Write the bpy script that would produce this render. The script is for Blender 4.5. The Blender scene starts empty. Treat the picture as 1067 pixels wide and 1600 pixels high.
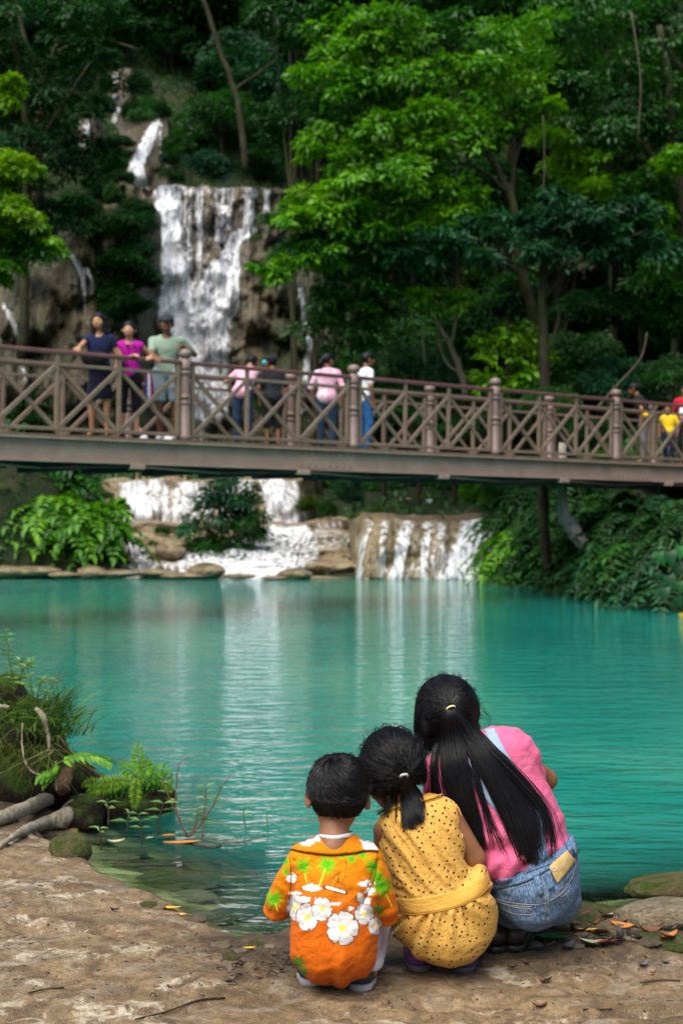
import bpy, math, random
import numpy as np
from mathutils import Vector, Matrix
from mathutils.bvhtree import BVHTree

# ------------------------------------------------------------------ camera, sky, sun, exposure
SC = bpy.context.scene
COL = SC.collection
F_PX, CAM_H, HOR, CXP = 2222.0, 1.40, 800.0, 533.5
cam_data = bpy.data.cameras.new('camera')
cam_data.lens = 50.0; cam_data.sensor_fit = 'VERTICAL'; cam_data.sensor_height = 36.0; cam_data.sensor_width = 24.0
cam_data.clip_start = 0.05; cam_data.clip_end = 600.0
cam_data.dof.use_dof = True; cam_data.dof.focus_distance = 3.62; cam_data.dof.aperture_fstop = 5.4
cam = bpy.data.objects.new('camera', cam_data); COL.objects.link(cam)
cam.location = (0, 0, CAM_H); cam.rotation_euler = (math.radians(90), 0, 0)
SC.camera = cam

SUN_EL, SUN_AZ = math.radians(60), math.radians(-150)   # azimuth clockwise from +Y: light from behind the camera, slightly left
world = bpy.data.worlds.new('World'); SC.world = world; world.use_nodes = True
wn = world.node_tree; bg = wn.nodes['Background']
sky = wn.nodes.new('ShaderNodeTexSky'); sky.sky_type = 'NISHITA'; sky.sun_disc = False
sky.sun_elevation = SUN_EL; sky.sun_rotation = SUN_AZ
sky.air_density = 1.0; sky.dust_density = 3.0; sky.ozone_density = 1.0
wn.links.new(sky.outputs[0], bg.inputs[0]); bg.inputs[1].default_value = 0.05
sun_d = bpy.data.lights.new('sun', 'SUN'); sun_d.energy = 1.5; sun_d.angle = math.radians(60.0); sun_d.color = (1.0, 0.95, 0.86)
sun = bpy.data.objects.new('sun', sun_d); COL.objects.link(sun)
_d = Vector((math.sin(SUN_AZ)*math.cos(SUN_EL), math.cos(SUN_AZ)*math.cos(SUN_EL), math.sin(SUN_EL)))
sun.rotation_euler = _d.to_track_quat('Z', 'Y').to_euler(); sun.location = _d*50
SC.view_settings.view_transform = 'Standard'; SC.view_settings.look = 'None'
SC.view_settings.exposure = 1.82; SC.view_settings.gamma = 1.0; SC.view_settings.use_curve_mapping = False
SC.cycles.use_denoising = True
SC.cycles.max_bounces = 6; SC.cycles.transparent_max_bounces = 12
SC.cycles.diffuse_bounces = 3; SC.cycles.glossy_bounces = 3; SC.cycles.transmission_bounces = 3
SC.cycles.caustics_reflective = False; SC.cycles.caustics_refractive = False
SC.cycles.sample_clamp_indirect = 6.0

# ------------------------------------------------------------------ helpers
RNG = np.random.default_rng(7)
def W(px, py, Y):
    px, py, Y = np.broadcast_arrays(np.asarray(px, float), np.asarray(py, float), np.asarray(Y, float))
    return np.stack([(px-CXP)*Y/F_PX, Y, CAM_H+(HOR-py)*Y/F_PX], -1)

_perm = np.random.default_rng(3).permutation(4096).astype(np.int64)
_pval = np.random.default_rng(4).random(4096)
def _h(i, j, k):
    return _pval[_perm[(_perm[(_perm[i & 4095] + j) & 4095] + k) & 4095]]
def vnoise(x, y, z=0.0):
    x, y, z = np.broadcast_arrays(np.asarray(x, float), np.asarray(y, float), np.asarray(z, float))
    xi, yi, zi = np.floor(x).astype(np.int64), np.floor(y).astype(np.int64), np.floor(z).astype(np.int64)
    fx, fy, fz = x-xi, y-yi, z-zi
    fx = fx*fx*(3-2*fx); fy = fy*fy*(3-2*fy); fz = fz*fz*(3-2*fz)
    r = 0
    for a, wa in ((0, 1-fx), (1, fx)):
        for b, wb in ((0, 1-fy), (1, fy)):
            for c, wc in ((0, 1-fz), (1, fz)):
                r = r + _h(xi+a, yi+b, zi+c)*wa*wb*wc
    return r*2-1
def fbm(x, y, z=0.0, o=4, g=0.5):
    r = 0; a = 1.0; s = 1.0; t = 0
    for k in range(o):
        r = r + a*vnoise(np.asarray(x)*s+17.3*k, np.asarray(y)*s-9.1*k, np.asarray(z)*s+5.7*k); t += a; a *= g; s *= 2.03
    return r/t
def sstep(a, b, x):
    t = np.clip((np.asarray(x, float)-a)/(b-a), 0, 1); return t*t*(3-2*t)

def mesh_np(name, V, Fc, attrs=None, smooth=True):
    V = np.asarray(V, np.float32); Fc = np.asarray(Fc, np.int32)
    me = bpy.data.meshes.new(name); n, k = Fc.shape
    me.vertices.add(len(V)); me.vertices.foreach_set('co', V.ravel())
    me.loops.add(n*k); me.loops.foreach_set('vertex_index', Fc.ravel())
    me.polygons.add(n); me.polygons.foreach_set('loop_start', np.arange(n, dtype=np.int32)*k)
    me.update(calc_edges=True)
    me.polygons.foreach_set('use_smooth', np.full(n, smooth, bool))
    for an, av in (attrs or {}).items():
        av = np.asarray(av, np.float32)
        if av.ndim == 1:
            a = me.attributes.new(an, 'FLOAT', 'POINT'); a.data.foreach_set('value', av)
        else:
            if av.shape[1] == 3: av = np.concatenate([av, np.ones((len(av), 1), np.float32)], 1)
            a = me.attributes.new(an, 'FLOAT_COLOR', 'POINT'); a.data.foreach_set('color', av.ravel())
    return me
def tagp(o, label=None, cat=None, group=None, kind=None):
    if label: o['label'] = label
    if cat: o['category'] = cat
    if group: o['group'] = group
    if kind: o['kind'] = kind
    return o
def obj(name, me, m=None, parent=None, loc=None, **kw):
    o = bpy.data.objects.new(name, me); COL.objects.link(o)
    if m is not None and me is not None and len(me.materials) == 0: me.materials.append(m)
    if parent is not None: o.parent = parent
    if loc is not None: o.location = loc
    return tagp(o, **kw)
def thing(name, label, cat, loc=(0, 0, 0), rz=0.0, group=None):
    o = bpy.data.objects.new(name, None); COL.objects.link(o); o.location = loc; o.rotation_euler = (0, 0, rz)
    o.empty_display_size = 0.1
    return tagp(o, label, cat, group)
def wloc(o):
    p = np.zeros(3)
    while o is not None: p = p+np.array(o.location); o = o.parent
    return p
def wpart(name, V, Fc, m, root, attrs=None, smooth=True, **kw):
    """a part given in world coordinates under an unrotated root"""
    V = np.asarray(V, float) - wloc(root)
    return obj(name, mesh_np(name, V, Fc, attrs, smooth), m, root, **kw)
def copy_tree(o, parent=None):
    c = o.copy(); COL.objects.link(c)
    if parent is not None: c.parent = parent
    for ch in list(o.children): copy_tree(ch, c)
    return c
def cat_mesh(parts):
    Vs, Fs, n = [], [], 0
    for V, Fc in parts:
        Vs.append(np.asarray(V, float)); Fs.append(np.asarray(Fc)+n); n += len(V)
    return np.concatenate(Vs), np.concatenate(Fs)
def quads_of(T):   # triangles -> degenerate-free passthrough
    return T
def grid_faces(n, m):
    a = np.arange(n*m).reshape(n, m)
    return np.stack([a[:-1, :-1], a[1:, :-1], a[1:, 1:], a[:-1, 1:]], -1).reshape(-1, 4)
def box(c, s, bev=0.0):
    """bevelled box as verts/quads (chamfered by 3x3 style frame is overkill: 8 verts or 24-vert bevel)"""
    x, y, z = np.array(s, float)/2
    if bev <= 0:
        V = np.array([[sx*x, sy*y, sz*z] for sx in (-1, 1) for sy in (-1, 1) for sz in (-1, 1)])
        Fc = np.array([[0, 1, 3, 2], [4, 6, 7, 5], [0, 4, 5, 1], [2, 3, 7, 6], [0, 2, 6, 4], [1, 5, 7, 3]])
        return V+np.array(c), Fc
    b = min(bev, x*.9, y*.9, z*.9); V = []; 
    idx = {}
    for sx in (-1, 1):
        for sy in (-1, 1):
            for sz in (-1, 1):
                for ax in range(3):
                    p = [sx*(x-b), sy*(y-b), sz*(z-b)]; p[ax] = (sx*x, sy*y, sz*z)[ax]
                    idx[(sx, sy, sz, ax)] = len(V); V.append(p)
    Fc = []
    for ax in range(3):
        o1, o2 = [a for a in range(3) if a != ax]
        for s_ in (-1, 1):
            q = []
            for a, b2 in ((-1, -1), (1, -1), (1, 1), (-1, 1)):
                k = [0, 0, 0]; k[ax] = s_; k[o1] = a; k[o2] = b2; q.append(idx[(*k, ax)])
            Fc.append(q)
    for ax in range(3):          # edges along ax
        o1, o2 = [a for a in range(3) if a != ax]
        for a in (-1, 1):
            for b2 in (-1, 1):
                q = []
                for (s_, fa) in ((-1, o1), (1, o1), (1, o2), (-1, o2)):
                    k = [0, 0, 0]; k[ax] = s_; k[o1] = a; k[o2] = b2; q.append(idx[(*k, fa)])
                Fc.append(q)
    for sx in (-1, 1):
        for sy in (-1, 1):
            for sz in (-1, 1):
                Fc.append([idx[(sx, sy, sz, 0)], idx[(sx, sy, sz, 1)], idx[(sx, sy, sz, 2)], idx[(sx, sy, sz, 2)]])
    Fc = [f for f in Fc if len(set(f)) == 4] + [f for f in Fc if len(set(f)) == 3]
    return np.array(V)+np.array(c), np.array([f if len(set(f)) == 4 else f for f in Fc])
def bx_mesh(name, boxes, bev=0.0, fix=True):
    V, Fc = cat_mesh([box(c, s, bev) for c, s in boxes])
    me = bpy.data.meshes.new(name)
    me.from_pydata([tuple(v) for v in V], [], [tuple(dict.fromkeys(int(i) for i in f)) for f in Fc]); me.update()
    import bmesh
    bm = bmesh.new(); bm.from_mesh(me); bmesh.ops.recalc_face_normals(bm, faces=bm.faces); bm.to_mesh(me); bm.free()
    return me
def tube(path, rad, sides=8, cap=True, squash=1.0):
    P = np.asarray(path, float); n = len(P); R = np.broadcast_to(np.asarray(rad, float), (n,))
    T = np.gradient(P, axis=0); T /= np.linalg.norm(T, axis=1, keepdims=True)+1e-12
    ref = np.array([0.0, 0, 1]) if abs(T[0, 2]) < .9 else np.array([1.0, 0, 0])
    A = np.zeros_like(P); prev = ref
    for i in range(n):
        a = prev-T[i]*np.dot(prev, T[i]); a /= np.linalg.norm(a)+1e-12; A[i] = a; prev = a
    B = np.cross(T, A)
    th = np.linspace(0, 2*np.pi, sides, endpoint=False)
    V = P[:, None]+R[:, None, None]*(np.cos(th)[None, :, None]*A[:, None]+squash*np.sin(th)[None, :, None]*B[:, None])
    V = V.reshape(-1, 3); a = np.arange(n*sides).reshape(n, sides); b = np.roll(a, -1, 1)
    Fc = np.stack([a[:-1], b[:-1], b[1:], a[1:]], -1).reshape(-1, 4)
    if cap:
        V = np.concatenate([V, P[:1], P[-1:]]); c0, c1 = len(V)-2, len(V)-1
        # caps as quads over pairs of edges
        k = sides//2*2
        q0 = [[c0, a[0][(j+2) % sides], a[0][(j+1) % sides], a[0][j]] for j in range(0, k, 2)]
        q1 = [[c1, a[-1][j], a[-1][(j+1) % sides], a[-1][(j+2) % sides]] for j in range(0, k, 2)]
        Fc = np.concatenate([Fc, q0, q1])
    return V, Fc
def strands(P, R, sides=3):
    """P (N,S,3) paths, R (S,) or (N,S) radii -> one mesh"""
    N, S, _ = P.shape; R = np.broadcast_to(R, (N, S))
    T = np.gradient(P, axis=1); T /= np.linalg.norm(T, axis=2, keepdims=True)+1e-12
    ref = np.array([.31, .9, .3]); ref = ref/np.linalg.norm(ref)
    A = np.cross(T, ref); A /= np.linalg.norm(A, axis=2, keepdims=True)+1e-9; B = np.cross(T, A)
    th = np.linspace(0, 2*np.pi, sides, endpoint=False)
    V = P[:, :, None]+R[:, :, None, None]*(np.cos(th)[None, None, :, None]*A[:, :, None]+np.sin(th)[None, None, :, None]*B[:, :, None])
    a = np.arange(N*S*sides).reshape(N, S, sides); b = np.roll(a, -1, 2)
    Fc = np.stack([a[:, :-1], b[:, :-1], b[:, 1:], a[:, 1:]], -1).reshape(-1, 4)
    return V.reshape(-1, 3), Fc
def smooth_path(P, n):
    P = np.asarray(P, float); t = np.linspace(0, 1, len(P)); u = np.linspace(0, 1, n)
    # Catmull-Rom through the points
    out = np.zeros((n, P.shape[1])); k = len(P)-1
    Q = np.concatenate([[2*P[0]-P[1]], P, [2*P[-1]-P[-2]]])
    for i, uu in enumerate(u):
        s = min(uu*k, k-1e-9); j = int(s); f = s-j
        p0, p1, p2, p3 = Q[j], Q[j+1], Q[j+2], Q[j+3]
        out[i] = .5*((2*p1)+(-p0+p2)*f+(2*p0-5*p1+4*p2-p3)*f*f+(-p0+3*p1-3*p2+p3)*f**3)
    return out
def lathe(profile, sides=16):
    pr = np.asarray(profile, float); th = np.linspace(0, 2*np.pi, sides, endpoint=False)
    V = np.stack([pr[:, :1]*np.cos(th), pr[:, :1]*np.sin(th), np.repeat(pr[:, 1:2], sides, 1)], -1).reshape(-1, 3)
    a = np.arange(len(pr)*sides).reshape(-1, sides); b = np.roll(a, -1, 1)
    return V, np.stack([a[:-1], b[:-1], b[1:], a[1:]], -1).reshape(-1, 4)

# ------------------------------------------------------------------ signed-distance modelling (surface nets)
def surfnet(fn, lo, hi, res):
    xs, ys, zs = [np.arange(lo[i], hi[i]+res, res, dtype=np.float32) for i in range(3)]
    X, Y, Z = np.meshgrid(xs, ys, zs, indexing='ij', sparse=False)
    D = fn(X, Y, Z).astype(np.float32); D[D == 0] = 1e-7
    del X, Y, Z
    S = D < 0
    cs = [(a, b, c) for a in (0, 1) for b in (0, 1) for c in (0, 1)]
    nx, ny, nz = D.shape
    def sl(A, a, b, c): return A[a:nx-1+a, b:ny-1+b, c:nz-1+c]
    cnt = sum(sl(S, *c).astype(np.uint8) for c in cs)
    mixed = (cnt > 0) & (cnt < 8)
    I, J, K = np.nonzero(mixed); ids = np.full(mixed.shape, -1, np.int32); ids[I, J, K] = np.arange(len(I))
    acc = np.zeros((len(I), 3)); num = np.zeros(len(I))
    for c0 in cs:
        for ax in range(3):
            if c0[ax] == 1: continue
            c1 = list(c0); c1[ax] = 1
            d0 = D[I+c0[0], J+c0[1], K+c0[2]]; d1 = D[I+c1[0], J+c1[1], K+c1[2]]
            m = (d0 < 0) != (d1 < 0); t = np.where(m, d0/(np.where(m, d0-d1, 1)), 0)
            p = np.stack([np.full(len(I), float(c0[q])) for q in range(3)], 1); p[:, ax] += t
            acc[m] += p[m]; num[m] += 1
    V = (acc/num[:, None]+np.stack([I, J, K], 1))*res+np.array([xs[0], ys[0], zs[0]])
    Fs = []
    for ax in range(3):
        o1, o2 = (ax+1) % 3, (ax+2) % 3
        s0 = [slice(1, -1)]*3; s0[ax] = slice(0, -1); s1 = list(s0); s1[ax] = slice(1, None)
        A, B = S[tuple(s0)], S[tuple(s1)]
        i, j, k = np.nonzero(A != B); sgn = A[i, j, k]
        g = np.stack([i, j, k], 1); g[:, o1] += 1; g[:, o2] += 1
        def cid(d1, d2):
            q = g.copy(); q[:, o1] += d1; q[:, o2] += d2; return ids[q[:, 0], q[:, 1], q[:, 2]]
        q = np.stack([cid(-1, -1), cid(0, -1), cid(0, 0), cid(-1, 0)], 1)
        q[~sgn] = q[~sgn][:, ::-1]; Fs.append(q)
    Fc = np.concatenate(Fs); Fc = Fc[(Fc >= 0).all(1)]
    return V, Fc
def relax(V, Fc, it=2, lam=0.5):
    e = np.concatenate([Fc[:, [0, 1]], Fc[:, [1, 2]], Fc[:, [2, 3]], Fc[:, [3, 0]]]); e = np.concatenate([e, e[:, ::-1]])
    deg = np.bincount(e[:, 0], minlength=len(V)).astype(float); deg[deg == 0] = 1
    for _ in range(it):
        M_ = np.stack([np.bincount(e[:, 0], V[e[:, 1], q], len(V)) for q in range(3)], 1)/deg[:, None]
        V = V+lam*(M_-V)
    return V
def normals(V, Fc):
    n = np.cross(V[Fc[:, 2]]-V[Fc[:, 0]], V[Fc[:, 3]]-V[Fc[:, 1]]) if Fc.shape[1] == 4 else np.cross(V[Fc[:, 1]]-V[Fc[:, 0]], V[Fc[:, 2]]-V[Fc[:, 0]])
    N = np.zeros_like(V)
    for c in range(Fc.shape[1]):
        for q in range(3): N[:, q] += np.bincount(Fc[:, c], n[:, q], len(V))
    return N/(np.linalg.norm(N, axis=1, keepdims=True)+1e-12)
def smin(a, b, k):
    h = np.clip(.5+.5*(b-a)/k, 0, 1); return b*(1-h)+a*h-k*h*(1-h)
def smax(a, b, k): return -smin(-a, -b, k)
def s_cap(a, b, ra, rb):
    a = np.asarray(a, float); b = np.asarray(b, float); d = b-a; dd = float(d@d)+1e-12
    def f(X, Y, Z):
        h = np.clip(((X-a[0])*d[0]+(Y-a[1])*d[1]+(Z-a[2])*d[2])/dd, 0, 1)
        return np.sqrt((X-a[0]-h*d[0])**2+(Y-a[1]-h*d[1])**2+(Z-a[2]-h*d[2])**2)-(ra+(rb-ra)*h)
    f.bb = (np.minimum(a-ra, b-rb), np.maximum(a+ra, b+rb)); return f
def s_ell(c, r, R=None):
    c = np.asarray(c, float); r = np.asarray(r, float)
    def f(X, Y, Z):
        x, y, z = X-c[0], Y-c[1], Z-c[2]
        if R is not None:
            x, y, z = (R[0][0]*x+R[1][0]*y+R[2][0]*z, R[0][1]*x+R[1][1]*y+R[2][1]*z, R[0][2]*x+R[1][2]*y+R[2][2]*z)
        k0 = np.sqrt((x/r[0])**2+(y/r[1])**2+(z/r[2])**2); k1 = np.sqrt((x/r[0]**2)**2+(y/r[1]**2)**2+(z/r[2]**2)**2)+1e-9
        return k0*(k0-1)/k1
    m = float(r.max()); f.bb = (c-m, c+m); return f
def s_loft(rows, Y0):
    """rows: (py, xl, xr, depth offset, half depth) measured on the picture at distance Y0"""
    r = np.asarray(rows, float)
    Yc = Y0+r[:, 3]; zl = CAM_H+(HOR-r[:, 0])*Yc/F_PX; x0 = (r[:, 1]-CXP)*Yc/F_PX; x1 = (r[:, 2]-CXP)*Yc/F_PX
    o = np.argsort(zl); zl = zl[o]; cx = ((x0+x1)/2)[o]; hw = ((x1-x0)/2)[o]; yc = Yc[o]; hd = r[o, 4]
    zz = np.linspace(zl[0], zl[-1], 200)
    def sm(v):
        v = np.interp(zz, zl, v); k = np.ones(13)/13
        return np.convolve(np.pad(v, 6, mode='edge'), k, 'valid')
    cxs, hws, ycs, hds = sm(cx), sm(hw), sm(yc), sm(hd)
    def f(X, Y, Z):
        a = np.interp(Z, zz, cxs); h = np.interp(Z, zz, hws); b = np.interp(Z, zz, ycs); d = np.interp(Z, zz, hds)
        k = np.sqrt(((X-a)/h)**2+((Y-b)/d)**2)
        dd = (k-1)*np.minimum(h, d)
        return smax(dd, np.maximum(zl[0]-Z, Z-zl[-1]), .01)
    f.bb = (np.array([(cx-hw).min(), (yc-hd).min(), zl[0]]), np.array([(cx+hw).max(), (yc+hd).max(), zl[-1]]))
    return f
def s_union(fs, k=.02):
    def f(X, Y, Z):
        d = fs[0](X, Y, Z)
        for g in fs[1:]: d = smin(d, g(X, Y, Z), k)
        return d
    f.bb = (np.min([g.bb[0] for g in fs], 0), np.max([g.bb[1] for g in fs], 0)); return f
def s_off(g, r):
    def f(X, Y, Z): return g(X, Y, Z)-r
    f.bb = (g.bb[0]-r, g.bb[1]+r); return f
def s_plane(g, p, n, k=.004):
    """keep the side where (P-p).n < 0"""
    p = np.asarray(p, float); n = np.asarray(n, float); n = n/np.linalg.norm(n)
    def f(X, Y, Z): return smax(g(X, Y, Z), (X-p[0])*n[0]+(Y-p[1])*n[1]+(Z-p[2])*n[2], k)
    f.bb = g.bb; return f
def sdf_mesh(f, res, pad=.02, it=1):
    V, Fc = surfnet(f, f.bb[0]-pad, f.bb[1]+pad, res)
    return relax(V, Fc, it) if it else V, Fc

# ------------------------------------------------------------------ materials
class Mt:
    def __init__(s, name):
        s.m = bpy.data.materials.new(name); s.m.use_nodes = True; s.t = s.m.node_tree; s.t.nodes.clear()
        s.out = s.t.nodes.new('ShaderNodeOutputMaterial')
    def n(s, ty, ins=None, **props):
        nd = s.t.nodes.new('ShaderNode'+ty)
        for k, v in props.items(): setattr(nd, k, v)
        for k, v in (ins or {}).items(): s.put(nd.inputs[k], v)
        return nd
    def put(s, sock, v):
        if isinstance(v, bpy.types.NodeSocket): s.t.links.new(v, sock)
        elif isinstance(v, bpy.types.Node): s.t.links.new(v.outputs[0], sock)
        elif isinstance(v, (tuple, list)) and len(v) == 3 and sock.type == 'RGBA': sock.default_value = (*v, 1)
        else: sock.default_value = v
    def coord(s, kind='Object'): return s.n('TexCoord').outputs[kind]
    def mapping(s, vec, scale=(1, 1, 1), rot=(0, 0, 0), loc=(0, 0, 0)):
        return s.n('Mapping', {'Vector': vec, 'Scale': scale, 'Rotation': rot, 'Location': loc}).outputs[0]
    def noise(s, vec, scale, detail=4, rough=.55, dist=0.0):
        return s.n('TexNoise', {'Vector': vec, 'Scale': scale, 'Detail': detail, 'Roughness': rough, 'Distortion': dist}).outputs[0]
    def ramp(s, fac, stops, interp='LINEAR'):
        nd = s.n('ValToRGB', {'Fac': fac}); cr = nd.color_ramp; cr.interpolation = interp
        while len(cr.elements) < len(stops): cr.elements.new(.5)
        for e, (p, c) in zip(cr.elements, stops):
            e.position = p; e.color = (*c, 1) if isinstance(c, (tuple, list)) else (c, c, c, 1)
        return nd.outputs[0]
    def mix(s, fac, a, b, mode='MIX'):
        nd = s.n('Mix', data_type='RGBA', blend_type=mode)
        s.put(nd.inputs[0], fac); s.put(nd.inputs[6], a); s.put(nd.inputs[7], b); return nd.outputs[2]
    def math(s, op, a, b=0.0, clamp=False):
        nd = s.n('Math', operation=op, use_clamp=clamp); s.put(nd.inputs[0], a); s.put(nd.inputs[1], b); return nd.outputs[0]
    def attr(s, name, out='Fac'): return s.n('Attribute', attribute_name=name).outputs[out]
    def bump(s, h, strength=.5, dist=.01, normal=None):
        i = {'Height': h, 'Strength': strength, 'Distance': dist}
        if normal is not None: i['Normal'] = normal
        return s.n('Bump', i).outputs[0]
    def princ(s, color, rough=.6, spec=.5, **kw):
        nd = s.n('BsdfPrincipled', {'Base Color': color, 'Roughness': rough, 'Specular IOR Level': spec})
        for k, v in kw.items(): s.put(nd.inputs[k.replace('_', ' ')], v)
        return nd.outputs[0]
    def done(s, sh): s.put(s.out.inputs[0], sh); return s.m

def mat_simple(name, col, rough=.6, var=.25, scale=8, bump=.2, bdist=.01, spec=.4, **kw):
    m = Mt(name); c = m.coord()
    nz = m.noise(c, scale, 5, .6)
    dk = tuple(x*(1-var) for x in col); lt = tuple(min(1, x*(1+var)) for x in col)
    cc = m.ramp(nz, [(.3, dk), (.7, lt)])
    nb = m.noise(c, scale*6, 4, .6)
    return m.done(m.princ(cc, rough, spec, Normal=m.bump(nb, bump, bdist), **kw))
def mat_leaf(name, dark, mid, light, trans=.35, gloss=.45, spec=.4):
    m = Mt(name); a = m.attr('var'); oi = m.n('ObjectInfo').outputs['Random']
    c = m.ramp(m.math('ADD', m.math('MULTIPLY', a, .85), m.math('MULTIPLY', oi, .15)), [(.0, dark), (.5, mid), (1.0, light)])
    p = m.princ(c, gloss, spec)
    tc = m.mix(1.0, c, (1.0, 1.0, .45), 'MULTIPLY')
    tr = m.n('BsdfTranslucent', {'Color': tc}).outputs[0]
    return m.done(m.n('MixShader', {0: trans, 1: p, 2: tr}).outputs[0])
def mat_bark(name, a, b, scale=1.0):
    m = Mt(name); c = m.coord(); v = m.mapping(c, (9*scale, 9*scale, 2*scale))
    nz = m.noise(v, 2.2, 6, .65, .4); big = m.noise(c, 1.7*scale, 3)
    cc = m.mix(m.ramp(big, [(.4, 0.), (.65, .6)]), m.ramp(nz, [(.3, a), (.7, b)]), (.05, .07, .02))
    return m.done(m.princ(cc, .85, .2, Normal=m.bump(nz, .7, .03)))
# ================================================================== setting
def interp1(x, xp, fp): return np.interp(x, xp, fp)
# ---- shoreline of the near bank (picture points on the water line -> world)
_sh = [(-3200, 1160), (-900, 1175), (-250, 1190), (0, 1212), (60, 1222), (120, 1238), (137, 1262), (130, 1290), (102, 1322), (112, 1352), (160, 1378), (215, 1410), (265, 1438), (312, 1462), (345, 1476), (380, 1484),
       (430, 1474), (470, 1475), (540, 1478), (620, 1478), (690, 1465), (750, 1440), (800, 1424), (900, 1408), (1000, 1398), (1100, 1390), (1500, 1370), (3500, 1330)]
SHX = np.array([(p[0]-CXP)*(CAM_H/(p[1]-HOR)) for p in _sh]); SHY = np.array([CAM_H*F_PX/(p[1]-HOR) for p in _sh])
def shore_d(x, y):
    x = np.asarray(x, float); y = np.asarray(y, float); best = np.full(x.shape, 1e9)
    for i in range(len(SHX)-1):
        ax, ay, bx_, by = SHX[i], SHY[i], SHX[i+1], SHY[i+1]; dx, dy = bx_-ax, by-ay
        t = np.clip(((x-ax)*dx+(y-ay)*dy)/(dx*dx+dy*dy), 0, 1)
        best = np.minimum(best, np.hypot(x-ax-t*dx, y-ay-t*dy))
    return np.where(y < np.interp(x, SHX, SHY), best, -best)
def ground_z(x, y):
    d = shore_d(x, y)
    wob = fbm(x*1.3, y*1.3, 1.0, 4)
    left = sstep(.2, -.5, x)                      # the ledge has a crisper lip on the left
    up = sstep(0.0, .42-.22*left, d+.05*fbm(x*5, y*5, 2., 3))
    z = up*(.155+.05*left*sstep(0, .8, d))
    z = z+np.where(d > 0, .018*wob*sstep(0, .5, d), 0)
    # broad flow-like ridges of the travertine ledge
    r = np.abs(fbm(x*1.6+y*.5, y*3.2-x*.8, 3.3, 4)); z += -.02*sstep(.12, 0., r)*sstep(.1, .5, d)
    tq = (fbm(x*1.9+4, y*3.1, 11., 5)+z*2)*7; z += .010*(np.floor(tq)+sstep(.55, 1, tq-np.floor(tq))-tq)*.7*sstep(.05, .35, d); z += .0045*fbm(x*8, y*11, 8.0, 3)*sstep(-.1, .2, d) + .0016*fbm(x*42, y*48, 8.0, 3)*sstep(0, .2, d)
    # soft soil hollow left of the boy, and behind the big girl
    def bowl(px, py, rx, ry, dep):
        Yb = CAM_H*F_PX/(py-HOR); xb = (px-CXP)*Yb/F_PX
        return dep*np.exp(-((x-xb)/rx)**2-((y-Yb)/ry)**2)
    z -= bowl(385, 1500, .17, .26, .055); z -= bowl(905, 1450, .25, .30, .075); z -= bowl(1010, 1450, .35, .3, .05)
    lo = sstep(5.72, 5.95, y+.05*fbm(x*4, y*4, 3., 2))*sstep(-.9, -1.1, x); z -= .10*lo*sstep(0, .12, d)
    z += .012*fbm(x*18, y*18, 5., 3)*(bowl(400, 1500, .25, .3, 1)+bowl(900, 1465, .5, .3, 1))
    # below the water
    shelf = np.exp(-((x+.85)/.85)**2-((y-5.3)/.95)**2)
    z = np.where(d < 0, np.maximum(-1.9, -.01+(.50-.43*shelf)*np.minimum(d, 0)-.30*np.maximum(-d-.9, 0))+.03*fbm(x*3, y*3, 6., 3)*sstep(0, -.3, d), z)
    # land rises gently behind the camera and far to the sides
    z = z+.12*np.maximum(0, 2.0-y)*.4+.25*np.maximum(0, np.abs(x)-4)*sstep(-.5, 1.5, d)
    return z
def axis(segs):
    out = [np.arange(a, b, s) for a, b, s in segs]; return np.unique(np.concatenate(out+[[segs[-1][1]]]).round(4))
gx = axis([(-60, -8, 2.5), (-8, -2.4, .15), (-2.4, 2.4, .0125), (2.4, 8, .15), (8, 60, 2.5)])
gy = axis([(-40, -2, 2.0), (-2, 2.8, .12), (2.8, 6.3, .0125), (6.3, 9, .1), (9, 31, 1.0)])
GX, GY = np.meshgrid(gx, gy, indexing='ij'); GZ = ground_z(GX, GY)
m = Mt('ground_rock'); c = m.coord()
n1 = m.noise(c, 2.3, 6, .62, .3); n2 = m.noise(m.mapping(c, (1.0, 1.35, 1.0), (0, 0, .5)), 3.9, 8, .7, .5); n3 = m.noise(c, 46, 4, .7); n4 = m.noise(c, 13, 6, .7, .6)
col = m.ramp(n1, [(.28, (.12, .075, .032)), (.5, (.24, .16, .078)), (.72, (.34, .24, .13))])
col = m.mix(m.ramp(n4, [(.38, .85), (.58, 0.)]), col, (.075, .045, .022))
crust = m.math('MULTIPLY', m.ramp(n2, [(.53, 0.), (.585, 1.)]), m.ramp(n4, [(.45, 0.), (.53, 1.)]))
n5 = m.noise(m.mapping(c, (1, 1.6, 1)), 5.2, 7, .68, .8); col = m.mix(m.ramp(n5, [(.5, 0.), (.68, .55)]), col, (.34, .30, .24)); col = m.mix(m.ramp(n5, [(.3, .6), (.43, 0.)]), col, (.07, .045, .022))
col = m.mix(m.math('MULTIPLY', crust, .8), col, (.50, .43, .32))
col = m.mix(m.ramp(n3, [(.35, .5), (.55, 0.)]), col, (.06, .04, .02)); sp = m.noise(c, 260, 2, .6); col = m.mix(m.ramp(sp, [(.60, 0.), (.68, .5)]), col, (.42, .36, .27)); col = m.mix(m.ramp(sp, [(.34, .55), (.42, 0.)]), col, (.05, .035, .02))
soil = m.attr('soil')
col = m.mix(m.math('MULTIPLY', soil, m.ramp(n4, [(.3, 1.), (.7, .6)])), col, (.045, .028, .016))
wet = m.attr('wet')
alg = m.mix(m.ramp(m.noise(c, 5, 5), [(.4, 0.), (.6, 1.)]), (.13, .11, .045), (.46, .41, .20))
col = m.mix(m.math('MULTIPLY', wet, .85), col, alg)
hh = m.math('ADD', m.math('MULTIPLY', n4, .8), m.math('MULTIPLY', n3, .35))
hh = m.math('ADD', hh, m.math('MULTIPLY', crust, .12))
rg = m.math('SUBTRACT', .72, m.math('MULTIPLY', wet, .4))
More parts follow.
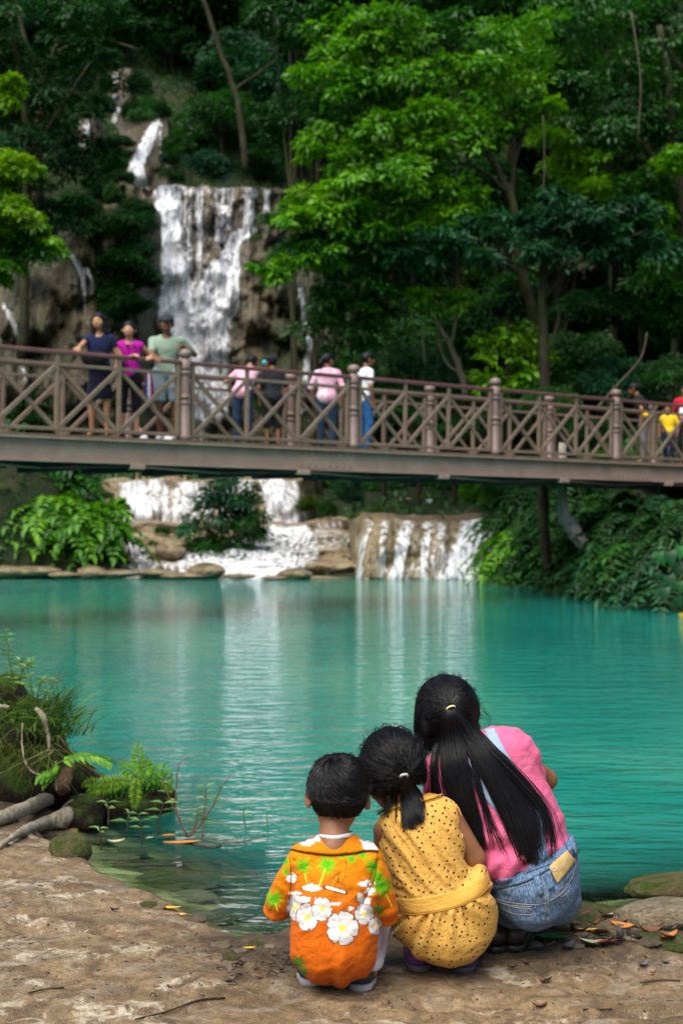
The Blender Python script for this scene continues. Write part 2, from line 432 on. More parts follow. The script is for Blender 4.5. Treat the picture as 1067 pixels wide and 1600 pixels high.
m.done(m.princ(col, rg, .35, Normal=m.bump(m.math('ADD', hh, m.math('MULTIPLY', m.noise(c, 210, 3, .7), .22)), .9, .014))); M_GROUND = m.m
_d = shore_d(GX, GY)
def _blob(px, py, rx, ry):
    Yb = (CAM_H-.1)*F_PX/(py-HOR); xb = (px-CXP)*Yb/F_PX
    return np.exp(-((GX-xb)/rx)**2-((GY-Yb)/ry)**2)
soil = np.clip(1.5*(_blob(400, 1500, .16, .30)+_blob(880, 1455, .42, .32)+_blob(1040, 1440, .4, .3)+.8*_blob(600, 1510, .35, .25)+.7*_blob(40, 1290, .35, .5)), 0, 1)
soil = np.maximum(soil, sstep(5.7, 5.9, GY)*sstep(-.9, -1.1, GX))
soil = np.maximum(soil, .95*sstep(.09, .01, _d+.03*fbm(GX*6, GY*6, 2., 3)))
soil = np.maximum(soil, .8*sstep(.22, .02, _d)*sstep(-.3, .1, GX+.8))
wet = sstep(.05, -.02, _d)
obj('ground', mesh_np('ground', np.stack([GX, GY, GZ], -1).reshape(-1, 3), grid_faces(len(gx), len(gy)), {'soil': soil.ravel(), 'wet': wet.ravel()}), M_GROUND, kind='structure')
gbvh_V = None
def gz(x, y): return float(ground_z(np.array([x]), np.array([y]))[0])

# ---- far terrain: terraces in the middle, banks left and right, the steep hill behind
def x_right(y): return np.interp(y, [0, 8, 12, 19.4, 24, 29, 31, 36, 45, 56, 60, 80, 140], [12, 8.2, 6.6, 4.75, 4.0, 3.05, 3.5, 5.5, 3.5, 1.5, .0, -3, -10])
def x_left(y): return np.interp(y, [0, 4, 8, 15, 25, 29.3, 30.5, 36, 45, 56, 60, 80, 140], [-14, -7, -5.6, -6.4, -8.4, -8.2, -4.6, -6.2, -9, -9, -9.5, -10, -16])
def far_z(x, y):
    c = np.interp(y, [6, 10, 28.9, 30.3, 33.5, 36.4, 38.5, 47, 56.5, 61, 64, 66.5, 69.5, 72, 76, 90, 140], [-1.2, -1.8, -1.8, .0, .45, .6, 1.85, 2.6, 3.7, 4.2, 13.6, 15.6, 18.3, 20, 23, 36, 80])
    c = np.where((x > .1) & (x < 6) & (y > 31.6) & (y < 60), np.maximum(c, np.interp(y, [31.6, 32.2, 60], [.2, 1.0, 4])), c)
    dr = x-x_right(y); dl = x_left(y)-x
    up = lambda d: np.where(d > -.6, -1.8+1.8*sstep(-.6, 0.1, d)+(1.15-.45*nr)*np.clip(d, 0, 2.0)+(.45-.30*nr)*np.clip(d-2, 0, 30), -3)
    nr = sstep(28.5, 26, y)
    z = np.maximum(c, np.maximum(up(dr), up(dl)+sstep(.5, 3, dl)*.6))
    far = sstep(44, 60, y)
    z = z+far*.35*np.clip(dr, 0, 12)+.4*np.clip(dl, 0, 10)*far
    return z+fbm(x*.5, y*.5, 9., 4)*(.18+.8*far)*np.where(z > -.5, 1, .1)
tx = axis([(-70, -22, 3), (-22, 22, .4), (22, 70, 3)]); ty = axis([(6.5, 28, .7), (28, 46, .3), (46, 90, .6), (90, 150, 3)])
TX, TY = np.meshgrid(tx, ty, indexing='ij'); TZ = far_z(TX, TY)
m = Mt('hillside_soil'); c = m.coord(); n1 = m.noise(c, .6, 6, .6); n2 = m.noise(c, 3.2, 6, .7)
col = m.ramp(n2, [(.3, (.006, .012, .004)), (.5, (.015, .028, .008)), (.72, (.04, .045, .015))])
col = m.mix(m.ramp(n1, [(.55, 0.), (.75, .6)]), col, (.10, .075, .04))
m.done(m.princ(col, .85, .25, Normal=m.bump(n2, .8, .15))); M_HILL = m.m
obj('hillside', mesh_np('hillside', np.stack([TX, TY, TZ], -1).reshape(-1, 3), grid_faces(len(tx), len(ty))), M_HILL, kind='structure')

# ---- the pool
wx = axis([(-30, -6, 1.0), (-6, 8, .06), (8, 30, 1.0)]); wy = axis([(1, 3.9, .2), (3.9, 8, .05), (8, 14, .4), (14, 33, .5)])
WX, WY = np.meshgrid(wx, wy, indexing='ij')
dep = -ground_z(WX, WY); dep = np.where(WY > 8, np.maximum(dep, 1.2), dep)
shal = np.exp(-((WX+.8)/.8)**4-((WY-5.3)/.75)**4)
murk = 1-np.exp(-5.5*np.maximum(dep-.04, 0)); murk = np.clip(murk+.05*fbm(WX*.9, WY*.9, 2., 3), 0, 1)
murk = np.where(WY > 7.5, 1, murk)
m = Mt('water_surface'); c = m.coord()
nA = m.noise(m.mapping(c, (1.0, 2.1, 1)), 2.6, 3, .5, .4); nB = m.noise(m.mapping(c, (1.0, 2.4, 1), (0, 0, .25)), 8.5, 3, .5); nC = m.noise(m.mapping(c, (.7, 2.0, 1)), 24, 2, .5)
sepy = m.n('SeparateXYZ', {0: c}).outputs[1]
fade = m.n('MapRange', {0: sepy, 1: 4.0, 2: 16.0, 3: 1.0, 4: .55}).outputs[0]
hh = m.math('ADD', m.math('MULTIPLY', nA, 1.0), m.math('ADD', m.math('MULTIPLY', nB, .30), m.math('MULTIPLY', nC, .05)))
nrm = m.bump(m.math('MULTIPLY', hh, fade), .48, .078)
big = m.noise(m.mapping(c, (1, .55, 1)), .22, 4, .55, .3)
wcol = m.ramp(big, [(.32, (.002, .125, .115)), (.5, (.006, .195, .155)), (.7, (.06, .30, .205))])
cur = m.noise(m.mapping(c, (.5, 1.8, 1)), 1.4, 4, .6, .8)
wcol = m.mix(m.ramp(cur, [(.45, 0.), (.8, .22)]), wcol, (.07, .32, .22))
diff = m.princ(wcol, 1.0, 0.0, Subsurface_Weight=1.0, Subsurface_Radius=(.25, 1.0, .9), Subsurface_Scale=5.0); m.t.nodes[-1].subsurface_method = 'BURLEY'
tra = m.n('BsdfTransparent', {'Color': (.74, .93, .86)}).outputs[0]
body = m.n('MixShader', {0: m.attr('murk'), 1: tra, 2: diff}).outputs[0]
fr = m.n('Fresnel', {'IOR': 1.33, 'Normal': nrm}).outputs[0]
gl = m.n('BsdfGlossy', {'Color': (1, 1, 1), 'Roughness': .04, 'Normal': nrm}).outputs[0]
m.done(m.n('MixShader', {0: fr, 1: body, 2: gl}).outputs[0]); M_WATER = m.m
obj('water', mesh_np('water', np.stack([WX, WY, np.zeros_like(WX)], -1).reshape(-1, 3), grid_faces(len(wx), len(wy)), {'murk': murk.ravel()}), M_WATER, kind='structure')

# ================================================================== rock faces and falling water
def warp(PX, PY, py0, py1):
    h = min(py1-py0, 90.); w = sstep(py1, py0, PY); return PX+.02*h*fbm(PY*.05, PX*.01, 3., 2), PY+w*.085*h*fbm(PX*.035, py0*.1, 5., 3)
def relief_grid(px0, px1, py0, py1, yfn, nx, ny, side=2.5, top=3.0, sidepx=10):
    """a rock face seen on the picture at px,py whose distance is yfn; sides and top fold back into the hill"""
    px = np.linspace(px0, px1, nx); py = np.linspace(py0, py1, ny)
    PX, PY = np.meshgrid(px, py, indexing='ij')
    Yd = yfn(PX, PY)
    P = W(*warp(PX, PY, py0, py1), Yd)
    k = 5                                     # rows folded back over the top
    rows = [P[:, :1]+np.array([0, top*(k-i)/k, 0.05*(k-i)/k*top]) for i in range(k)]
    P = np.concatenate(rows+[P], 1)
    L = [P[:1]+np.array([-.04*(4-i)/4*side, side*((4-i)/4), 0]) for i in range(4)]
    R = [P[-1:]+np.array([.04*(i+1)/4*side, side*((i+1)/4), 0]) for i in range(4)]
    P = np.concatenate(L+[P]+R, 0)
    return PX, PY, Yd, P
m = Mt('tufa_rock'); c = m.coord(); v = m.mapping(c, (1, 1, .35))
n1 = m.noise(v, 1.1, 6, .62, .4); n2 = m.noise(v, 5.5, 6, .7, .5); n3 = m.noise(c, .5, 4, .6)
col = m.ramp(n1, [(.3, (.024, .020, .014)), (.5, (.11, .092, .065)), (.72, (.30, .26, .20))])
col = m.mix(m.ramp(n2, [(.3, .8), (.6, 0.)]), col, (.035, .03, .018))
col = m.mix(m.attr('moss'), col, m.ramp(n2, [(.3, (.01, .018, .006)), (.7, (.045, .06, .015))]))
col = m.mix(m.math('MULTIPLY', m.ramp(n3, [(.5, 0.), (.65, .6)]), .5), col, (.26, .19, .10))
m.done(m.princ(col, .62, .4, Normal=m.bump(n2, .9, .18))); M_TUFA = m.m
m = Mt('falling_water'); c = m.coord(); v = m.mapping(c, (1, 1, .06)); v2 = m.mapping(c, (1, 1, .16))
s1 = m.noise(v, 8.5, 5, .6, .25); s2 = m.noise(v2, 15, 5, .65, .6); fl = m.attr('flow')
st = m.math('ADD', m.math('MULTIPLY', s1, .75), m.math('MULTIPLY', s2, .45))
den = m.math('ADD', m.math('MULTIPLY', m.math('SUBTRACT', st, .60), 5.2), m.math('SUBTRACT', m.math('MULTIPLY', fl, 1.65), .74))
al = m.math('MINIMUM', m.math('MAXIMUM', den, 0.0), .97)
wc = m.ramp(st, [(.38, (.42, .54, .76)), (.52, (.80, .87, .97)), (.66, (.97, .98, 1.))])  # thin streaks tinted blue: shade between the strands put into the colour
p = m.princ(wc, .9, .1, Normal=m.bump(st, .35, .06)); tl = m.n('BsdfTranslucent', {'Color': (.85, .9, .95)}).outputs[0]
wsh = m.n('MixShader', {0: .3, 1: p, 2: tl}).outputs[0]
m.done(m.n('MixShader', {0: al, 1: m.n('BsdfTransparent').outputs[0], 2: wsh}).outputs[0]); M_FALL = m.m
def flow_mask(PX, PY, lines):
    """lines: list of point lists (px,py,halfwidth,strength)"""
    out = np.zeros_like(PX)
    for L in lines:
        for (x0, y0, w0, s0), (x1, y1, w1, s1) in zip(L[:-1], L[1:]):
            dx, dy = x1-x0, y1-y0; t = np.clip(((PX-x0)*dx+(PY-y0)*dy)/(dx*dx+dy*dy+1e-9), 0, 1)
            d = np.hypot(PX-x0-t*dx, PY-y0-t*dy); w_ = w0+(w1-w0)*t; s_ = s0+(s1-s0)*t
            out = np.maximum(out, s_*sstep(1.15, .55, d/w_))
    return out
def bulges(PX, PY, items):
    """items: (px,py,rx,ry,metres): boulders and draperies standing out of the wall, round above and undercut below"""
    o = np.zeros_like(PX)
    for bx_, by, rx, ry, am in items:
        dx = (PX-bx_)/rx; dy = (PY-by)/ry; dy = np.where(dy > 0, dy*1.7, dy)
        q = np.clip(1-dx*dx-dy*dy, 0, 1); o = o+(am*.8*q**.75-o)*sstep(-.25, .25, am*.8*q**.75-o)
    return o
m = Mt('travertine'); c = m.coord(); n1 = m.noise(m.mapping(c, (1, 1, 2.)), 1.3, 6, .62, .4); n2 = m.noise(c, 6.5, 6, .7, .5)
col = m.ramp(n1, [(.3, (.13, .095, .05)), (.5, (.30, .23, .13)), (.7, (.46, .38, .25))]); col = m.mix(m.ramp(n2, [(.32, .8), (.52, 0.)]), col, (.05, .04, .02)); col = m.mix(m.math('MULTIPLY', m.attr('moss'), .8), col, m.ramp(n2, [(.3, (.02, .025, .008)), (.7, (.11, .10, .035))]))
m.done(m.princ(col, .55, .4, Normal=m.bump(n2, .8, .12))); M_TRAV = m.m
def make_fall(label, box_, nx, ny, yfn, lines, mossfn=None, name='waterfall', rock_label=None, rock='cliff', off=.10, group=None, side=2.5, top=3.0, rmat=None):
    px0, px1, py0, py1 = box_
    PX, PY, Yd, P = relief_grid(px0, px1, py0, py1, yfn, nx, ny, side, top)
    n, k = P.shape[:2]
    moss = np.zeros((n, k)); mm = mossfn(PX, PY) if mossfn else np.zeros_like(PX)
    moss[4:4+nx, 5:5+ny] = mm; moss[4:4+nx, :5] = mm[:, :1]; moss[:4] = moss[4]; moss[-4:] = moss[-5]
    if rock:
        o = obj(rock, mesh_np(rock, P.reshape(-1, 3), grid_faces(n, k)[:, ::-1], {'moss': moss.ravel()}), rmat or M_TUFA, label=rock_label, cat='rock')
    if lines:
        fm = flow_mask(PX, PY, lines)
        Yb = Yd.copy()
        for _ in range(14): Yb[:, 1:-1] = (Yb[:, :-2]+2*Yb[:, 1:-1]+Yb[:, 2:])/4
        for _ in range(3): Yb[1:-1] = (Yb[:-2]+2*Yb[1:-1]+Yb[2:])/4
        Q = W(*warp(PX, PY, py0, py1), np.minimum(Yb, Yd+.04)-off-.10*fm); Fq = grid_faces(nx, ny)[:, ::-1]
        keep = (fm.ravel()[Fq].max(1) > .03); Fq = Fq[keep]
        u, inv = np.unique(Fq.ravel(), return_inverse=True)
        obj(name, mesh_np(name, Q.reshape(-1, 3)[u], inv.reshape(-1, 4), {'flow': fm.ravel()[u]}), M_FALL, label=label, cat='waterfall', group=group)

# --- main fall
mb = [(262, 428, 40, 26, .7), (225, 500, 40, 52, 1.5), (345, 400, 26, 22, .35), (318, 462, 26, 30, .5), (352, 470, 24, 34, .6), (335, 510, 34, 26, .55), (350, 330, 45, 40, .3), (360, 545, 30, 20, .7), (300, 480, 26, 40, .4), (430, 440, 30, 60, 1.2),
      (400, 500, 30, 40, 1.0), (398, 580, 44, 40, 1.3), (455, 600, 34, 50, 1.8), (470, 470, 26, 60, 1.5), (388, 400, 18, 40, .5), (262, 340, 28, 30, .4), (250, 620, 50, 60, 1.4), (330, 640, 50, 60, 1.1), (520, 620, 40, 70, 2.4), (425, 350, 22, 50, .6), (440, 520, 26, 30, 1.3), (490, 540, 26, 40, 1.7)]
def y_main(PX, PY):
    z = PY*.02; rid = np.abs(fbm(PX*.05, PY*.012, 2., 4))
    base = 60.8-(PY-300)*.0062+1.6*sstep(420, 520, PX)*sstep(420, 300, PY)
    return base-.8*bulges(PX+5*fbm(PX*.05, PY*.05, 1., 2), PY+6*fbm(PX*.05, PY*.04, 6., 2), mb)-1.1*rid-.42*fbm(PX*.12, PY*.035, 4., 4)-.5*fbm(PX*.03, PY*.03, 7., 3)-.12*fbm(PX*.3, PY*.2, 3., 2)
main_lines = [
 [(262, 301, 22, .9), (262, 325, 28, 1.), (262, 380, 29, 1.), (268, 415, 30, 1.05), (264, 440, 40, 1.05), (275, 480, 38, 1.1), (290, 520, 30, 1.1), (300, 560, 24, 1.), (302, 620, 26, .9), (300, 690, 30, .8)],
 [(237, 415, 12, .7), (228, 440, 10, .6), (240, 490, 12, .6)],
 [(350, 298, 50, .28), (340, 420, 44, .30), (330, 520, 40, .30)], [(312, 301, 7, .85), (312, 360, 6, .8), (310, 435, 6, .7)], [(250, 300, 12, .9), (330, 300, 5, .5)],
 [(350, 298, 18, .75), (350, 330, 18, .72), (345, 370, 13, .6)], [(392, 298, 12, .8), (388, 335, 11, .8), (388, 360, 11, .85)], [(417, 298, 6, .85), (418, 340, 6, .7)],
 [(395, 360, 8, .75), (368, 372, 14, .95), (360, 400, 17, .95), (348, 425, 28, 1.), (334, 460, 40, .95), (328, 490, 42, .92), (336, 520, 28, .95), (338, 560, 24, .85), (335, 640, 26, .75)],
 [(368, 400, 8, .85), (370, 440, 9, .85), (362, 480, 14, .85), (345, 510, 14, .9)], [(292, 320, 10, .6), (294, 420, 12, .65)], [(308, 440, 10, .6), (300, 480, 14, .7), (296, 530, 12, .8)]]
make_fall('tall white waterfall pouring down the tan cliff behind the bridge', (170, 545, 292, 705), 150, 170, y_main, main_lines,
          lambda X, Y: np.clip(sstep(372, 430, X)*.55+.5*sstep(400, 470, X)*sstep(500, 560, Y)+sstep(235, 205, X)*sstep(430, 380, Y)+.7*bulges(X, Y, [(410, 560, 55, 45, 1.)])+.35*fbm(X*.05, Y*.05, 3., 3), 0, 1),
          rock_label='tan and mossy cliff that the main waterfall runs down')
# right side trickles on the same cliff
make_fall('thin white trickle down the rocks right of the main waterfall', (455, 512, 440, 690), 24, 80, lambda X, Y: y_main(X, Y)-.05,
          [[(470, 455, 5, .8), (476, 500, 6, .8), (484, 545, 6, .9), (478, 590, 7, .9), (470, 640, 8, .8)]], rock=None)
make_fall('narrowest white trickle at the right end of the cliff', (488, 512, 460, 560), 12, 50, lambda X, Y: y_main(X, Y)-.1, [[(499, 465, 4, .9), (502, 500, 4, .8), (506, 545, 3, .7)]], rock=None)
# --- upper fall
make_fall('upper waterfall curving down above the main one', (186, 262, 186, 302), 50, 70, lambda X, Y: 68.5-(Y-190)*.018-.8*bulges(X, Y, [(243, 240, 16, 50, 1.), (215, 270, 25, 40, 1.2)])-.3*fbm(X*.1, Y*.04, 1., 4),
          [[(245, 192, 7, .8), (236, 210, 11, .95), (222, 238, 12, 1.), (212, 262, 15, 1.), (222, 296, 14, .9)], [(252, 195, 3, .8), (250, 240, 2.5, .6)]],
          lambda X, Y: sstep(.2, .6, fbm(X*.05, Y*.05, 5.)), rock_label='small cliff step under the upper waterfall', top=2)
make_fall('faint white streaks of water highest up among the trees', (168, 205, 108, 215), 26, 50, lambda X, Y: 76-(Y-110)*.03-.3*fbm(X*.1, Y*.05, 2., 3),
          [[(181, 116, 6, .8), (180, 150, 5, .7)], [(186, 168, 4, .7), (176, 190, 6, .7)], [(193, 205, 4, .8), (192, 212, 5, .8)]], None, rock_label='highest tan rock step showing between the trees', top=2)
make_fall('small bright patch of falling water left of the upper waterfall', (124, 150, 186, 232), 20, 30, lambda X, Y: 66-.2*fbm(X*.1, Y*.05, 2., 3),
          [[(136, 195, 6, .9), (134, 225, 5, .7)], ], None, rock_label='dark rock step left of the upper waterfall', top=2)
# --- left cliff
lb = [(130, 400, 40, 60, 1.6), (110, 450, 50, 60, 1.6), (40, 500, 60, 90, 2.2), (150, 520, 50, 60, 1.2), (100, 600, 60, 90, 1.6), (200, 420, 40, 110, 1.4), (10, 600, 50, 90, 2), (190, 600, 50, 60, 2)]
def y_left(PX, PY):
    return 54.5-(PY-330)*.004+4.5*np.clip((PX-196+14*fbm(PY*.03, 1., 2., 3))/44, 0, 1)**2-bulges(PX, PY, lb)-.8*np.abs(fbm(PX*.045, PY*.014, 6., 4))-.3*fbm(PX*.1, PY*.06, 7., 4)
make_fall('thin waterfall sliding off the dark overhang on the left', (-60, 236, 318, 705), 120, 150, y_left,
          [[(88, 325, 4, .5), (96, 345, 4, .6), (97, 365, 3, .5)], [(108, 398, 5, .7), (122, 412, 7, .95), (131, 440, 6, .95), (133, 470, 3.5, .7), (133, 505, 3, .5)], [(135, 425, 6, .8), (145, 440, 3, .8), (146, 460, 3, .6)]],
          lambda X, Y: np.clip(.45+.5*sstep(420, 360, Y)+.6*sstep(165, 200, X)+.45*fbm(X*.03, Y*.02, 3., 3), 0, 1), rock_label='dark mossy cliff left of the main waterfall')
make_fall('faint trickle down the rock at the left edge above the bridge', (0, 60, 465, 700), 22, 60, lambda X, Y: y_left(X, Y)-.03, [[(6, 475, 4, .75), (20, 505, 5, .75), (32, 540, 4, .7), (42, 600, 4, .6)]], rock=None)
# --- lower left cascade
def y_ll(PX, PY):
    t = np.clip((PY-752)/90, 0, 1)
    return 36.2+2.2*np.clip((PX-462)/30, 0, 1)**2+1.5*np.clip((182-PX)/22, 0, 1)**2-.9*t**1.5-bulges(PX, PY, [(232, 800, 30, 36, .5), (440, 790, 28, 35, .5), (280, 800, 30, 40, .3), (340, 800, 40, 50, .4), (390, 780, 20, 40, .3)])-.25*np.abs(fbm(PX*.09, PY*.03, 1., 4))
make_fall('wide white lower cascade behind the bush left of centre', (160, 492, 750, 846), 120, 44, y_ll,
          [[(207, 755, 26, 1.), (212, 790, 30, 1.1), (218, 836, 34, 1.05)], [(245, 755, 20, .85), (252, 790, 20, .85), (258, 830, 18, .7)], [(300, 756, 40, .85), (300, 836, 40, .8)], [(370, 756, 36, .85), (370, 836, 36, .8)],
           [(424, 756, 24, .95), (434, 790, 26, 1.05), (440, 822, 30, 1.)], [(452, 752, 16, .95), (462, 790, 16, .95), (470, 822, 18, .95)]], lambda X, Y: .35*sstep(0, .5, fbm(X*.06, Y*.06, 8., 3))+0*X,
          rock_label='tan rock step under the lower left cascade', top=2.2, side=1.5, rmat=M_TRAV)
def y_ap(PX, PY):   # stepped apron between the two cascades
    t = np.clip((PY-818)/88, 0, 1); st = t*4; fr_ = st-np.floor(st)
    tt = (np.floor(st)+sstep(.55, 1., fr_))/4
    return 34.2-4.2*tt-.25*fbm(PX*.03, PY*.06, 3., 4)-.3*bulges(PX, PY, [(500, 850, 60, 40, 1.), (520, 885, 60, 25, 1.2)])
make_fall('white water spreading over low stepped rocks between the cascades', (190, 566, 818, 907), 150, 50, y_ap,
          [[(410, 834, 18, .95), (470, 836, 24, .95)], [(500, 826, 16, .6), (525, 822, 12, .4)], [(300, 884, 30, .85), (400, 876, 46, 1.05), (455, 882, 28, .9)], [(420, 858, 44, .85), (480, 860, 26, .7)],
           [(205, 850, 14, .8), (220, 868, 14, .8), (228, 886, 12, .7)], [(200, 890, 20, .6), (260, 896, 30, .6), (330, 898, 30, .5)], [(475, 850, 14, .7), (520, 846, 20, .55), (556, 846, 8, .5)], [(360, 896, 30, .7), (430, 896, 20, .6)]], None,
          rock_label='pale stepped travertine rocks at the edge of the pool', top=2, side=.8, rmat=M_TRAV)
# --- lower right cascade
def y_lr(PX, PY):
    t = np.clip((PY-815)/90, 0, 1)
    return 31.0+1.6*np.clip((572-PX)/24, 0, 1)**2-1.2*np.sqrt(t)-.22*np.abs(fbm(PX*.11, PY*.02, 1., 4))-.12*fbm(PX*.1, PY*.1, 3., 4)-bulges(PX, PY, [(600, 860, 26, 50, .3), (690, 860, 20, 50, .25), (645, 850, 16, 50, .25)])
make_fall('lower right cascade falling in white strands over a mossy ledge', (548, 782, 813, 908), 120, 50, y_lr,
          [[(577, 822, 9, .6), (566, 850, 7, .75), (560, 902, 6, .8)], [(600, 822, 7, .7), (594, 900, 7, .65)], [(636, 820, 12, .75), (628, 850, 14, .95), (618, 902, 14, .9)], [(668, 820, 8, .7), (665, 850, 8, .9), (662, 904, 8, .85)],
           [(690, 820, 8, .75), (688, 900, 8, .7)], [(650, 820, 60, .36), (650, 900, 60, .34)], [(778, 818, 8, .8), (768, 900, 10, .85)], [(742, 820, 26, .9), (732, 850, 28, 1.1), (716, 904, 30, 1.1)], [(765, 818, 10, .75), (756, 860, 14, .9), (748, 905, 16, .95)], [(600, 904, 40, .35), (700, 905, 55, .55), (755, 906, 20, .7)]],
          lambda X, Y: np.clip(.25+.7*fbm(X*.08, Y*.04, 8., 3), 0, .9), rock_label='brown rock ledge under the lower right cascade', top=2.5, side=1.0, rmat=M_TRAV)
make_fall('small fall on the terrace above the right cascade', (625, 722, 778, 822), 44, 24, lambda X, Y: 38.5-.5*(Y-780)/40-.2*fbm(X*.1, Y*.05, 3., 3),
          [[(675, 784, 12, .9), (680, 810, 14, .85)], [(650, 800, 8, .5), (650, 815, 12, .5)], [(700, 792, 6, .5), (704, 812, 6, .5)]], lambda X, Y: .5+0*X, rock_label='dark rock step on the terrace above the right cascade', top=1.5, side=1, rmat=M_TRAV)
# ================================================================== the footbridge
BR_TH = math.atan2(1.74, 2.19); BR_SL = .0085; BAY = 2.797
bridge = thing('footbridge', 'long brown steel footbridge with cross braced railings over the pool', 'bridge', (-2.025, 18.4, CAM_H+.944), BR_TH)
bridge.rotation_euler = (0, BR_SL, BR_TH)
BM = Matrix.Translation(bridge.location) @ bridge.rotation_euler.to_matrix().to_4x4()
def mat_paint(name, a, b, rust, rough=.5):
    m = Mt(name); c = m.coord(); n1 = m.noise(c, 3.5, 6, .65, .3); n2 = m.noise(c, 26, 5, .7)
    col = m.ramp(n1, [(.3, a), (.7, b)]); col = m.mix(m.ramp(n2, [(.62, 0.), (.75, .8)]), col, rust)
    oi = m.n('ObjectInfo').outputs['Random']; col = m.mix(m.math('MULTIPLY', oi, .3), col, tuple(x*.6 for x in a))
    return m.done(m.princ(col, rough, .45, Normal=m.bump(n2, .3, .004)))
M_RAIL = mat_paint('brown_paint', (.15, .108, .075), (.25, .185, .13), (.12, .055, .03))
M_POST = mat_paint('mauve_brown_paint', (.15, .10, .085), (.24, .17, .15), (.12, .05, .03))
M_TOP = mat_paint('red_brown_paint', (.11, .045, .042), (.18, .08, .075), (.09, .04, .03), .4)
M_GIRD = mat_paint('girder_paint', (.27, .19, .145), (.40, .30, .235), (.11, .06, .04))
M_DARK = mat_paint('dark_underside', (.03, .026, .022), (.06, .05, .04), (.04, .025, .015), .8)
M_PLANK = mat_paint('deck_wood', (.10, .07, .05), (.17, .12, .085), (.06, .04, .03), .8)
I0, I1 = -2, 6
BW = 1.5
post_pr = [(.0, -.02), (.078, -.02), (.078, .05), (.066, .06), (.068, .42), (.056, .44), (.074, .455), (.074, .475), (.052, .485), (.052, .52), (.074, .53), (.074, .55), (.058, .565),
           (.066, .60), (.052, .80), (.05, .83), (.072, .845), (.072, .87), (.05, .88), (.05, .895), (.072, .905), (.072, .92), (.07, .94), (.071, 1.02), (.045, 1.035), (.042, 1.05), (.07, 1.06), (.083, 1.085), (.085, 1.115), (.07, 1.145), (.035, 1.165), (0, 1.17)]
V, Fc = lathe([(r*1.05, z) for r, z in post_pr], 20); me_post = mesh_np('post', V, Fc)
me_cap = None
def rodmesh(name, L, w, t, bev=.006):
    return bx_mesh(name, [((0, 0, 0), (L, t, w))], bev)
gap = .115; clear = BAY-2*gap
xs_st = [gap, gap+clear/3, gap+2*clear/3, BAY-gap]
me_stile = bx_mesh('stile', [((0, 0, .5), (.052, .05, .93))], .006)
me_trail = bx_mesh('top_rail', [((BAY/2, 0, 0), (BAY-.10, .075, .05))], .01)
me_mrail = bx_mesh('middle_rail', [((BAY/2, 0, 0), (clear+.05, .04, .042))], .005)
me_brail = bx_mesh('bottom_rail', [((BAY/2, 0, 0), (clear+.05, .055, .045))], .005)
pw, ph = clear/3-.05, .75
bl = math.hypot(pw, ph); me_brace = bx_mesh('brace', [((0, 0, 0), (bl-.02, .028, .055))], .005)
for side, yy in ((0, 0.0), (1, BW)):
    for i in range(I0, I1+1):
        x0 = BAY*(i-1)
        obj('post', me_post, M_POST, bridge, (x0, yy, 0))
        if i == I1: break
        obj('top_rail', me_trail, M_TOP, bridge, (x0, yy, .985))
        obj('middle_rail', me_mrail, M_RAIL, bridge, (x0, yy, .835))
        obj('bottom_rail', me_brail, M_RAIL, bridge, (x0, yy, .05))
        for xs in xs_st: obj('stile', me_stile, M_RAIL, bridge, (x0+xs, yy, 0))
        for k in range(3):
            cx = x0+gap+clear/3*(k+.5)
            for s in (-1, 1):
                o = obj('brace', me_brace, M_RAIL, bridge, (cx, yy+s*.0145, .4425)); o.rotation_euler = (0, s*math.atan2(ph, pw), 0)
X0, X1 = BAY*(I0-1)-.1, BAY*(I1-1)+.1; LX = X1-X0
npl = int(LX/.145)
me_pl = bx_mesh('plank', [((0, BW/2, 0), (.137, BW+.16, .035))], .004)
for k in range(npl): obj('plank', me_pl, M_PLANK, bridge, (X0+.07+k*.145, 0, -.0385))
me_g = bx_mesh('girder', [((LX/2, 0, -.008), (LX, .15, .022)), ((LX/2, 0, -.15), (LX, .016, .262)), ((LX/2, 0, -.289), (LX, .15, .016))], .002)
for yy, mt in ((-.02, M_GIRD), (BW+.02, M_GIRD)): obj('girder', me_g, mt, bridge, (X0, yy, -.057))
# riveted splice plates on the girder web
me_sp = bx_mesh('splice_plate', [((0, 0, 0), (.98, .008, .235))], .002)
V, Fc = lathe([(0, .008), (.008, .006), (.013, 0)], 8); rv = []
for ix in range(8):
    for iz in (-.085, .085):
        q = V[:, [0, 2, 1]].copy(); q[:, 1] *= -1; rv.append((q+np.array([-.43+ix*.123, -.004, iz]), Fc))
rV, rF = cat_mesh(rv); me_rv = mesh_np('rivets', rV, rF)
for t in (.82, 3.12, -1.9):
    pl = obj('splice_plate', me_sp, M_GIRD, bridge, (BAY*t, -.033, -.207))
    obj('rivets', me_rv, M_DARK, pl)
for k in range(int(LX/.93)):
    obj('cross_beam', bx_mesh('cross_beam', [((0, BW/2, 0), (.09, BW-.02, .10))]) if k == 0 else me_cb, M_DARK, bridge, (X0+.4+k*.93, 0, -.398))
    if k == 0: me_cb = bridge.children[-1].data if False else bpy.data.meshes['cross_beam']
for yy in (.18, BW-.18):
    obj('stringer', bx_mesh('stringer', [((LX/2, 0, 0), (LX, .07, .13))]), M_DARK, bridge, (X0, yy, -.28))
# tie rods and gusset plates below
for k in range(-2, 6):
    xa = BAY*(.0+.93*k)-.75
    V, Fc = tube([(xa, -.06, -.38), (xa+1.3, -.02, -.43)], .014, 6); obj('tie_rod', mesh_np('tie_rod', V, Fc), M_RAIL, bridge)
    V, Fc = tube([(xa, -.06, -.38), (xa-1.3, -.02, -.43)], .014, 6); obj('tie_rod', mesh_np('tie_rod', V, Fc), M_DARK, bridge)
    obj('gusset_plate', bx_mesh('gusset_plate', [((0, 0, 0), (.2, .12, .06))], .005), M_GIRD, bridge, (xa, -.06, -.385))
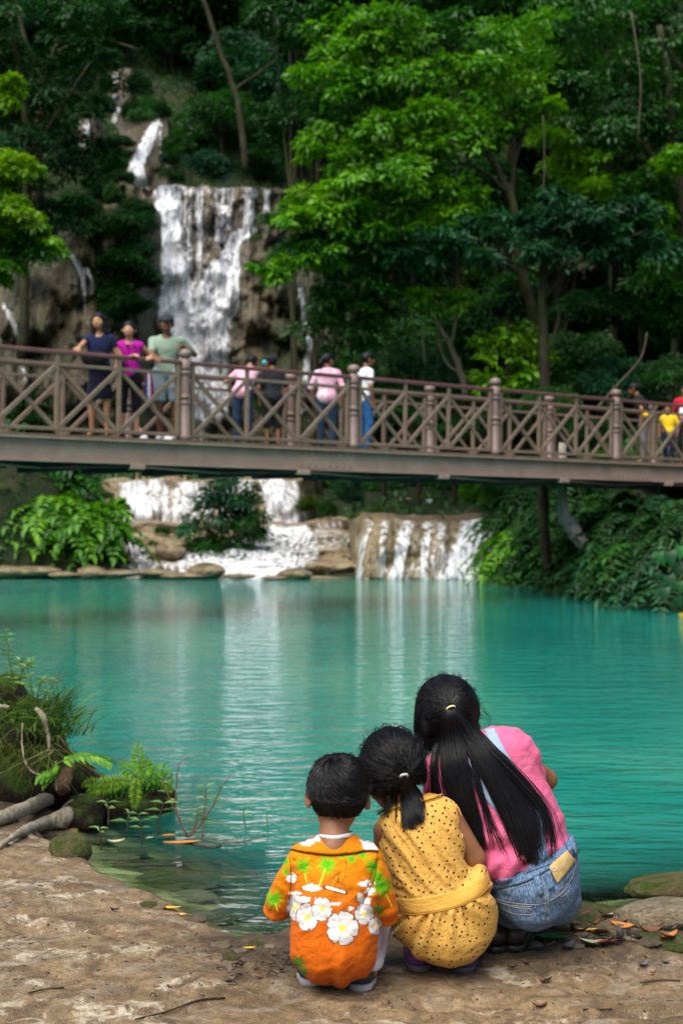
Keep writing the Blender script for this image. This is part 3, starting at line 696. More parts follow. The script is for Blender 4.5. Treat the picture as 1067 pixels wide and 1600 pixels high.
# concrete abutments where the bridge meets the banks
# ================================================================== foliage
def leaf_mesh(P, D, N, L, Wd, var, droop=.15):
    """pointed folded leaves: base, two shoulders, tip"""
    P = np.asarray(P, float); n = len(P)
    D = D/(np.linalg.norm(D, axis=1, keepdims=True)+1e-9); S = np.cross(D, N); S /= np.linalg.norm(S, axis=1, keepdims=True)+1e-9
    U = np.cross(S, D); L = np.broadcast_to(L, n)[:, None]; Wd = np.broadcast_to(Wd, n)[:, None]
    b = P; t = P+D*L-U*L*droop; a = P+D*L*.42+S*Wd*.5+U*Wd*.18; c = P+D*L*.42-S*Wd*.5+U*Wd*.18
    V = np.stack([b, a, t, c], 1).reshape(-1, 3); i = np.arange(n)*4
    Fc = np.concatenate([np.stack([i, i+1, i+2], 1), np.stack([i, i+2, i+3], 1)])
    return V, Fc, np.repeat(var, 4)
def rdir(rng, n):
    v = rng.normal(size=(n, 3)); return v/np.linalg.norm(v, axis=1, keepdims=True)
def sprays(rng, C, E, per, L, asp=.45, center=None, varbase=None, flat=.35):
    """leafy sprays: centres C (n,3), extents E (n,), flattened layered clusters"""
    n = len(C); k = per; idx = np.repeat(np.arange(n), k)
    tilt = rdir(rng, n)*.45+np.array([0, 0, 1.0]); tilt /= np.linalg.norm(tilt, axis=1, keepdims=True)
    q = rng.normal(size=(n*k, 3))*.55; r = np.linalg.norm(q, axis=1, keepdims=True); q = q/np.maximum(r, 1e-6)*np.minimum(r, 1.15)
    T = tilt[idx]; h = (q*T).sum(1, keepdims=True); q = q-T*h*(1-flat)
    P = C[idx]+q*E[idx][:, None]; P[:, 2] -= .22*(r[:, 0]**2)*E[idx]
    out = q/(np.linalg.norm(q, axis=1, keepdims=True)+1e-6)
    if center is not None:
        o2 = P-center; o2 /= np.linalg.norm(o2, axis=1, keepdims=True)+1e-6; out = out+.5*o2
    D = out+rdir(rng, n*k)*.55+np.array([0, 0, -.35]); N = T+rdir(rng, n*k)*.55
    Ls = L*rng.uniform(.65, 1.25, n*k); vb = rng.random(n) if varbase is None else varbase
    var = np.clip(vb[idx]*.6+.4*rng.random(n*k), 0, 1)
    return leaf_mesh(P, D, N, Ls, Ls*asp*rng.uniform(.8, 1.2, n*k), var)
def crown_mesh(name, seed, nspray=60, per=110, L=.09, ext=.26, shape=(1, 1, .85), asp=.5, flat=.35):
    rng = np.random.default_rng(seed); d = rdir(rng, nspray); d[:, 2] = np.abs(d[:, 2])*1.0-.35*(rng.random(nspray) < .5)
    d /= np.linalg.norm(d, axis=1, keepdims=True)
    lump = 1+.28*fbm(d[:, 0]*1.8+seed, d[:, 1]*1.8, d[:, 2]*1.8, 2)
    r = np.where(rng.random(nspray) < .75, rng.uniform(.72, 1.0, nspray), rng.uniform(.2, .7, nspray))*lump
    C = d*r[:, None]*np.array(shape)*.82; E = ext*rng.uniform(.7, 1.3, nspray)
    V, Fc, var = sprays(rng, C, E, per, L, asp, np.zeros(3), flat=flat)
    return mesh_np(name, V, Fc, {'var': var})
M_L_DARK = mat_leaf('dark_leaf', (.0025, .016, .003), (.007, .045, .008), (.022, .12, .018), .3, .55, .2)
M_L_TEAL = mat_leaf('blue_green_leaf', (.002, .018, .008), (.008, .056, .022), (.03, .15, .05), .28, .5, .25)
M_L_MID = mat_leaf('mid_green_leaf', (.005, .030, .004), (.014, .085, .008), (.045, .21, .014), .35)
M_L_BRIGHT = mat_leaf('bright_green_leaf', (.014, .085, .002), (.065, .25, .004), (.25, .53, .012), .42, .45)  # lightest tone raised, putting leaf highlights into the colour
M_L_YEL = mat_leaf('yellow_green_leaf', (.04, .12, .003), (.11, .28, .005), (.30, .52, .015), .45, .5)
M_L_GRASS = mat_leaf('grass_leaf', (.015, .04, .005), (.045, .11, .009), (.15, .28, .02), .4, .5)
M_BARK = mat_bark('dark_bark', (.009, .007, .005), (.040, .030, .021))
M_BARK_P = mat_bark('pale_bark', (.05, .04, .03), (.17, .14, .10))
CROWNS = [crown_mesh('crown', 11, 62, 120, .085), crown_mesh('crown', 12, 55, 130, .10, .30, (1, 1, 1.0)), crown_mesh('crown', 13, 75, 100, .075, .22, (1, 1, .7)),
          crown_mesh('crown', 14, 48, 130, .12, .33, (1, 1, .9), .4), crown_mesh('crown', 15, 80, 95, .08, .2, (.9, .9, 1.15)), crown_mesh('crown', 16, 60, 110, .095, .3, (1, 1, .55), .5, .2)]
_cc = {}
def crown_of(k, mat):
    key = (k, mat.name)
    if key not in _cc: _cc[key] = CROWNS[k].copy(); _cc[key].materials.append(mat)
    return _cc[key]
def trunk_mesh(seed, h=1.0, r=.05):
    rng = np.random.default_rng(seed); pts = [np.array([0, 0, -.25*h])]; x = np.zeros(2)
    for i in range(1, 6):
        x = x+rng.normal(size=2)*.05*h; pts.append(np.array([x[0], x[1], h*i/5.]))
    P = smooth_path(pts, 12); parts = [tube(P, np.linspace(r, r*.45, 12), 7)]
    for _ in range(5):
        j = rng.integers(5, 11); d = rdir(rng, 1)[0]; d[2] = abs(d[2])+.4
        q = smooth_path([P[j], P[j]+d*.25*h, P[j]+d*.45*h+np.array([0, 0, .08])*h], 6); parts.append(tube(q, np.linspace(r*.45, r*.12, 6), 5))
    V, Fc = cat_mesh(parts); me = mesh_np('trunk', V, Fc); me.materials.append(M_BARK); return me
TRUNKS = [trunk_mesh(21+i) for i in range(4)]
def plant(kind, x, y, z, s, mat, k, rng, label, cat, group, th=.9, zs=1.0):
    t = thing(kind, label, cat, (x, y, z), rng.uniform(0, 6.28), group)
    c = obj('crown', crown_of(k, mat), None, t, (0, 0, s*th)); c.scale = (s, s, s*zs); c.rotation_euler = (rng.uniform(-.2, .2), rng.uniform(-.2, .2), 0)
    b = obj('trunk', TRUNKS[rng.integers(4)], None, t); b.scale = (s*.9, s*.9, s*th*1.1)
    return t
# ---- forest on the steep hill behind the falls
rng = np.random.default_rng(5)
def blocked(px, py, r):
    """keep crowns from growing in front of the falls"""
    for (ax, ay, bx_, by) in ((232, 300, 430, 700), (188, 190, 258, 300), (172, 110, 200, 205), (430, 430, 515, 700), (124, 190, 150, 232)):
        if ax-r < px < bx_+r and ay-r*.7 < py < by+r*.7: return True
    return False
zone_lab = {0: 'dark green forest tree on the hill left of the upper waterfall', 1: 'dark bluish forest tree on the slope above the main waterfall', 2: 'green forest tree on the slope behind the right hand trees'}
cnt = 0
for y0 in np.arange(50, 112, 3.1):
    hw = y0*.30
    for x0 in np.arange(-hw-2, hw+2, 3.1):
        x = x0+rng.uniform(-1.3, 1.3); y = y0+rng.uniform(-1.3, 1.3); z = float(far_z(x, y)); s = rng.uniform(1.7, 3.0)*(1 if y < 80 else 1.3)
        px = CXP+x*F_PX/y; py = HOR-(z+s*.8-CAM_H)*F_PX/y; r = s*F_PX/y*.95
        if py < -120 or py > 760 or px < -90 or px > 1160: continue
        if blocked(px, py, r): continue
        if y < 62 and z < 6 and -10 < x < 1.5: continue
        zn = 0 if px < 215 else (1 if px < 520 else 2)
        mt = {0: [M_L_DARK, M_L_DARK, M_L_TEAL, M_L_MID], 1: [M_L_TEAL, M_L_TEAL, M_L_DARK, M_L_MID], 2: [M_L_DARK, M_L_MID, M_L_TEAL]}[zn]
        plant('forest_tree', x, y, z-.3, s, mt[rng.integers(len(mt))], int(rng.integers(6)), rng, zone_lab[zn], 'tree', ['forest left of the upper waterfall', 'forest above the main waterfall', 'forest on the right hand slope'][zn], rng.uniform(.5, 1.1)); cnt += 1
# small shrubs hugging the edges of the falls and the cliffs
def shrub(px, py, Y, rpx, mat, k, label, th=.15, kind='shrub', group=None, zs=1.0):
    p = W(px, py, Y); s = rpx*Y/F_PX
    return plant(kind, p[0], p[1], p[2]-s*th, s, mat, k, rng, label, 'shrub', group, th, zs)
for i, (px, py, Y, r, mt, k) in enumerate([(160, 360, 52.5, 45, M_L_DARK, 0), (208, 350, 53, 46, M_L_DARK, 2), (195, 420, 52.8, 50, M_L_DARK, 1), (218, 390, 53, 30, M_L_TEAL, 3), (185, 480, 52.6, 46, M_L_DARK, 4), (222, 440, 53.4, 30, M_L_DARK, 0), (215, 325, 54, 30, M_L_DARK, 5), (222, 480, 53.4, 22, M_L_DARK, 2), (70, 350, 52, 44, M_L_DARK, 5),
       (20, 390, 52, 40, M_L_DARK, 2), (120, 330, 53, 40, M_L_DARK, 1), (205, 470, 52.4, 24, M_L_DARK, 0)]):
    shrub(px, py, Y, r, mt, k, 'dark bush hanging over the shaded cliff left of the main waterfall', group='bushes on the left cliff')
for i, (px, py, Y, r, mt, k) in enumerate([(425, 345, 58, 26, M_L_MID, 0), (440, 400, 57.5, 24, M_L_MID, 3), (400, 372, 58, 12, M_L_GRASS, 2), (420, 640, 54, 30, M_L_DARK, 1), (390, 600, 55, 20, M_L_DARK, 4), (520, 640, 52, 28, M_L_MID, 2), (530, 420, 54, 40, M_L_MID, 0), (520, 500, 53.5, 30, M_L_MID, 4), (530, 570, 53, 30, M_L_MID, 1)]):
    shrub(px, py, Y, r, mt, k, 'green bush on the rocks right of the main waterfall', group='bushes on the rocks right of the main waterfall')
for (px, py, Y, r, mt, k, lab) in [(222, 182, 66, 26, M_L_MID, 2, 'round mid green bush just above the lip of the upper waterfall'), (330, 262, 62, 48, M_L_TEAL, 0, 'rounded blue green bush above the lip of the main waterfall'),
       (280, 235, 63, 34, M_L_MID, 4, 'leafy bush right beside the upper waterfall'), (410, 262, 62, 40, M_L_DARK, 1, 'dark bush above the right end of the main waterfall'), (268, 275, 62.4, 24, M_L_DARK, 2, 'low dark bush between the upper and main waterfalls'),
       (175, 262, 64, 26, M_L_DARK, 3, 'dark bush left of the foot of the upper waterfall'), (165, 300, 60, 30, M_L_DARK, 5, 'flat dark bush on the cliff top left of the main waterfall'), (160, 165, 70, 24, M_L_TEAL, 1, 'small blue green tree left of the highest water streaks'),
       (215, 140, 72, 30, M_L_DARK, 4, 'dark upright tree right of the highest water streaks')]:
    shrub(px, py, Y, r, mt, k, lab)
for i in range(34):
    px, py = rng.uniform(110, 270), rng.uniform(90, 325)
    if 176 < px < 200 and py < 220 or 196 < px < 262 and py > 182 or 124 < px < 150 and 186 < py < 235: continue
    Y = 61+(320-py)*.055+rng.uniform(-.5, .5)
    if px < 200 and py > 290: Y = 54
    shrub(px, py, Y, rng.uniform(16, 26), [M_L_DARK, M_L_DARK, M_L_TEAL, M_L_MID][rng.integers(4)], int(rng.integers(6)), 'small dark shrub crowding the edges of the upper waterfall', group='shrubs around the upper waterfall')
# slender pale forest trunks
def branch_thing(kind, label, cat, px_paths, Y, mat, group=None, part='trunk'):
    base = W(*px_paths[0][0][:2], Y); t = thing(kind, label, cat, base, 0, group); parts = []
    for path in px_paths:
        q = np.array([W(p[0], p[1], Y+(p[3] if len(p) > 3 else 0)) for p in path]); r = np.array([p[2]*Y/F_PX/2 for p in path])
        n = max(6, len(path)*4); qq = smooth_path(np.concatenate([q, r[:, None]], 1), n)
        jit = np.stack([fbm(np.arange(n)*.6+path[0][0], 1.1*a, 0., 2) for a in range(3)], 1)*qq[:, 3:4]*.5
        parts.append(tube(qq[:, :3]+jit, np.maximum(qq[:, 3], .004), 8))
    V, Fc = cat_mesh(parts); wpart(part, V, Fc, mat, t); return t
branch_thing('forest_tree', 'bare leaning grey trunk high on the slope right of the upper waterfall', 'tree', [[(382, 265, 11), (378, 200, 10), (366, 140, 9), (345, 80, 8), (322, 10, 7), (300, -60, 6)], [(366, 140, 5), (395, 120, 4), (430, 95, 3)]], 60, M_BARK)
branch_thing('forest_tree', 'dark leaning trunk at the top left corner', 'tree', [[(60, 330, 18), (62, 200, 16), (72, 110, 14), (95, 60, 12), (130, -30, 10)], [(70, 130, 8), (40, 60, 6), (20, -20, 5)], [(80, 85, 6), (150, 60, 5), (216, 78, 4)]], 44, M_BARK)

# ---- canopy of the tree at the left edge (near, dark, with a lime green patch)
def leafy(label, name, blobs, Y, mats_, seed, L, trunk_paths, cat='tree', bark=M_BARK, group=None, per=150, asp=.42, kind='crown', flat=.3):
    """blobs: (px,py,rx,ry,dY,density,matindex): sprays are scattered through each blob's volume"""
    rg = np.random.default_rng(seed); t = branch_thing(name, label, cat, trunk_paths, Y, bark, group)
    byk = {}
    for (px, py, rx, ry, dy, dn, mi) in blobs: byk.setdefault(mi, []).append((px, py, rx, ry, dy, dn))
    for mi, bl in byk.items():
        Cs, Es, vb = [], [], []
        for (px, py, rx, ry, dy, dn) in bl:
            n = max(3, int(dn)); q = rg.normal(size=(n, 3))*.5; q = q/np.maximum(1, np.linalg.norm(q, axis=1, keepdims=True))
            Yq = Y+dy+q[:, 1]*(rx+ry)/2*Y/F_PX
            Cs.append(W(px+q[:, 0]*rx, py+q[:, 2]*ry, Yq)); Es.append(rg.uniform(.25, .5, n)*min(rx, ry)*Y/F_PX*.8+.12); vb.append(np.clip(rg.random()*.5+rg.random(n)*.6, 0, 1))
        C = np.concatenate(Cs); E = np.concatenate(Es)
        V, Fc, var = sprays(rg, C, E, per, L, asp, None, np.concatenate(vb), flat)
        wpart(kind, V, Fc, mats_[mi], t, {'var': var}, kind=None)
    return t
leafy('dark tree filling the top left corner with small leaves', 'shade_tree', [(20, 60, 90, 80, 0, 14, 0), (110, 40, 80, 60, 1, 12, 0), (60, 150, 80, 70, 0, 12, 0), (140, 120, 60, 60, 2, 9, 0), (30, 250, 70, 60, 1, 9, 0), (110, 230, 60, 60, 2, 8, 0), (70, 320, 80, 40, 2, 7, 0), (200, 30, 60, 40, 2, 7, 0)],
      40, [M_L_DARK], 31, .2, [[(34, 560, 16), (40, 420, 15), (44, 250, 13), (30, 100, 10), (0, -40, 8)], [(44, 250, 7), (100, 160, 5), (140, 100, 3)]])
leafy('lime green leafy tree reaching in from the left edge', 'lime_tree', [(8, 150, 20, 30, 0, 6, 1), (15, 265, 38, 30, 0, 9, 1), (12, 325, 48, 22, -.5, 10, 1), (50, 345, 40, 20, -.3, 6, 1), (20, 380, 70, 30, 0, 9, 0), (65, 375, 34, 25, 0, 6, 2), (20, 415, 40, 20, 0, 5, 2), (-40, 300, 50, 100, 0, 12, 0)],
      30, [M_L_MID, M_L_YEL, M_L_BRIGHT], 32, .16, [[(-60, 720, 16), (-50, 560, 14), (-40, 400, 12), (-20, 250, 8)], [(-40, 400, 7), (10, 370, 4), (50, 360, 2)]])

# ---- the big bright tree right of the middle
big_tr = [[(850, 640, 21), (846, 590, 19), (836, 520, 17), (820, 450, 16), (806, 370, 15), (799, 315, 13), (786, 280, 12), (760, 235, 10), (738, 190, 8), (715, 130, 6), (700, 60, 4)],
          [(793, 300, 7, 0), (755, 268, 6, -.3), (705, 255, 5, -.6), (640, 285, 4, -1.), (575, 300, 3, -1.3)], [(799, 320, 7), (803, 260, 6, .3), (820, 200, 5, .5), (850, 130, 4, .6)],
          [(815, 430, 6), (770, 400, 5, -.4), (720, 380, 4, -.8)], [(738, 190, 5), (690, 150, 4, -.5), (620, 130, 3, -.8)], [(770, 250, 4), (720, 215, 3, -.4), (660, 205, 2.5, -.8)]]
bl = [(540, 50, 80, 50, -.3, 16, 1), (650, 110, 90, 60, -.6, 22, 1), (545, 140, 75, 50, -.5, 16, 1), (700, 60, 80, 60, 0, 14, 0), (620, 40, 60, 30, -.8, 9, 1), (500, 95, 36, 40, -.5, 7, 1), (500, 215, 40, 30, -.6, 7, 1), (760, 110, 40, 30, -.6, 6, 1), (700, 180, 70, 50, -1., 20, 1), (600, 215, 80, 45, -.6, 22, 1), (530, 190, 50, 30, -.3, 9, 0),
      (650, 265, 70, 40, -1., 18, 1), (560, 275, 70, 40, -.6, 18, 1), (500, 320, 60, 30, -.8, 16, 1), (455, 340, 34, 18, -1., 8, 1), (590, 330, 80, 35, -.6, 18, 1), (680, 335, 60, 35, -.8, 12, 1), (520, 370, 70, 30, -.6, 16, 0), (480, 400, 50, 20, -.9, 8, 1), (432, 420, 34, 12, -1.1, 6, 1),
      (600, 400, 80, 35, 0, 16, 0), (540, 440, 60, 40, 0, 12, 0), (520, 500, 50, 50, .4, 12, 0), (600, 470, 70, 40, .6, 12, 0), (770, 120, 60, 50, .3, 10, 1), (800, 60, 80, 60, .6, 14, 1), (840, 170, 50, 30, .3, 7, 1), (780, 190, 60, 40, .3, 8, 0), (480, 80, 40, 60, .4, 8, 0), (740, 300, 40, 30, -.3, 6, 1), (560, 540, 50, 40, .8, 8, 0), (450, 15, 60, 40, .5, 8, 0), (620, 15, 90, 40, .4, 12, 0)]
leafy('tall bright green tree with a forked dark trunk right of the waterfall', 'broadleaf_tree', bl, 30, [M_L_MID, M_L_BRIGHT], 33, .175, big_tr, per=82, asp=.46)
leafy('dark blue green tree with flat layered branches behind the bridge', 'layered_tree', [(700, 370, 60, 16, -.5, 8, 0), (760, 350, 70, 16, 0, 9, 0), (840, 345, 60, 16, 0, 8, 0), (900, 330, 70, 18, 0, 9, 0), (960, 350, 60, 16, .3, 7, 0), (830, 385, 70, 14, -.5, 8, 0), (740, 395, 60, 12, -.5, 6, 0), (930, 385, 60, 14, 0, 7, 0), (1000, 330, 60, 25, .5, 8, 0), (860, 310, 50, 14, .3, 5, 0), (640, 400, 40, 12, -.5, 4, 0), (1030, 390, 50, 30, .5, 7, 0)],
      28.5, [M_L_TEAL], 34, .2, [[(852, 640, 18), (848, 560, 16), (846, 500, 15), (848, 440, 12), (846, 380, 8), (850, 330, 5)], [(847, 470, 7), (890, 420, 6), (945, 385, 4), (1010, 360, 3)], [(846, 440, 6), (880, 400, 5), (920, 375, 3)], [(847, 430, 6), (790, 405, 5), (730, 390, 3)], [(850, 560, 5), (872, 500, 4), (868, 470, 3)]], asp=.3, flat=.22)
leafy('big shady tree filling the upper right corner', 'shade_tree', [(900, 60, 100, 70, 0, 20, 0), (1010, 60, 90, 80, 0, 16, 0), (930, 180, 90, 60, 0, 16, 0), (1030, 190, 60, 70, 0, 12, 0), (860, 150, 60, 50, 0, 9, 0), (1000, 270, 80, 50, 0, 14, 0), (900, 240, 60, 40, 0, 9, 1), (880, 210, 50, 20, -1, 5, 1), (1050, 330, 50, 50, 0, 8, 1), (1050, 250, 40, 30, -1, 5, 1), (960, 290, 50, 30, -.5, 5, 1), (1040, 430, 50, 60, 0, 8, 0)],
      33, [M_L_MID, M_L_BRIGHT], 35, .17, [[(1090, 620, 24), (1080, 450, 22), (1060, 300, 18), (1045, 150, 15), (1030, 40, 10)], [(1060, 300, 8), (1000, 220, 6), (930, 170, 4)], [(1066, 110, 6), (1046, 80, 5), (1030, 48, 4)]])
leafy('yellow green young tree in front of the dark trunks', 'young_tree', [(775, 540, 44, 26, 0, 8, 0), (810, 515, 44, 20, 0, 6, 0), (780, 575, 50, 24, 0, 7, 0), (830, 545, 24, 30, 0, 5, 0), (770, 600, 30, 20, 0, 5, 1), (810, 590, 30, 25, 0, 5, 1)], 29, [M_L_YEL, M_L_BRIGHT], 36, .17, [[(800, 640, 5), (798, 600, 4), (790, 560, 3), (775, 535, 2)], [(798, 600, 3), (815, 565, 2), (830, 540, 1.5)]], per=32, asp=.6)
leafy('small crooked pale barked tree left of the yellow green one', 'crooked_tree', [(690, 470, 40, 16, 0, 6, 0), (720, 455, 30, 12, 0, 4, 0), (650, 460, 25, 10, 0, 3, 0)], 30, [M_L_BRIGHT], 37, .14,
      [[(727, 620, 12), (720, 580, 11), (706, 545, 9), (690, 515, 7), (676, 492, 4)], [(706, 540, 6), (712, 500, 5), (708, 470, 4), (692, 430, 3), (678, 395, 2)], [(722, 585, 5), (700, 570, 4), (686, 540, 3), (684, 520, 2)]], bark=M_BARK_P, per=80)
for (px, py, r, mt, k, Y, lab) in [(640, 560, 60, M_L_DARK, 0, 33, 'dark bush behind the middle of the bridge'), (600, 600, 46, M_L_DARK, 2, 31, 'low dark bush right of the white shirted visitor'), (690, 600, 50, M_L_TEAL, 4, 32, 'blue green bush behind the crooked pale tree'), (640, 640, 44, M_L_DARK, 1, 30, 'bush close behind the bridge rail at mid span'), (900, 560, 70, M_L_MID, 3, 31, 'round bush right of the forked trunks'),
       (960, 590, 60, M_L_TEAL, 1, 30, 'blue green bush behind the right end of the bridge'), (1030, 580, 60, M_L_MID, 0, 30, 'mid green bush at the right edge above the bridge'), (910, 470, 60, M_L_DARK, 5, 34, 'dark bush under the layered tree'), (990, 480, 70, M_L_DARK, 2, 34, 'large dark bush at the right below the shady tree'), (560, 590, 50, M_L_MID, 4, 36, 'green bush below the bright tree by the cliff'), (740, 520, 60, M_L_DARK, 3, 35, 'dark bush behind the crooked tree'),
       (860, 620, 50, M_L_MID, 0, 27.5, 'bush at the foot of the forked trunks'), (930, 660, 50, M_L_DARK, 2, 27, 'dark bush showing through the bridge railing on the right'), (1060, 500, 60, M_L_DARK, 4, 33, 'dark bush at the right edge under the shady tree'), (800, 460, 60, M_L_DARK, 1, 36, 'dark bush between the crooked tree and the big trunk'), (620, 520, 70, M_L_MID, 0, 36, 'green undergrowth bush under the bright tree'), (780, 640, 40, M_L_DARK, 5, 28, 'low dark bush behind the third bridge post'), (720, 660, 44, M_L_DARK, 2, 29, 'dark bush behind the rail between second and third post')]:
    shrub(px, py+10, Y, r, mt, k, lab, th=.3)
# backdrop wall of vegetation behind the right hand trees
for i in range(70):
    px = rng.uniform(430, 1130); py = rng.uniform(-40, 560); Y = rng.uniform(37, 46)
    if px < 560 and py > 250: continue
    if px < 480 and py > 40: continue
    p = W(px, py, Y); s = rng.uniform(1.2, 2.0)
    plant('forest_tree', p[0], p[1], float(far_z(p[0], p[1]))-.2, s, [M_L_DARK, M_L_DARK, M_L_MID][rng.integers(3)], int(rng.integers(6)), rng, 'dark leafy tree filling the background behind the bright green tree', 'tree', 'dark trees behind the bright green tree', th=max(.9, (p[2]-float(far_z(p[0], p[1])))/s))

for path, Y, lab in (([(848, 180, 2), (850, 260, 2), (846, 330, 2)], 30, 'thin liana hanging beside the fork of the bright tree'), ([(985, 20, 3), (1000, 120, 2), (996, 220, 2)], 31, 'liana hanging through the upper right canopy'), ([(930, 640, 3), (960, 605, 3), (1000, 560, 2), (1010, 520, 2)], 28, 'thin leaning dead branch above the right end of the bridge'), ([(655, 480, 2), (660, 520, 2), (664, 570, 2)], 30, 'thin liana left of the crooked pale tree'), ([(610, 430, 2), (606, 500, 2), (612, 560, 2)], 31, 'liana hanging under the bright tree canopy')):
    branch_thing('liana', lab, 'vine', [path], Y, M_BARK_P, part='stem')
# ---- lower level: terrace between bridge and pool
for (px, py, Y, r, mt, k, lab) in [(540, 775, 34, 36, M_L_TEAL, 4, 'small blue green tree standing on the terrace between the cascades'), (600, 770, 40, 40, M_L_MID, 0, 'green bush on the terrace behind the small tree'), (640, 760, 42, 36, M_L_DARK, 1, 'dark bush under the middle of the bridge'), (500, 765, 40, 30, M_L_DARK, 3, 'dark bush right of the lower left cascade'),
       (745, 775, 34, 36, M_L_BRIGHT, 4, 'bright leafy bush behind the right cascade under the bridge'), (780, 770, 33, 36, M_L_MID, 0, 'green bush behind the right end of the right cascade'), (700, 762, 40, 30, M_L_MID, 2, 'bush above the small terrace fall'), (590, 800, 33.5, 18, M_L_GRASS, 5, 'low tuft of greenery on the terrace right of the small tree'), (482, 790, 35.5, 22, M_L_GRASS, 1, 'brownish green shrub beside the left cascade'), (512, 800, 34.5, 20, M_L_MID, 4, 'low shrub at the foot of the small terrace tree'), (165, 800, 34.6, 24, M_L_DARK, 0, 'dark shrub at the left end of the lower cascade'), (555, 808, 32.5, 14, M_L_GRASS, 2, 'tiny tuft at the left end of the right cascade ledge'), (806, 822, 30, 24, M_L_MID, 1, 'shrub overhanging the right end of the right cascade ledge')]:
    shrub(px, py, Y, r, mt, k, lab, th=.1)
leafy('feathery bush growing in front of the lower left cascade', 'feathery_bush', [(340, 780, 44, 28, 0, 12, 0), (390, 780, 26, 30, 0, 6, 0), (320, 815, 36, 30, 0, 8, 0), (370, 825, 36, 26, 0, 9, 1), (345, 850, 46, 18, 0, 9, 1), (390, 815, 22, 20, 0, 5, 1), (310, 848, 26, 16, 0, 4, 1), (350, 750, 30, 12, 0, 4, 0)], 32.2, [M_L_TEAL, M_L_MID], 38, .15,
      [[(350, 868, 5), (346, 830, 4), (340, 780, 3), (338, 750, 2)], [(350, 860, 4), (375, 820, 3), (392, 785, 2)], [(350, 860, 4), (325, 825, 3), (308, 790, 2)]], cat='bush', per=95, asp=.35)

# ---- compound leaves (a rachis with paired leaflets)
def frond(rg, base, d, length, n=12, L=.06, asp=.4, droop=.5, up=(0, 0, 1)):
    d = np.asarray(d, float); d /= np.linalg.norm(d); t = np.linspace(0, 1, n)
    P = base+d*length*t[:, None]; P[:, 2] -= droop*length*t**2
    T = np.gradient(P, axis=0); T /= np.linalg.norm(T, axis=1, keepdims=True); S = np.cross(T, np.array(up)); S /= np.linalg.norm(S, axis=1, keepdims=True)+1e-9; U = np.cross(S, T)
    i0 = max(1, n//7); taper = np.sin(np.linspace(.35, 3.0, n))[:, None]*.75+.3
    PP = np.concatenate([P[i0:], P[i0:], P[-1:]]); DD = np.concatenate([S[i0:]+.45*T[i0:], -S[i0:]+.45*T[i0:], T[-1:]])+rg.normal(size=(2*(n-i0)+1, 3))*.08
    NN = np.concatenate([U[i0:], U[i0:], U[-1:]])+rg.normal(size=(2*(n-i0)+1, 3))*.15
    LL = L*np.concatenate([taper[i0:, 0], taper[i0:, 0], [1.]])
    return P, PP, DD, NN, LL
def fern_bush(label, base_list, n_fr, length, L, mat, seed, name='fern', cat='fern', droop=.55, nl=12, asp=.42, elev=(.2, 1.1), group=None, fan=None):
    rg = np.random.default_rng(seed); b0 = np.array(base_list[0]); t = thing(name, label, cat, b0, 0, group)
    A, B, C, D, st = [], [], [], [], []
    for b in base_list:
        for _ in range(n_fr):
            az = rg.uniform(0, 6.28) if fan is None else rg.uniform(*fan); el = rg.uniform(*elev)
            d = np.array([math.cos(az)*math.cos(el), math.sin(az)*math.cos(el), math.sin(el)])
            P, PP, DD, NN, LL = frond(rg, np.array(b), d, length*rg.uniform(.6, 1.15), nl, L, asp, droop)
            A.append(PP); B.append(DD); C.append(NN); D.append(LL); st.append(P)
    P = np.concatenate(A); LL = np.concatenate(D)
    V, Fc, var = leaf_mesh(P, np.concatenate(B), np.concatenate(C), LL, LL*asp, np.clip(np.repeat([rg.random() for _ in A], [len(a) for a in A])*.6+.4*rg.random(len(P)), 0, 1))
    wpart('foliage', V, Fc, mat, t, {'var': var})
    SV, SF = strands(np.array(st), np.linspace(length*.010, length*.003, nl)[None, :]); wpart('stem', SV, SF, M_STEM, t)
    return t
M_STEM = mat_simple('green_stem', (.07, .12, .02), .6)
rg = np.random.default_rng(77)
# left bank thicket: each clump a plant
for i, (px, py, n, ln, mt, sd) in enumerate([(15, 750, 40, 1.1, M_L_BRIGHT, 1), (60, 790, 40, 1.1, M_L_BRIGHT, 2), (112, 815, 40, 1.0, M_L_BRIGHT, 3), (152, 838, 36, .95, M_L_BRIGHT, 4), (20, 820, 36, 1., M_L_BRIGHT, 5), (85, 745, 30, 1., M_L_MID, 6), (150, 800, 26, .8, M_L_BRIGHT, 7)]):
    Y = 30.6-.25*(py > 820)+.7*(py < 780)+(.4 if px > 140 else 0); p = W(px, py+18, Y)
    fern_bush(['topmost leafy shrub of the left bank at the picture edge', 'lush lime leafed shrub second from the left edge of the bank', 'full lime leafed shrub in the middle of the left bank', 'lime leafed shrub nearest the left cascade', 'darker green shrub at the left edge just above the pool', 'mid green shrub behind the thicket on the left bank', 'small lime shrub at the top right of the left bank thicket'][i],
              [p, p+np.array([.3, .2, .25]), p+np.array([-.3, .1, .2])], n, ln, .25, mt, 100+sd, 'leafy_shrub', 'shrub', .7, 9, .5, (.1, 1.25), 'shrubs on the left bank')
for (px, py, Y, r, mt, k, lab) in [(15, 745, 33, 34, M_L_BRIGHT, 0, 'bright round bush at the left edge under the bridge'), (95, 800, 31.6, 34, M_L_TEAL, 3, 'dark blue green bush inside the left bank thicket'), (140, 795, 32.5, 24, M_L_DARK, 1, 'dark bush between the left thicket and the cascade'), (165, 775, 34, 16, M_L_MID, 2, 'small mid green bush beside the left edge of the cascade'), (50, 755, 35, 24, M_L_MID, 4, 'bush under the left end of the bridge'), (255, 830, 33.5, 14, M_L_MID, 0, 'little green tuft on the brown rock below the left cascade')]:
    shrub(px, py, Y, r, mt, k, lab, th=.1)
M_BIG = mat_leaf('banana_leaf', (.004, .045, .012), (.009, .085, .02), (.022, .16, .03), .3, .35, .4)
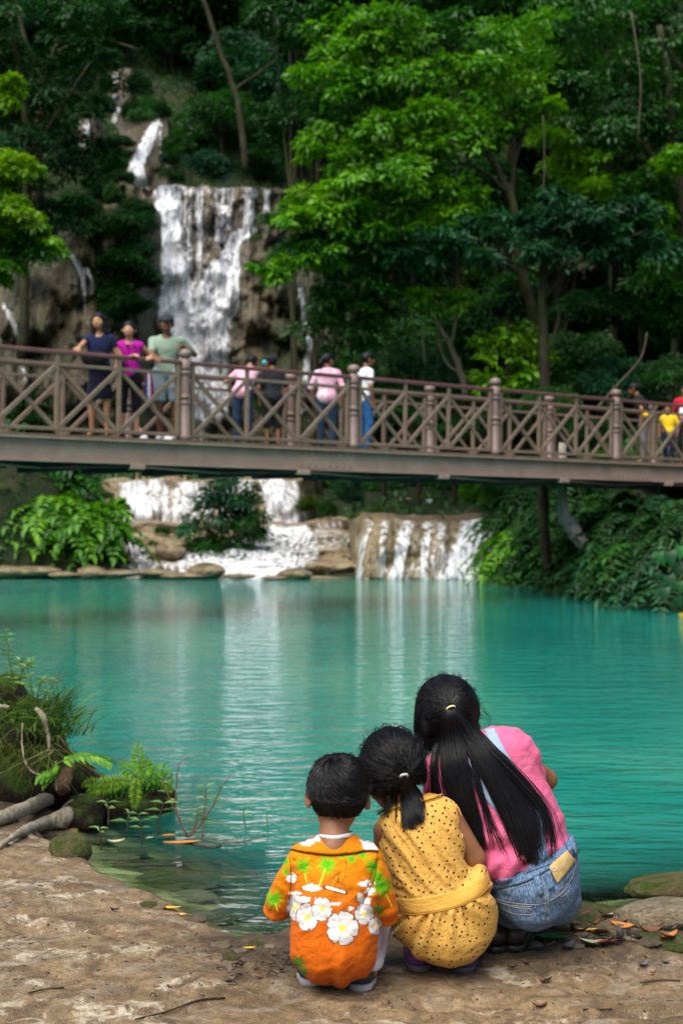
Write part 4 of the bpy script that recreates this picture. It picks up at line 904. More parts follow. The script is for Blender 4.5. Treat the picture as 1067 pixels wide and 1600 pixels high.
def big_leaf(root, p, d, up, L, Wd, mat, heart=True, nm='leaf', curl=.25):
    """one broad leaf blade with a midrib fold and a drooping tip"""
    d = np.array(d, float); d /= np.linalg.norm(d); s = np.cross(d, up); s /= np.linalg.norm(s); u = np.cross(s, d)
    t = np.linspace(0, 1, 8); w = (np.sin(np.pi*np.clip(t*.93+.07, 0, 1)**(.62 if heart else .8)))*Wd/2
    mid = np.array(p)+np.outer(t*L, d)-np.outer(curl*L*t**2, u)
    V = np.stack([mid-w[:, None]*s+u*w[:, None]*.25, mid, mid+w[:, None]*s+u*w[:, None]*.25], 1).reshape(-1, 3)
    if heart: V[0] -= d*L*.12; V[2] -= d*L*.12; V[0] -= s*Wd*.2; V[2] += s*Wd*.2
    Fc = grid_faces(8, 3)
    return wpart(nm, V, Fc, mat, root, {'var': np.full(24, RNG.random())})
t = thing('banana_plant', 'single broad upright leaf rising above the left bank thicket', 'plant', W(95, 815, 31.2))
big_leaf(t, W(104, 800, 31), (-.5, -.1, .85), (0, -1, .2), .75, .22, M_BIG, False); big_leaf(t, W(108, 800, 31), (.75, -.1, .45), (0, -.8, .6), .5, .14, M_BIG, False); big_leaf(t, W(100, 803, 31), (-.9, -.2, .3), (0, -.7, .7), .5, .14, M_BIG, False)

# ---- right bank, from the right cascade to the picture edge
rg = np.random.default_rng(78)
spots = [(818, 865, 27.9), (800, 893, 28.2), (840, 900, 26.6), (812, 832, 28.6), (870, 870, 26.2), (900, 915, 24.6), (930, 870, 24.4), (960, 920, 22.6), (980, 870, 22.8), (1010, 900, 21.4), (1040, 880, 21.2), (1050, 930, 20.2), (830, 800, 28.5), (890, 800, 27), (950, 830, 25.5), (1010, 850, 23), (1060, 850, 22.2), (1075, 880, 20.6)]
sl = ['right bank shrub overhanging the foot of the right cascade', 'lime tinged shrub at the corner where right bank and cascade meet', 'drooping shrub over the water below the dark trunk', 'pale green shrub beside the top of the right cascade', 'leafy shrub just right of the dark trunk under the bridge', 'shrub hanging low over the water right of the trunks', 'shrub at the foot of the white twisted trunk', 'dark drooping shrub above the shaded water on the right', 'shrub right of the white twisted trunk', 'dark shrub left of the heart shaped leaves', 'shrub under the right end of the girder', 'lowest shrub of the right bank by the water', 'shrub between the cascade and the dark trunk just under the bridge', 'shrub behind the white twisted trunk under the bridge', 'shrub under the bridge right of the white trunk', 'shrub below the girder near the right edge', 'topmost right bank shrub at the right edge', 'shrub at the right edge above the heart shaped leaves']
for i, (px, py, Y) in enumerate(spots):
    p = W(px, py, Y+.2); mt = [M_L_BRIGHT, M_L_BRIGHT, M_L_MID, M_L_MID][i] if i < 4 else [M_L_DARK, M_L_DARK, M_L_MID, M_L_TEAL][i % 4]
    fern_bush(sl[i], [p, p+np.array([.35, .3, .25]), p+np.array([-.3, .35, .1]), p+np.array([.1, .5, .45])], 22, 1.0, .21, mt, 200+i, 'leafy_shrub', 'shrub', .75, 9, .4, (.0, 1.2), 'shrubs on the right bank')
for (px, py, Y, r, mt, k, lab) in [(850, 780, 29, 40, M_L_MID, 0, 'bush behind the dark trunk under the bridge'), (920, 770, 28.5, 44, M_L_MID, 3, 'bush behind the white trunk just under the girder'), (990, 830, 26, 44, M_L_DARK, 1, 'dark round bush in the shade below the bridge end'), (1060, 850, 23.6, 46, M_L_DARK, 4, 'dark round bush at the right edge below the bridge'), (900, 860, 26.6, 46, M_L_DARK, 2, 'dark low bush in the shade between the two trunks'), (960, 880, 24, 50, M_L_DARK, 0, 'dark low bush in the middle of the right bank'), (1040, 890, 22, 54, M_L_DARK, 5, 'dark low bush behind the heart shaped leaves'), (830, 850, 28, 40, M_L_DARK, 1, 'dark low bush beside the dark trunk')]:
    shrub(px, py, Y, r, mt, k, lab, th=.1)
branch_thing('leaning_tree', 'dark straight trunk dropping below the bridge on the right bank', 'tree', [[(858, 925, 12), (856, 905, 13), (852, 860, 16), (850, 800, 18), (848, 750, 18), (850, 700, 16), (852, 640, 14)]], 24.9, M_BARK)
branch_thing('leaning_tree', 'pale twisted trunk under the bridge on the right bank', 'tree', [[(915, 860, 20), (903, 838, 22), (888, 818, 24), (877, 795, 20), (876, 770, 16), (878, 735, 14), (880, 690, 12)]], 24.0, mat_bark('white_bark', (.20, .18, .15), (.50, .46, .40)))
t = thing('heart_leaf_plant', 'plant with broad heart shaped leaves at the right edge above the water', 'plant', W(1062, 925, 19.9))
for (px, py, L, wd, a) in [(1048, 868, .30, .26, .1), (1062, 885, .30, .25, -.3), (1032, 870, .28, .22, .5), (1046, 905, .30, .25, .2), (1040, 925, .26, .22, -.1), (1060, 938, .22, .18, .3), (1066, 860, .26, .2, -.2), (1052, 950, .2, .16, .1), (1028, 900, .2, .16, .6), (1064, 915, .24, .2, 0)]:
    big_leaf(t, W(px-3, py-6, 19.7+RNG.uniform(-.2, .2)), (a*.6, -.35, -.8), (0, -1, .35), L*.72, wd*.72, M_BIG)
    V, Fc = tube(smooth_path([W(1070, 925, 20.), W(px+6, py-22, 19.9), W(px-3, py-10, 19.72)], 7), .008, 5); wpart('leaf_stem', V, Fc, M_STEM, t)
t = thing('yellow_flower', 'tiny yellow flower at the water line on the right edge', 'flower', W(1064, 962, 19.2))
for a in range(5):
    big_leaf(t, W(1064, 962, 19.2), (math.cos(a*1.257), -.2, math.sin(a*1.257)), (0, -1, 0), .05, .035, mat_simple('yellow_petal', (.6, .4, .01)) if a == 0 else bpy.data.materials['yellow_petal'], False, 'petal')
# undergrowth covering the soil: one mass
n = 120000; x = rg.uniform(-22, 22, n); y = 26+rg.random(n)**1.2*54
z = far_z(x, y); ok = (z > .15) & ~((y > 29) & (y < 41) & (x > -5.2) & (x < 3.4) & (rg.random(n) < .85)) & ~((y > 41) & (y < 58) & (x > -9) & (x < 1) & (rg.random(n) < .6))
x, y, z = x[ok], y[ok], z[ok]; n = len(x)
hh = np.abs(rg.normal(size=n))*.22*(1+.6*fbm(x*.6, y*.6, 3.)); dd = rdir(rg, n)*.8+np.array([0, 0, .2])
V, Fc, var = leaf_mesh(np.stack([x, y, z+hh], 1), dd, rdir(rg, n)*.5+np.array([0, -.3, 1]), rg.uniform(.14, .3, n), rg.uniform(.06, .13, n), np.clip(rg.random(n)*.7+.3*fbm(x*.4, y*.4, 1.)+.1, 0, 1))
obj('undergrowth', mesh_np('undergrowth', V, Fc, {'var': var}), M_L_MID, kind='stuff')
for i in range(46):
    left = i < 26; y = rg.uniform(7.5, 29) if left else rg.uniform(9, 19); x = float(x_left(y))-rg.uniform(.5, 3.6) if left else float(x_right(y))+rg.uniform(.6, 3.0)
    if abs(CXP+x*F_PX/y-CXP) < 575: continue
    plant('bank_shrub', x, y, float(far_z(x, y))-.1, rg.uniform(.7, 1.2), [M_L_MID, M_L_DARK, M_L_BRIGHT, M_L_MID][rg.integers(4)], int(rg.integers(6)), rg, 'leafy shrub on the '+('left' if left else 'right')+' bank of the pool beside the picture edge', 'shrub', 'shrubs on the '+('left' if left else 'right')+' bank beside the picture edge', .35)
n = 26000; y = rg.uniform(6.8, 30, n); s_ = rg.random(n) < .6; x = np.where(s_, x_left(y)-rg.random(n)**1.3*7-.25, x_right(y)+rg.random(n)**1.3*6+.25); z = far_z(x, y); ok = (z > .05) & (np.abs(x*F_PX/y) > 545); x, y, z = x[ok], y[ok], z[ok]; n = len(x)
V, Fc, var = leaf_mesh(np.stack([x, y, z+np.abs(rg.normal(size=n))*.1], 1), rdir(rg, n)*.8+np.array([0, 0, .3]), rdir(rg, n)*.5+np.array([0, -.2, 1]), rg.uniform(.12, .26, n), rg.uniform(.05, .11, n), rg.random(n))
obj('ground_cover', mesh_np('ground_cover', V, Fc, {'var': var}), M_L_MID, kind='stuff')
# rocks at the far water line
def rock_mesh(seed, flat=.6, lump=.3):
    f = lambda X, Y, Z: np.sqrt(X*X+Y*Y+(Z/flat)**2)-1-lump*fbm(X*1.3+seed, Y*1.3, Z*1.3, 3)-.06*fbm(X*5, Y*5, Z*5+seed, 2)
    f.bb = (np.array([-1.5, -1.5, -1.2]), np.array([1.5, 1.5, 1.2])); V, Fc = sdf_mesh(f, .09, .0, 1)
    m_ = sstep(.1, .6, V[:, 2])*sstep(-.2, .4, fbm(V[:, 0]*1.5, V[:, 1]*1.5, seed*1., 2)); return mesh_np('rock', V, Fc, {'moss': m_})
ROCKS = [rock_mesh(s) for s in range(5)]
for me in ROCKS: me.materials.append(M_TRAV)
for (px, py, Y, rx, rz_, k, lab) in [(322, 893, 29.9, .42, .3, 0, 'mossy rounded rock at the far water line left of centre'), (290, 900, 29.8, .5, .14, 1, 'flat tan rock at the foot of the white apron'), (462, 898, 29.7, .36, .24, 2, 'brown rock with a twiggy plant between the cascades'), (245, 895, 30.0, .5, .14, 3, 'flat tan rock under the left cascade outflow'), (145, 895, 29.8, .35, .25, 4, 'dark mossy rock below the left thicket'), (185, 896, 29.7, .45, .14, 0, 'flat tan rock right of the dark mossy rock'),
       (60, 893, 29.9, .5, .2, 1, 'brown rock at the foot of the left thicket'), (10, 893, 29.9, .5, .25, 2, 'tan rock at the left edge of the far shore'), (268, 862, 31.8, .36, .34, 3, 'brown hollowed rock below the left cascade'), (100, 898, 29.7, .35, .12, 4, 'low flat rock on the left far shore'), (375, 900, 29.7, .35, .08, 1, 'small flat wet rock before the apron'), (430, 903, 29.6, .3, .07, 0, 'smallest flat rock left of the twiggy plant')]:
    p = W(px, py, Y); o = obj('rock', ROCKS[k], None, None, p, label=lab, cat='rock'); o.scale = (rx, .35, rz_); o.rotation_euler = (0, 0, RNG.uniform(-.4, .4))
branch_thing('twiggy_plant', 'sparse twiggy plant on the brown rock between the cascades', 'plant', [[(462, 890, 2), (468, 860, 1.5), (474, 832, 1)], [(466, 870, 1.5), (458, 850, 1)], [(469, 855, 1.2), (480, 840, .8)]], 29.7, M_BARK, part='stem')
# ================================================================== people: shared builders
def s_x(g, c, R, s=1.0):
    """place a locally modelled shape: R columns are its axes"""
    c = np.asarray(c, float); R = np.asarray(R, float)
    def f(X, Y, Z):
        x, y, z = (X-c[0])/s, (Y-c[1])/s, (Z-c[2])/s
        return g(R[0, 0]*x+R[1, 0]*y+R[2, 0]*z, R[0, 1]*x+R[1, 1]*y+R[2, 1]*z, R[0, 2]*x+R[1, 2]*y+R[2, 2]*z)*s
    m_ = np.abs(np.array(g.bb)).max()*s*1.15; f.bb = (c-m_, c+m_); return f
def s_max(a, b, k=.01):
    def f(X, Y, Z): return smax(a(X, Y, Z), b(X, Y, Z), k)
    f.bb = a.bb; return f
def s_sub(a, b, k=.01):
    def f(X, Y, Z): return smax(a(X, Y, Z), -b(X, Y, Z), k)
    f.bb = a.bb; return f
def rot(yaw=0, pitch=0, roll=0):
    """columns = local x (right ear to the person's right is -x), y = face direction, z = up; yaw about z, then pitch (nod) about x, roll about y; degrees"""
    y, p, r = map(math.radians, (yaw, pitch, roll))
    Rz = np.array([[math.cos(y), -math.sin(y), 0], [math.sin(y), math.cos(y), 0], [0, 0, 1]])
    Rx = np.array([[1, 0, 0], [0, math.cos(p), -math.sin(p)], [0, math.sin(p), math.cos(p)]])
    Ry = np.array([[math.cos(r), 0, math.sin(r)], [0, 1, 0], [-math.sin(r), 0, math.cos(r)]])
    return Rz@Rx@Ry
def head_local():
    cr = s_ell((0, -.08, .18), (.76, .93, .86)); fa = s_ell((0, .28, -.15), (.62, .64, .78)); jaw = s_ell((0, .42, -.62), (.42, .42, .34))
    chk = [s_ell((s*.33, .6, -.28), (.26, .25, .26)) for s in (-1, 1)]
    f = s_union([cr, fa, jaw]+chk, .18)
    f = s_sub(f, s_union([s_ell((-.29, .98, .0), (.2, .14, .13)), s_ell((.29, .98, .0), (.2, .14, .13))], .01), .08)
    f = s_union([f, s_cap((0, .86, .02), (0, 1.02, -.26), .05, .12), s_ell((0, .93, -.3), (.17, .1, .08))], .07)
    f = s_union([f, s_ell((0, .87, -.54), (.21, .1, .055)), s_ell((0, .86, -.64), (.17, .09, .05))], .05)
    ears = []
    for s in (-1, 1):
        e = s_ell((0, 0, 0), (.08, .19, .29)); hol = s_ell((s*.09, .04, .02), (.07, .11, .2)); e = s_sub(e, hol, .03)
        ears.append(s_x(e, (s*.80, -.06, -.13), rot(s*-36, 8, 0)))
    f = s_union([f]+ears, .05); f.bb = (np.array([-1.05]*3), np.array([1.2]*3)); return f
HEAD = head_local()
def hand_sdf(w, d, n, s=1.0, curl=.5, thumb=1):
    """wrist w, finger direction d, back-of-hand normal n; five fingers of unequal length, curled towards the palm"""
    w = np.array(w, float); d = np.array(d, float); d /= np.linalg.norm(d); n = np.array(n, float); n -= d*(n@d); n /= np.linalg.norm(n); t = np.cross(d, n)*thumb
    fs = [s_cap(w-d*.01*s, w+d*.03*s, .022*s, .024*s)]
    pal = [s_cap(w+d*.02*s+t*o*s, w+d*.078*s+t*o*1.15*s, .013*s, .011*s) for o in (-.027, -.009, .010, .028)]; g = s_union(fs+pal, .012*s)
    fing = []
    for o, L in ((-.031, .052), (-.0105, .066), (.0105, .071), (.031, .062)):
        p = w+d*.08*s+t*o*s; dd = d.copy(); rr = .0088*s; seg = L*s/2.4
        for k in range(3):
            a = curl*(.55+.5*k); dd = d*math.cos(a)-n*math.sin(a); q = p+dd*seg*(1.0-.12*k); fing.append(s_cap(p, q, rr, rr*.9)); p = q; rr *= .9
    p = w+d*.025*s+t*-.026*s; e = p+(d*.55-t*.75-n*.25)*.034*s; fing += [s_cap(p, e, .0115*s, .010*s), s_cap(e, e+(d*.8-t*.35-n*.35)*.03*s, .0098*s, .0085*s)]
    h = s_union([g]+fing, .0045*s); h.bb = (w-.17*s, w+.17*s); return h
def skin_mat(name, a, b):
    m = Mt(name); c = m.coord(); n = m.noise(c, 16, 4, .6); n2 = m.noise(c, 160, 3, .6)
    col = m.ramp(n, [(.3, a), (.7, b)])
    return m.done(m.princ(col, .52, .35, Subsurface_Weight=.12, Subsurface_Scale=.02, Normal=m.bump(n2, .12, .002)))
M_SKIN = skin_mat('tan_skin', (.19, .082, .038), (.29, .135, .066)); M_SKIN_P = skin_mat('light_skin', (.38, .20, .125), (.50, .28, .18)); M_SKIN_D = skin_mat('brown_skin', (.14, .06, .032), (.21, .095, .05))
def hair_mat(name, base=(.0022, .002, .0026)):
    m = Mt(name); oi = m.n('NewGeometry').outputs['Random Per Island']
    col = m.ramp(oi, [(0., base), (.8, tuple(x*1.8 for x in base)), (1., tuple(x*3.2 for x in base))])
    return m.done(m.princ(col, .36, .42, Anisotropic=.5))
M_HAIR = hair_mat('black_hair'); M_HAIRCAP = mat_simple('hair_base', (.0018, .0017, .0022), .5, .3, 60, .6, .004, spec=.25)
M_EYE = mat_simple('dark_eye', (.012, .008, .006), .15, .2); M_EYEW = mat_simple('eye_white', (.7, .68, .65), .3, .05); M_LIP = mat_simple('lips', (.40, .13, .10), .4, .1)
def crease(m, c, sc=10.0, st=.4):
    a = m.noise(m.mapping(c, (1, 1, .8), (0, .5, 0)), sc, 3, .5, 1.6); b = m.noise(m.mapping(c, (.7, 1, 1.3), (0, -.3, 0)), sc*2.3, 2, .5, 1.2)
    r = m.math('ADD', m.math('ABSOLUTE', m.math('SUBTRACT', a, .5)), m.math('MULTIPLY', m.math('ABSOLUTE', m.math('SUBTRACT', b, .5)), .4))
    return m.bump(m.math('POWER', m.math('MINIMUM', m.math('MULTIPLY', r, 5.0), 1.0), .6), st, .006)
def cloth_mat(name, a, b=None, scale=260, rough=.8, bump=.35, spec=.25):
    b = b or tuple(min(1, x*1.2) for x in a); m = Mt(name); c = m.coord(); n = m.noise(c, 9, 4); w = m.noise(c, scale, 2, .5)
    return m.done(m.princ(m.ramp(n, [(.3, a), (.7, b)]), rough, spec*.5, Sheen_Weight=.06, Normal=m.bump(w, bump, .0015, crease(m, c))))
def eyes_mouth(root, c, R, s):
    R = np.array(R)
    for sx in (-1, 1):
        V, Fc = lathe([(0, -1), (.5, -.86), (.86, -.5), (1, 0), (.86, .5), (.5, .86), (0, 1)], 10)
        E = c+s*(R@(np.array([[sx*.29, .80, .01]]).T)).ravel()
        e = wpart('eye', V*[.115*s, .09*s, .05*s]@R.T+E, Fc, M_EYEW, root)
        E2 = c+s*(R@(np.array([[sx*.29, .868, .005]]).T)).ravel(); wpart('iris', V*[.052*s, .03*s, .046*s]@R.T+E2, Fc, M_EYE, e)
        P = np.array([[sx*.16, .93, .17], [sx*.29, .93, .21], [sx*.44, .84, .17]])@R.T*s+c; VV, FF = tube(smooth_path(P, 6), .022*s, 5); wpart('eyebrow', VV, FF, M_HAIRCAP, root)
    P = np.array([[-.2, .90, -.58], [-.08, .965, -.575], [0, .97, -.585], [.08, .965, -.575], [.2, .90, -.58]])@R.T*s+c; VV, FF = tube(smooth_path(P, 9), .035*s, 6); wpart('mouth', VV, FF, M_LIP, root)
def px_of(V):
    V = np.asarray(V); return CXP+V[:, 0]*F_PX/V[:, 1], HOR-(V[:, 2]-CAM_H)*F_PX/V[:, 1]
def bvh_of(V, Fc): return BVHTree.FromPolygons([tuple(v) for v in V], [tuple(int(i) for i in f) for f in Fc])
CAMV = Vector((0, 0, CAM_H))
def ray(bvh, px, py, Yf):
    d = Vector(((px-CXP)/F_PX, 1, (HOR-py)/F_PX)).normalized(); h = bvh.ray_cast(CAMV, d)
    if h[0] is not None: return np.array(h[0]), np.array(h[1])
    p = W(px, py, Yf); q = bvh.find_nearest(Vector(p)); return np.array(q[0]), np.array(q[1])
def drape_grid(bvh, G, off, Yf):
    """G (n,m,2) picture points laid on the garment, raised by off along the surface normal"""
    n, k = G.shape[:2]; V = np.zeros((n, k, 3)); off = np.broadcast_to(off, (n, k))
    for i in range(n):
        for j in range(k):
            p, nn = ray(bvh, G[i, j, 0], G[i, j, 1], Yf)
            if nn[1] > .3: nn = -nn*0+np.array([0, -1, 0])
            V[i, j] = p+nn*off[i, j]
    return V
def drape_patch(name, bvh, top, bot, n, k, off, mat, root, Yf, attrs=None, label=None, thick=.004):
    T = smooth_path(top, n) if len(top) > 2 else np.linspace(top[0], top[1], n); B = smooth_path(bot, n) if len(bot) > 2 else np.linspace(bot[0], bot[1], n)
    u = np.linspace(0, 1, k); G = T[:, None]*(1-u)[None, :, None]+B[:, None]*u[None, :, None]
    O = np.full((n, k), off); V = drape_grid(bvh, G, O, Yf)
    for _ in range(1):
        S = V.copy(); S[1:-1] = (V[:-2]+V[1:-1]*2+V[2:])/4; V = S
    V2 = drape_grid(bvh, G, O-thick-off-.001, Yf) if False else V+np.array([0, off+thick, 0])
    # rim: fold the border back to the garment
    P = np.zeros((n+2, k+2, 3)); P[1:-1, 1:-1] = V
    P[0, 1:-1] = V2[0]; P[-1, 1:-1] = V2[-1]; P[1:-1, 0] = V2[:, 0]; P[1:-1, -1] = V2[:, -1]
    P[0, 0] = V2[0, 0]; P[0, -1] = V2[0, -1]; P[-1, 0] = V2[-1, 0]; P[-1, -1] = V2[-1, -1]
    return wpart(name, P.reshape(-1, 3), grid_faces(n+2, k+2), mat, root, label=label), V
def seam(name, bvh, pts, r, mat, root, Yf, off=.001, n=None):
    q = smooth_path(pts, n or max(8, len(pts)*6)); P = np.array([ray(bvh, a, b, Yf)[0]+ray(bvh, a, b, Yf)[1]*off for a, b in q]); P[1:-1] = (P[:-2]+2*P[1:-1]+P[2:])/4
    V, Fc = tube(P, r, 5); return wpart(name, V, Fc, mat, root)
def stitches(name, bvh, pts, r, mat, root, Yf, step=3.0, off=.0012):
    """a dashed row of thread along the picture polyline"""
    q = smooth_path(pts, 60); s = np.r_[0, np.cumsum(np.hypot(*np.diff(q, axis=0).T))]; parts = []
    for a in np.arange(0, s[-1]-step*.6, step):
        P = [np.array(ray(bvh, np.interp(u, s, q[:, 0]), np.interp(u, s, q[:, 1]), Yf)[0])+ray(bvh, np.interp(u, s, q[:, 0]), np.interp(u, s, q[:, 1]), Yf)[1]*off for u in (a, a+step*.35, a+step*.65)]
        parts.append(tube(P, r, 4, cap=False))
    V, Fc = cat_mesh(parts); return wpart(name, V, Fc, mat, root)
def cap_strands(rg, c, rad, R, tie, N, S=10, lift=(1.02, 1.07), keep=None, fuzz=.004, tie_r=.010, tie_lift=1.05, wav=.0):
    """hair combed over the skull from its roots to the tie direction (local)"""
    R = np.array(R); tie = np.array(tie, float); tie /= np.linalg.norm(tie); out = []
    d = rdir(rg, N*4)
    if keep is not None: d = d[keep(d)]
    d = d[:N]; N = len(d); dot = np.clip(d@tie, -1, 1); om = np.arccos(dot)[:, None]; so = np.sin(om)+1e-6
    t = np.linspace(0, 1, S); P = np.zeros((N, S, 3)); lf = rg.uniform(*lift, N)
    for k, tt in enumerate(t):
        q = (np.sin((1-tt)*om)*d+np.sin(tt*om)*tie)/so; q /= np.linalg.norm(q, axis=1, keepdims=True)
        l_ = (lf-1)*min(1, .25+tt*3)*(1-.4*tt)+1+(tie_lift-1)*tt**4
        P[:, k] = q*np.array(rad)*l_[:, None]
    jit = rg.normal(size=(N, 3))*tie_r; P[:, -1] = tie*np.array(rad)*tie_lift+jit*.45
    P[:, 1:-1] += (fbm(P[:, 1:-1, 0]*60, P[:, 1:-1, 1]*60, P[:, 1:-1, 2]*60, 2)*fuzz)[..., None]*rdir(rg, N)[:, None]
    return P@R.T+np.array(c)
def shoe(root, heel, toe, s, mat, sole, nm='shoe', mid=None):
    heel = np.array(heel, float); toe = np.array(toe, float); d = toe-heel; d[2] = 0; L = np.linalg.norm(d); d /= L; sd = np.array([-d[1], d[0], 0]); R = np.stack([sd, d, [0, 0, 1]], 1)
    up = s_union([s_cap((0, .02, .018), (0, L*.55, .022), .030, .032), s_cap((0, L*.5, .018), (0, L, .012), .032, .026), s_cap((0, .02, .03), (0, .03, .055), .028, .026)], .02)
    up = s_plane(up, (0, 0, .004), (0, 0, -1)); up.bb = (np.array([-.07, -.05, -.02]), np.array([.07, L+.06, .1]))
    def g(X, Y, Z): return up(X, Y, Z)
    V, Fc = surfnet(g, np.array([-.06, -.05, -.03]), np.array([.06, L+.06, .11]), .005); V = relax(V, Fc, 1)
    o = wpart(nm, V*s@R.T+heel, Fc, mat, root)
    so = s_union([s_cap((0, .015, 0), (0, L*.5, 0), .033, .033), s_cap((0, L*.5, 0), (0, L, 0), .034, .028)], .01)
    h = lambda X, Y, Z: smax(so(X, Y, Z*.2), np.abs(Z+.003)-.009, .004)
    V, Fc = surfnet(h, np.array([-.06, -.05, -.03]), np.array([.06, L+.06, .03]), .005); V = relax(V, Fc, 1)*s@R.T+heel
    me = mesh_np('sole', V-np.array(root.location), Fc); obj('sole', me, sole, o)
    return o
def noisefold(V, Fc, fn):
    N = normals(V, Fc); px, py = px_of(V); return V+N*fn(px, py, V)[:, None]
# ================================================================== the three squatting children
kr = np.random.default_rng(42)
# ------------------------------------------------------------------ boy in the orange shirt
YB = 3.67
def K(px, py, w=0.0): return W(px, py, YB+w)
boy = thing('person', 'small boy squatting in an orange shirt printed with palms and white flowers', 'boy', K(525, 1543, 0.0)+np.array([0, .02, 0]), 0)
shirt_rows = [(1306, 500, 548, .02, .025), (1313, 482, 566, .018, .04), (1324, 468, 582, .015, .055), (1345, 460, 588, .01, .068), (1370, 457, 588, .0, .078), (1400, 455, 589, -.005, .088), (1440, 453, 592, -.01, .098), (1475, 453, 592, -.015, .102), (1500, 457, 589, -.015, .10), (1518, 467, 580, -.01, .085), (1530, 483, 566, -.005, .06), (1538, 505, 545, 0, .03)]
torso = s_loft(shirt_rows, YB)
sl_l = s_cap(K(474, 1345, .0), K(436, 1404, .03), .040, .035); sl_r = s_cap(K(576, 1347, .0), K(601, 1418, .03), .040, .034)
sl_l2 = s_plane(s_cap(K(468, 1352, .0), K(430, 1425, .05), .034, .034), K(434, 1426, .05), K(428, 1436, .07)-K(442, 1400, .03), .003)
sl_r2 = s_plane(s_cap(K(578, 1350, .0), K(603, 1436, .05), .034, .032), K(603, 1437, .05), K(606, 1446, .07)-K(598, 1410, .03), .003)
shirt = s_union([torso, sl_l, sl_r, sl_l2, sl_r2], .014)
hc_b = K(528, 1242, .045); hR_b = rot(4, -14, 3); hs_b = .095
legs_b = [s_cap(K(505, 1488, .0), K(490, 1418, .25), .05, .04), s_cap(K(490, 1418, .25), K(492, 1516, .06), .036, .024), s_cap(K(548, 1488, .0), K(588, 1428, .24), .05, .04), s_cap(K(588, 1428, .24), K(574, 1514, .05), .038, .026),
          s_cap(K(487, 1516, .06), K(485, 1530, .13), .024, .02), s_cap(K(574, 1514, .05), K(578, 1528, .13), .024, .02)]
arms_b = [s_cap(K(474, 1348, .0), K(438, 1414, .05), .03, .025), s_cap(K(438, 1414, .05), K(470, 1405, .22), .025, .018), s_cap(K(577, 1350, .0), K(601, 1424, .05), .03, .025), s_cap(K(601, 1424, .05), K(575, 1410, .22), .025, .018)]
nk_b = s_cap(K(524, 1268, .04), K(521, 1325, .0), .036, .042)
body = s_union([s_x(HEAD, hc_b, hR_b, hs_b), nk_b, s_off(torso, -.012)]+arms_b+legs_b, .012)
V1, F1 = sdf_mesh(body, .0065, .02, 1)
hands = [hand_sdf(K(470, 1405, .22), (.35, .9, -.3), (0, .3, .9), .62, .5, 1), hand_sdf(K(575, 1410, .22), (-.35, .9, -.3), (0, .3, .9), .62, .5, -1)]
Vh, Fh = cat_mesh([(V1, F1)]+[sdf_mesh(h, .0035, .0, 1) for h in hands])
wpart('body', Vh, Fh, M_SKIN, boy); eyes_mouth(boy, hc_b, hR_b, hs_b)
# trousers
tr = s_union([s_off(f, .010) for f in legs_b[:4]], .012); tr = s_union([tr, s_off(torso, -.006)], .01); tr = s_plane(tr, K(520, 1440, 0), (0, 0, 1)) if False else tr
tr2 = s_plane(s_union([s_off(f, .011) for f in legs_b[:4]], .012), K(520, 1512, .06), (0, 0, -1)); Vt, Ft = sdf_mesh(tr2, .006, .02, 1)
Vt = noisefold(Vt, Ft, lambda px, py, V: .004*fbm(V[:, 0]*30, V[:, 1]*30, V[:, 2]*60, 3))
wpart('trousers', Vt, Ft, cloth_mat('lavender_cloth', (.36, .34, .42), (.48, .46, .53)), boy)
# shirt mesh with its printed pattern
Vs, Fs = sdf_mesh(shirt, .0024, .015, 2)
def boyfold(px, py, V):
    f = np.zeros(len(V))
    low = sstep(1440, 1500, py)
    f += low*.0040*np.sin((px-525)*.10*(1+.4*(py-1480)/60)+2.0*fbm(px*.02, py*.01, 1., 2))                    # gathers over the seat
    d1 = (px-470)*.55+(py-1455)*.9; f += .0055*np.exp(-(d1/7)**2)*sstep(455, 480, px)*sstep(545, 500, px)*sstep(1430, 1460, py)
    d2 = (px-585)*-.6+(py-1445)*.8; f += .005*np.exp(-(d2/6)**2)*sstep(590, 560, px)*sstep(500, 540, px)*sstep(1430, 1450, py)
    f += .006*fbm(px*.022+py*.01, py*.03, 3., 3)+.0025*fbm(px*.06+py*.02, py*.05, 8., 2)
    for (ax, ay, bx_, by, am, wd) in ((458, 1345, 452, 1418, -.007, 4), (592, 1345, 566, 1420, -.006, 5), (452, 1400, 480, 1412, .004, 5), (590, 1400, 560, 1385, .004, 6), (560, 1410, 590, 1440, -.004, 5), (430, 1380, 448, 1395, .003, 4), (600, 1390, 580, 1400, .003, 5), (610, 1420, 590, 1428, -.003, 4)):
        dx, dy = bx_-ax, by-ay; t = np.clip(((px-ax)*dx+(py-ay)*dy)/(dx*dx+dy*dy), 0, 1); dd = np.hypot(px-ax-t*dx, py-ay-t*dy); f += am*np.exp(-(dd/wd)**2)
    f += .0012*fbm(px*.09, py*.09, 5., 2)
    return f
Vs = noisefold(Vs, Fs, boyfold); Vs = relax(Vs, Fs, 1, .5)
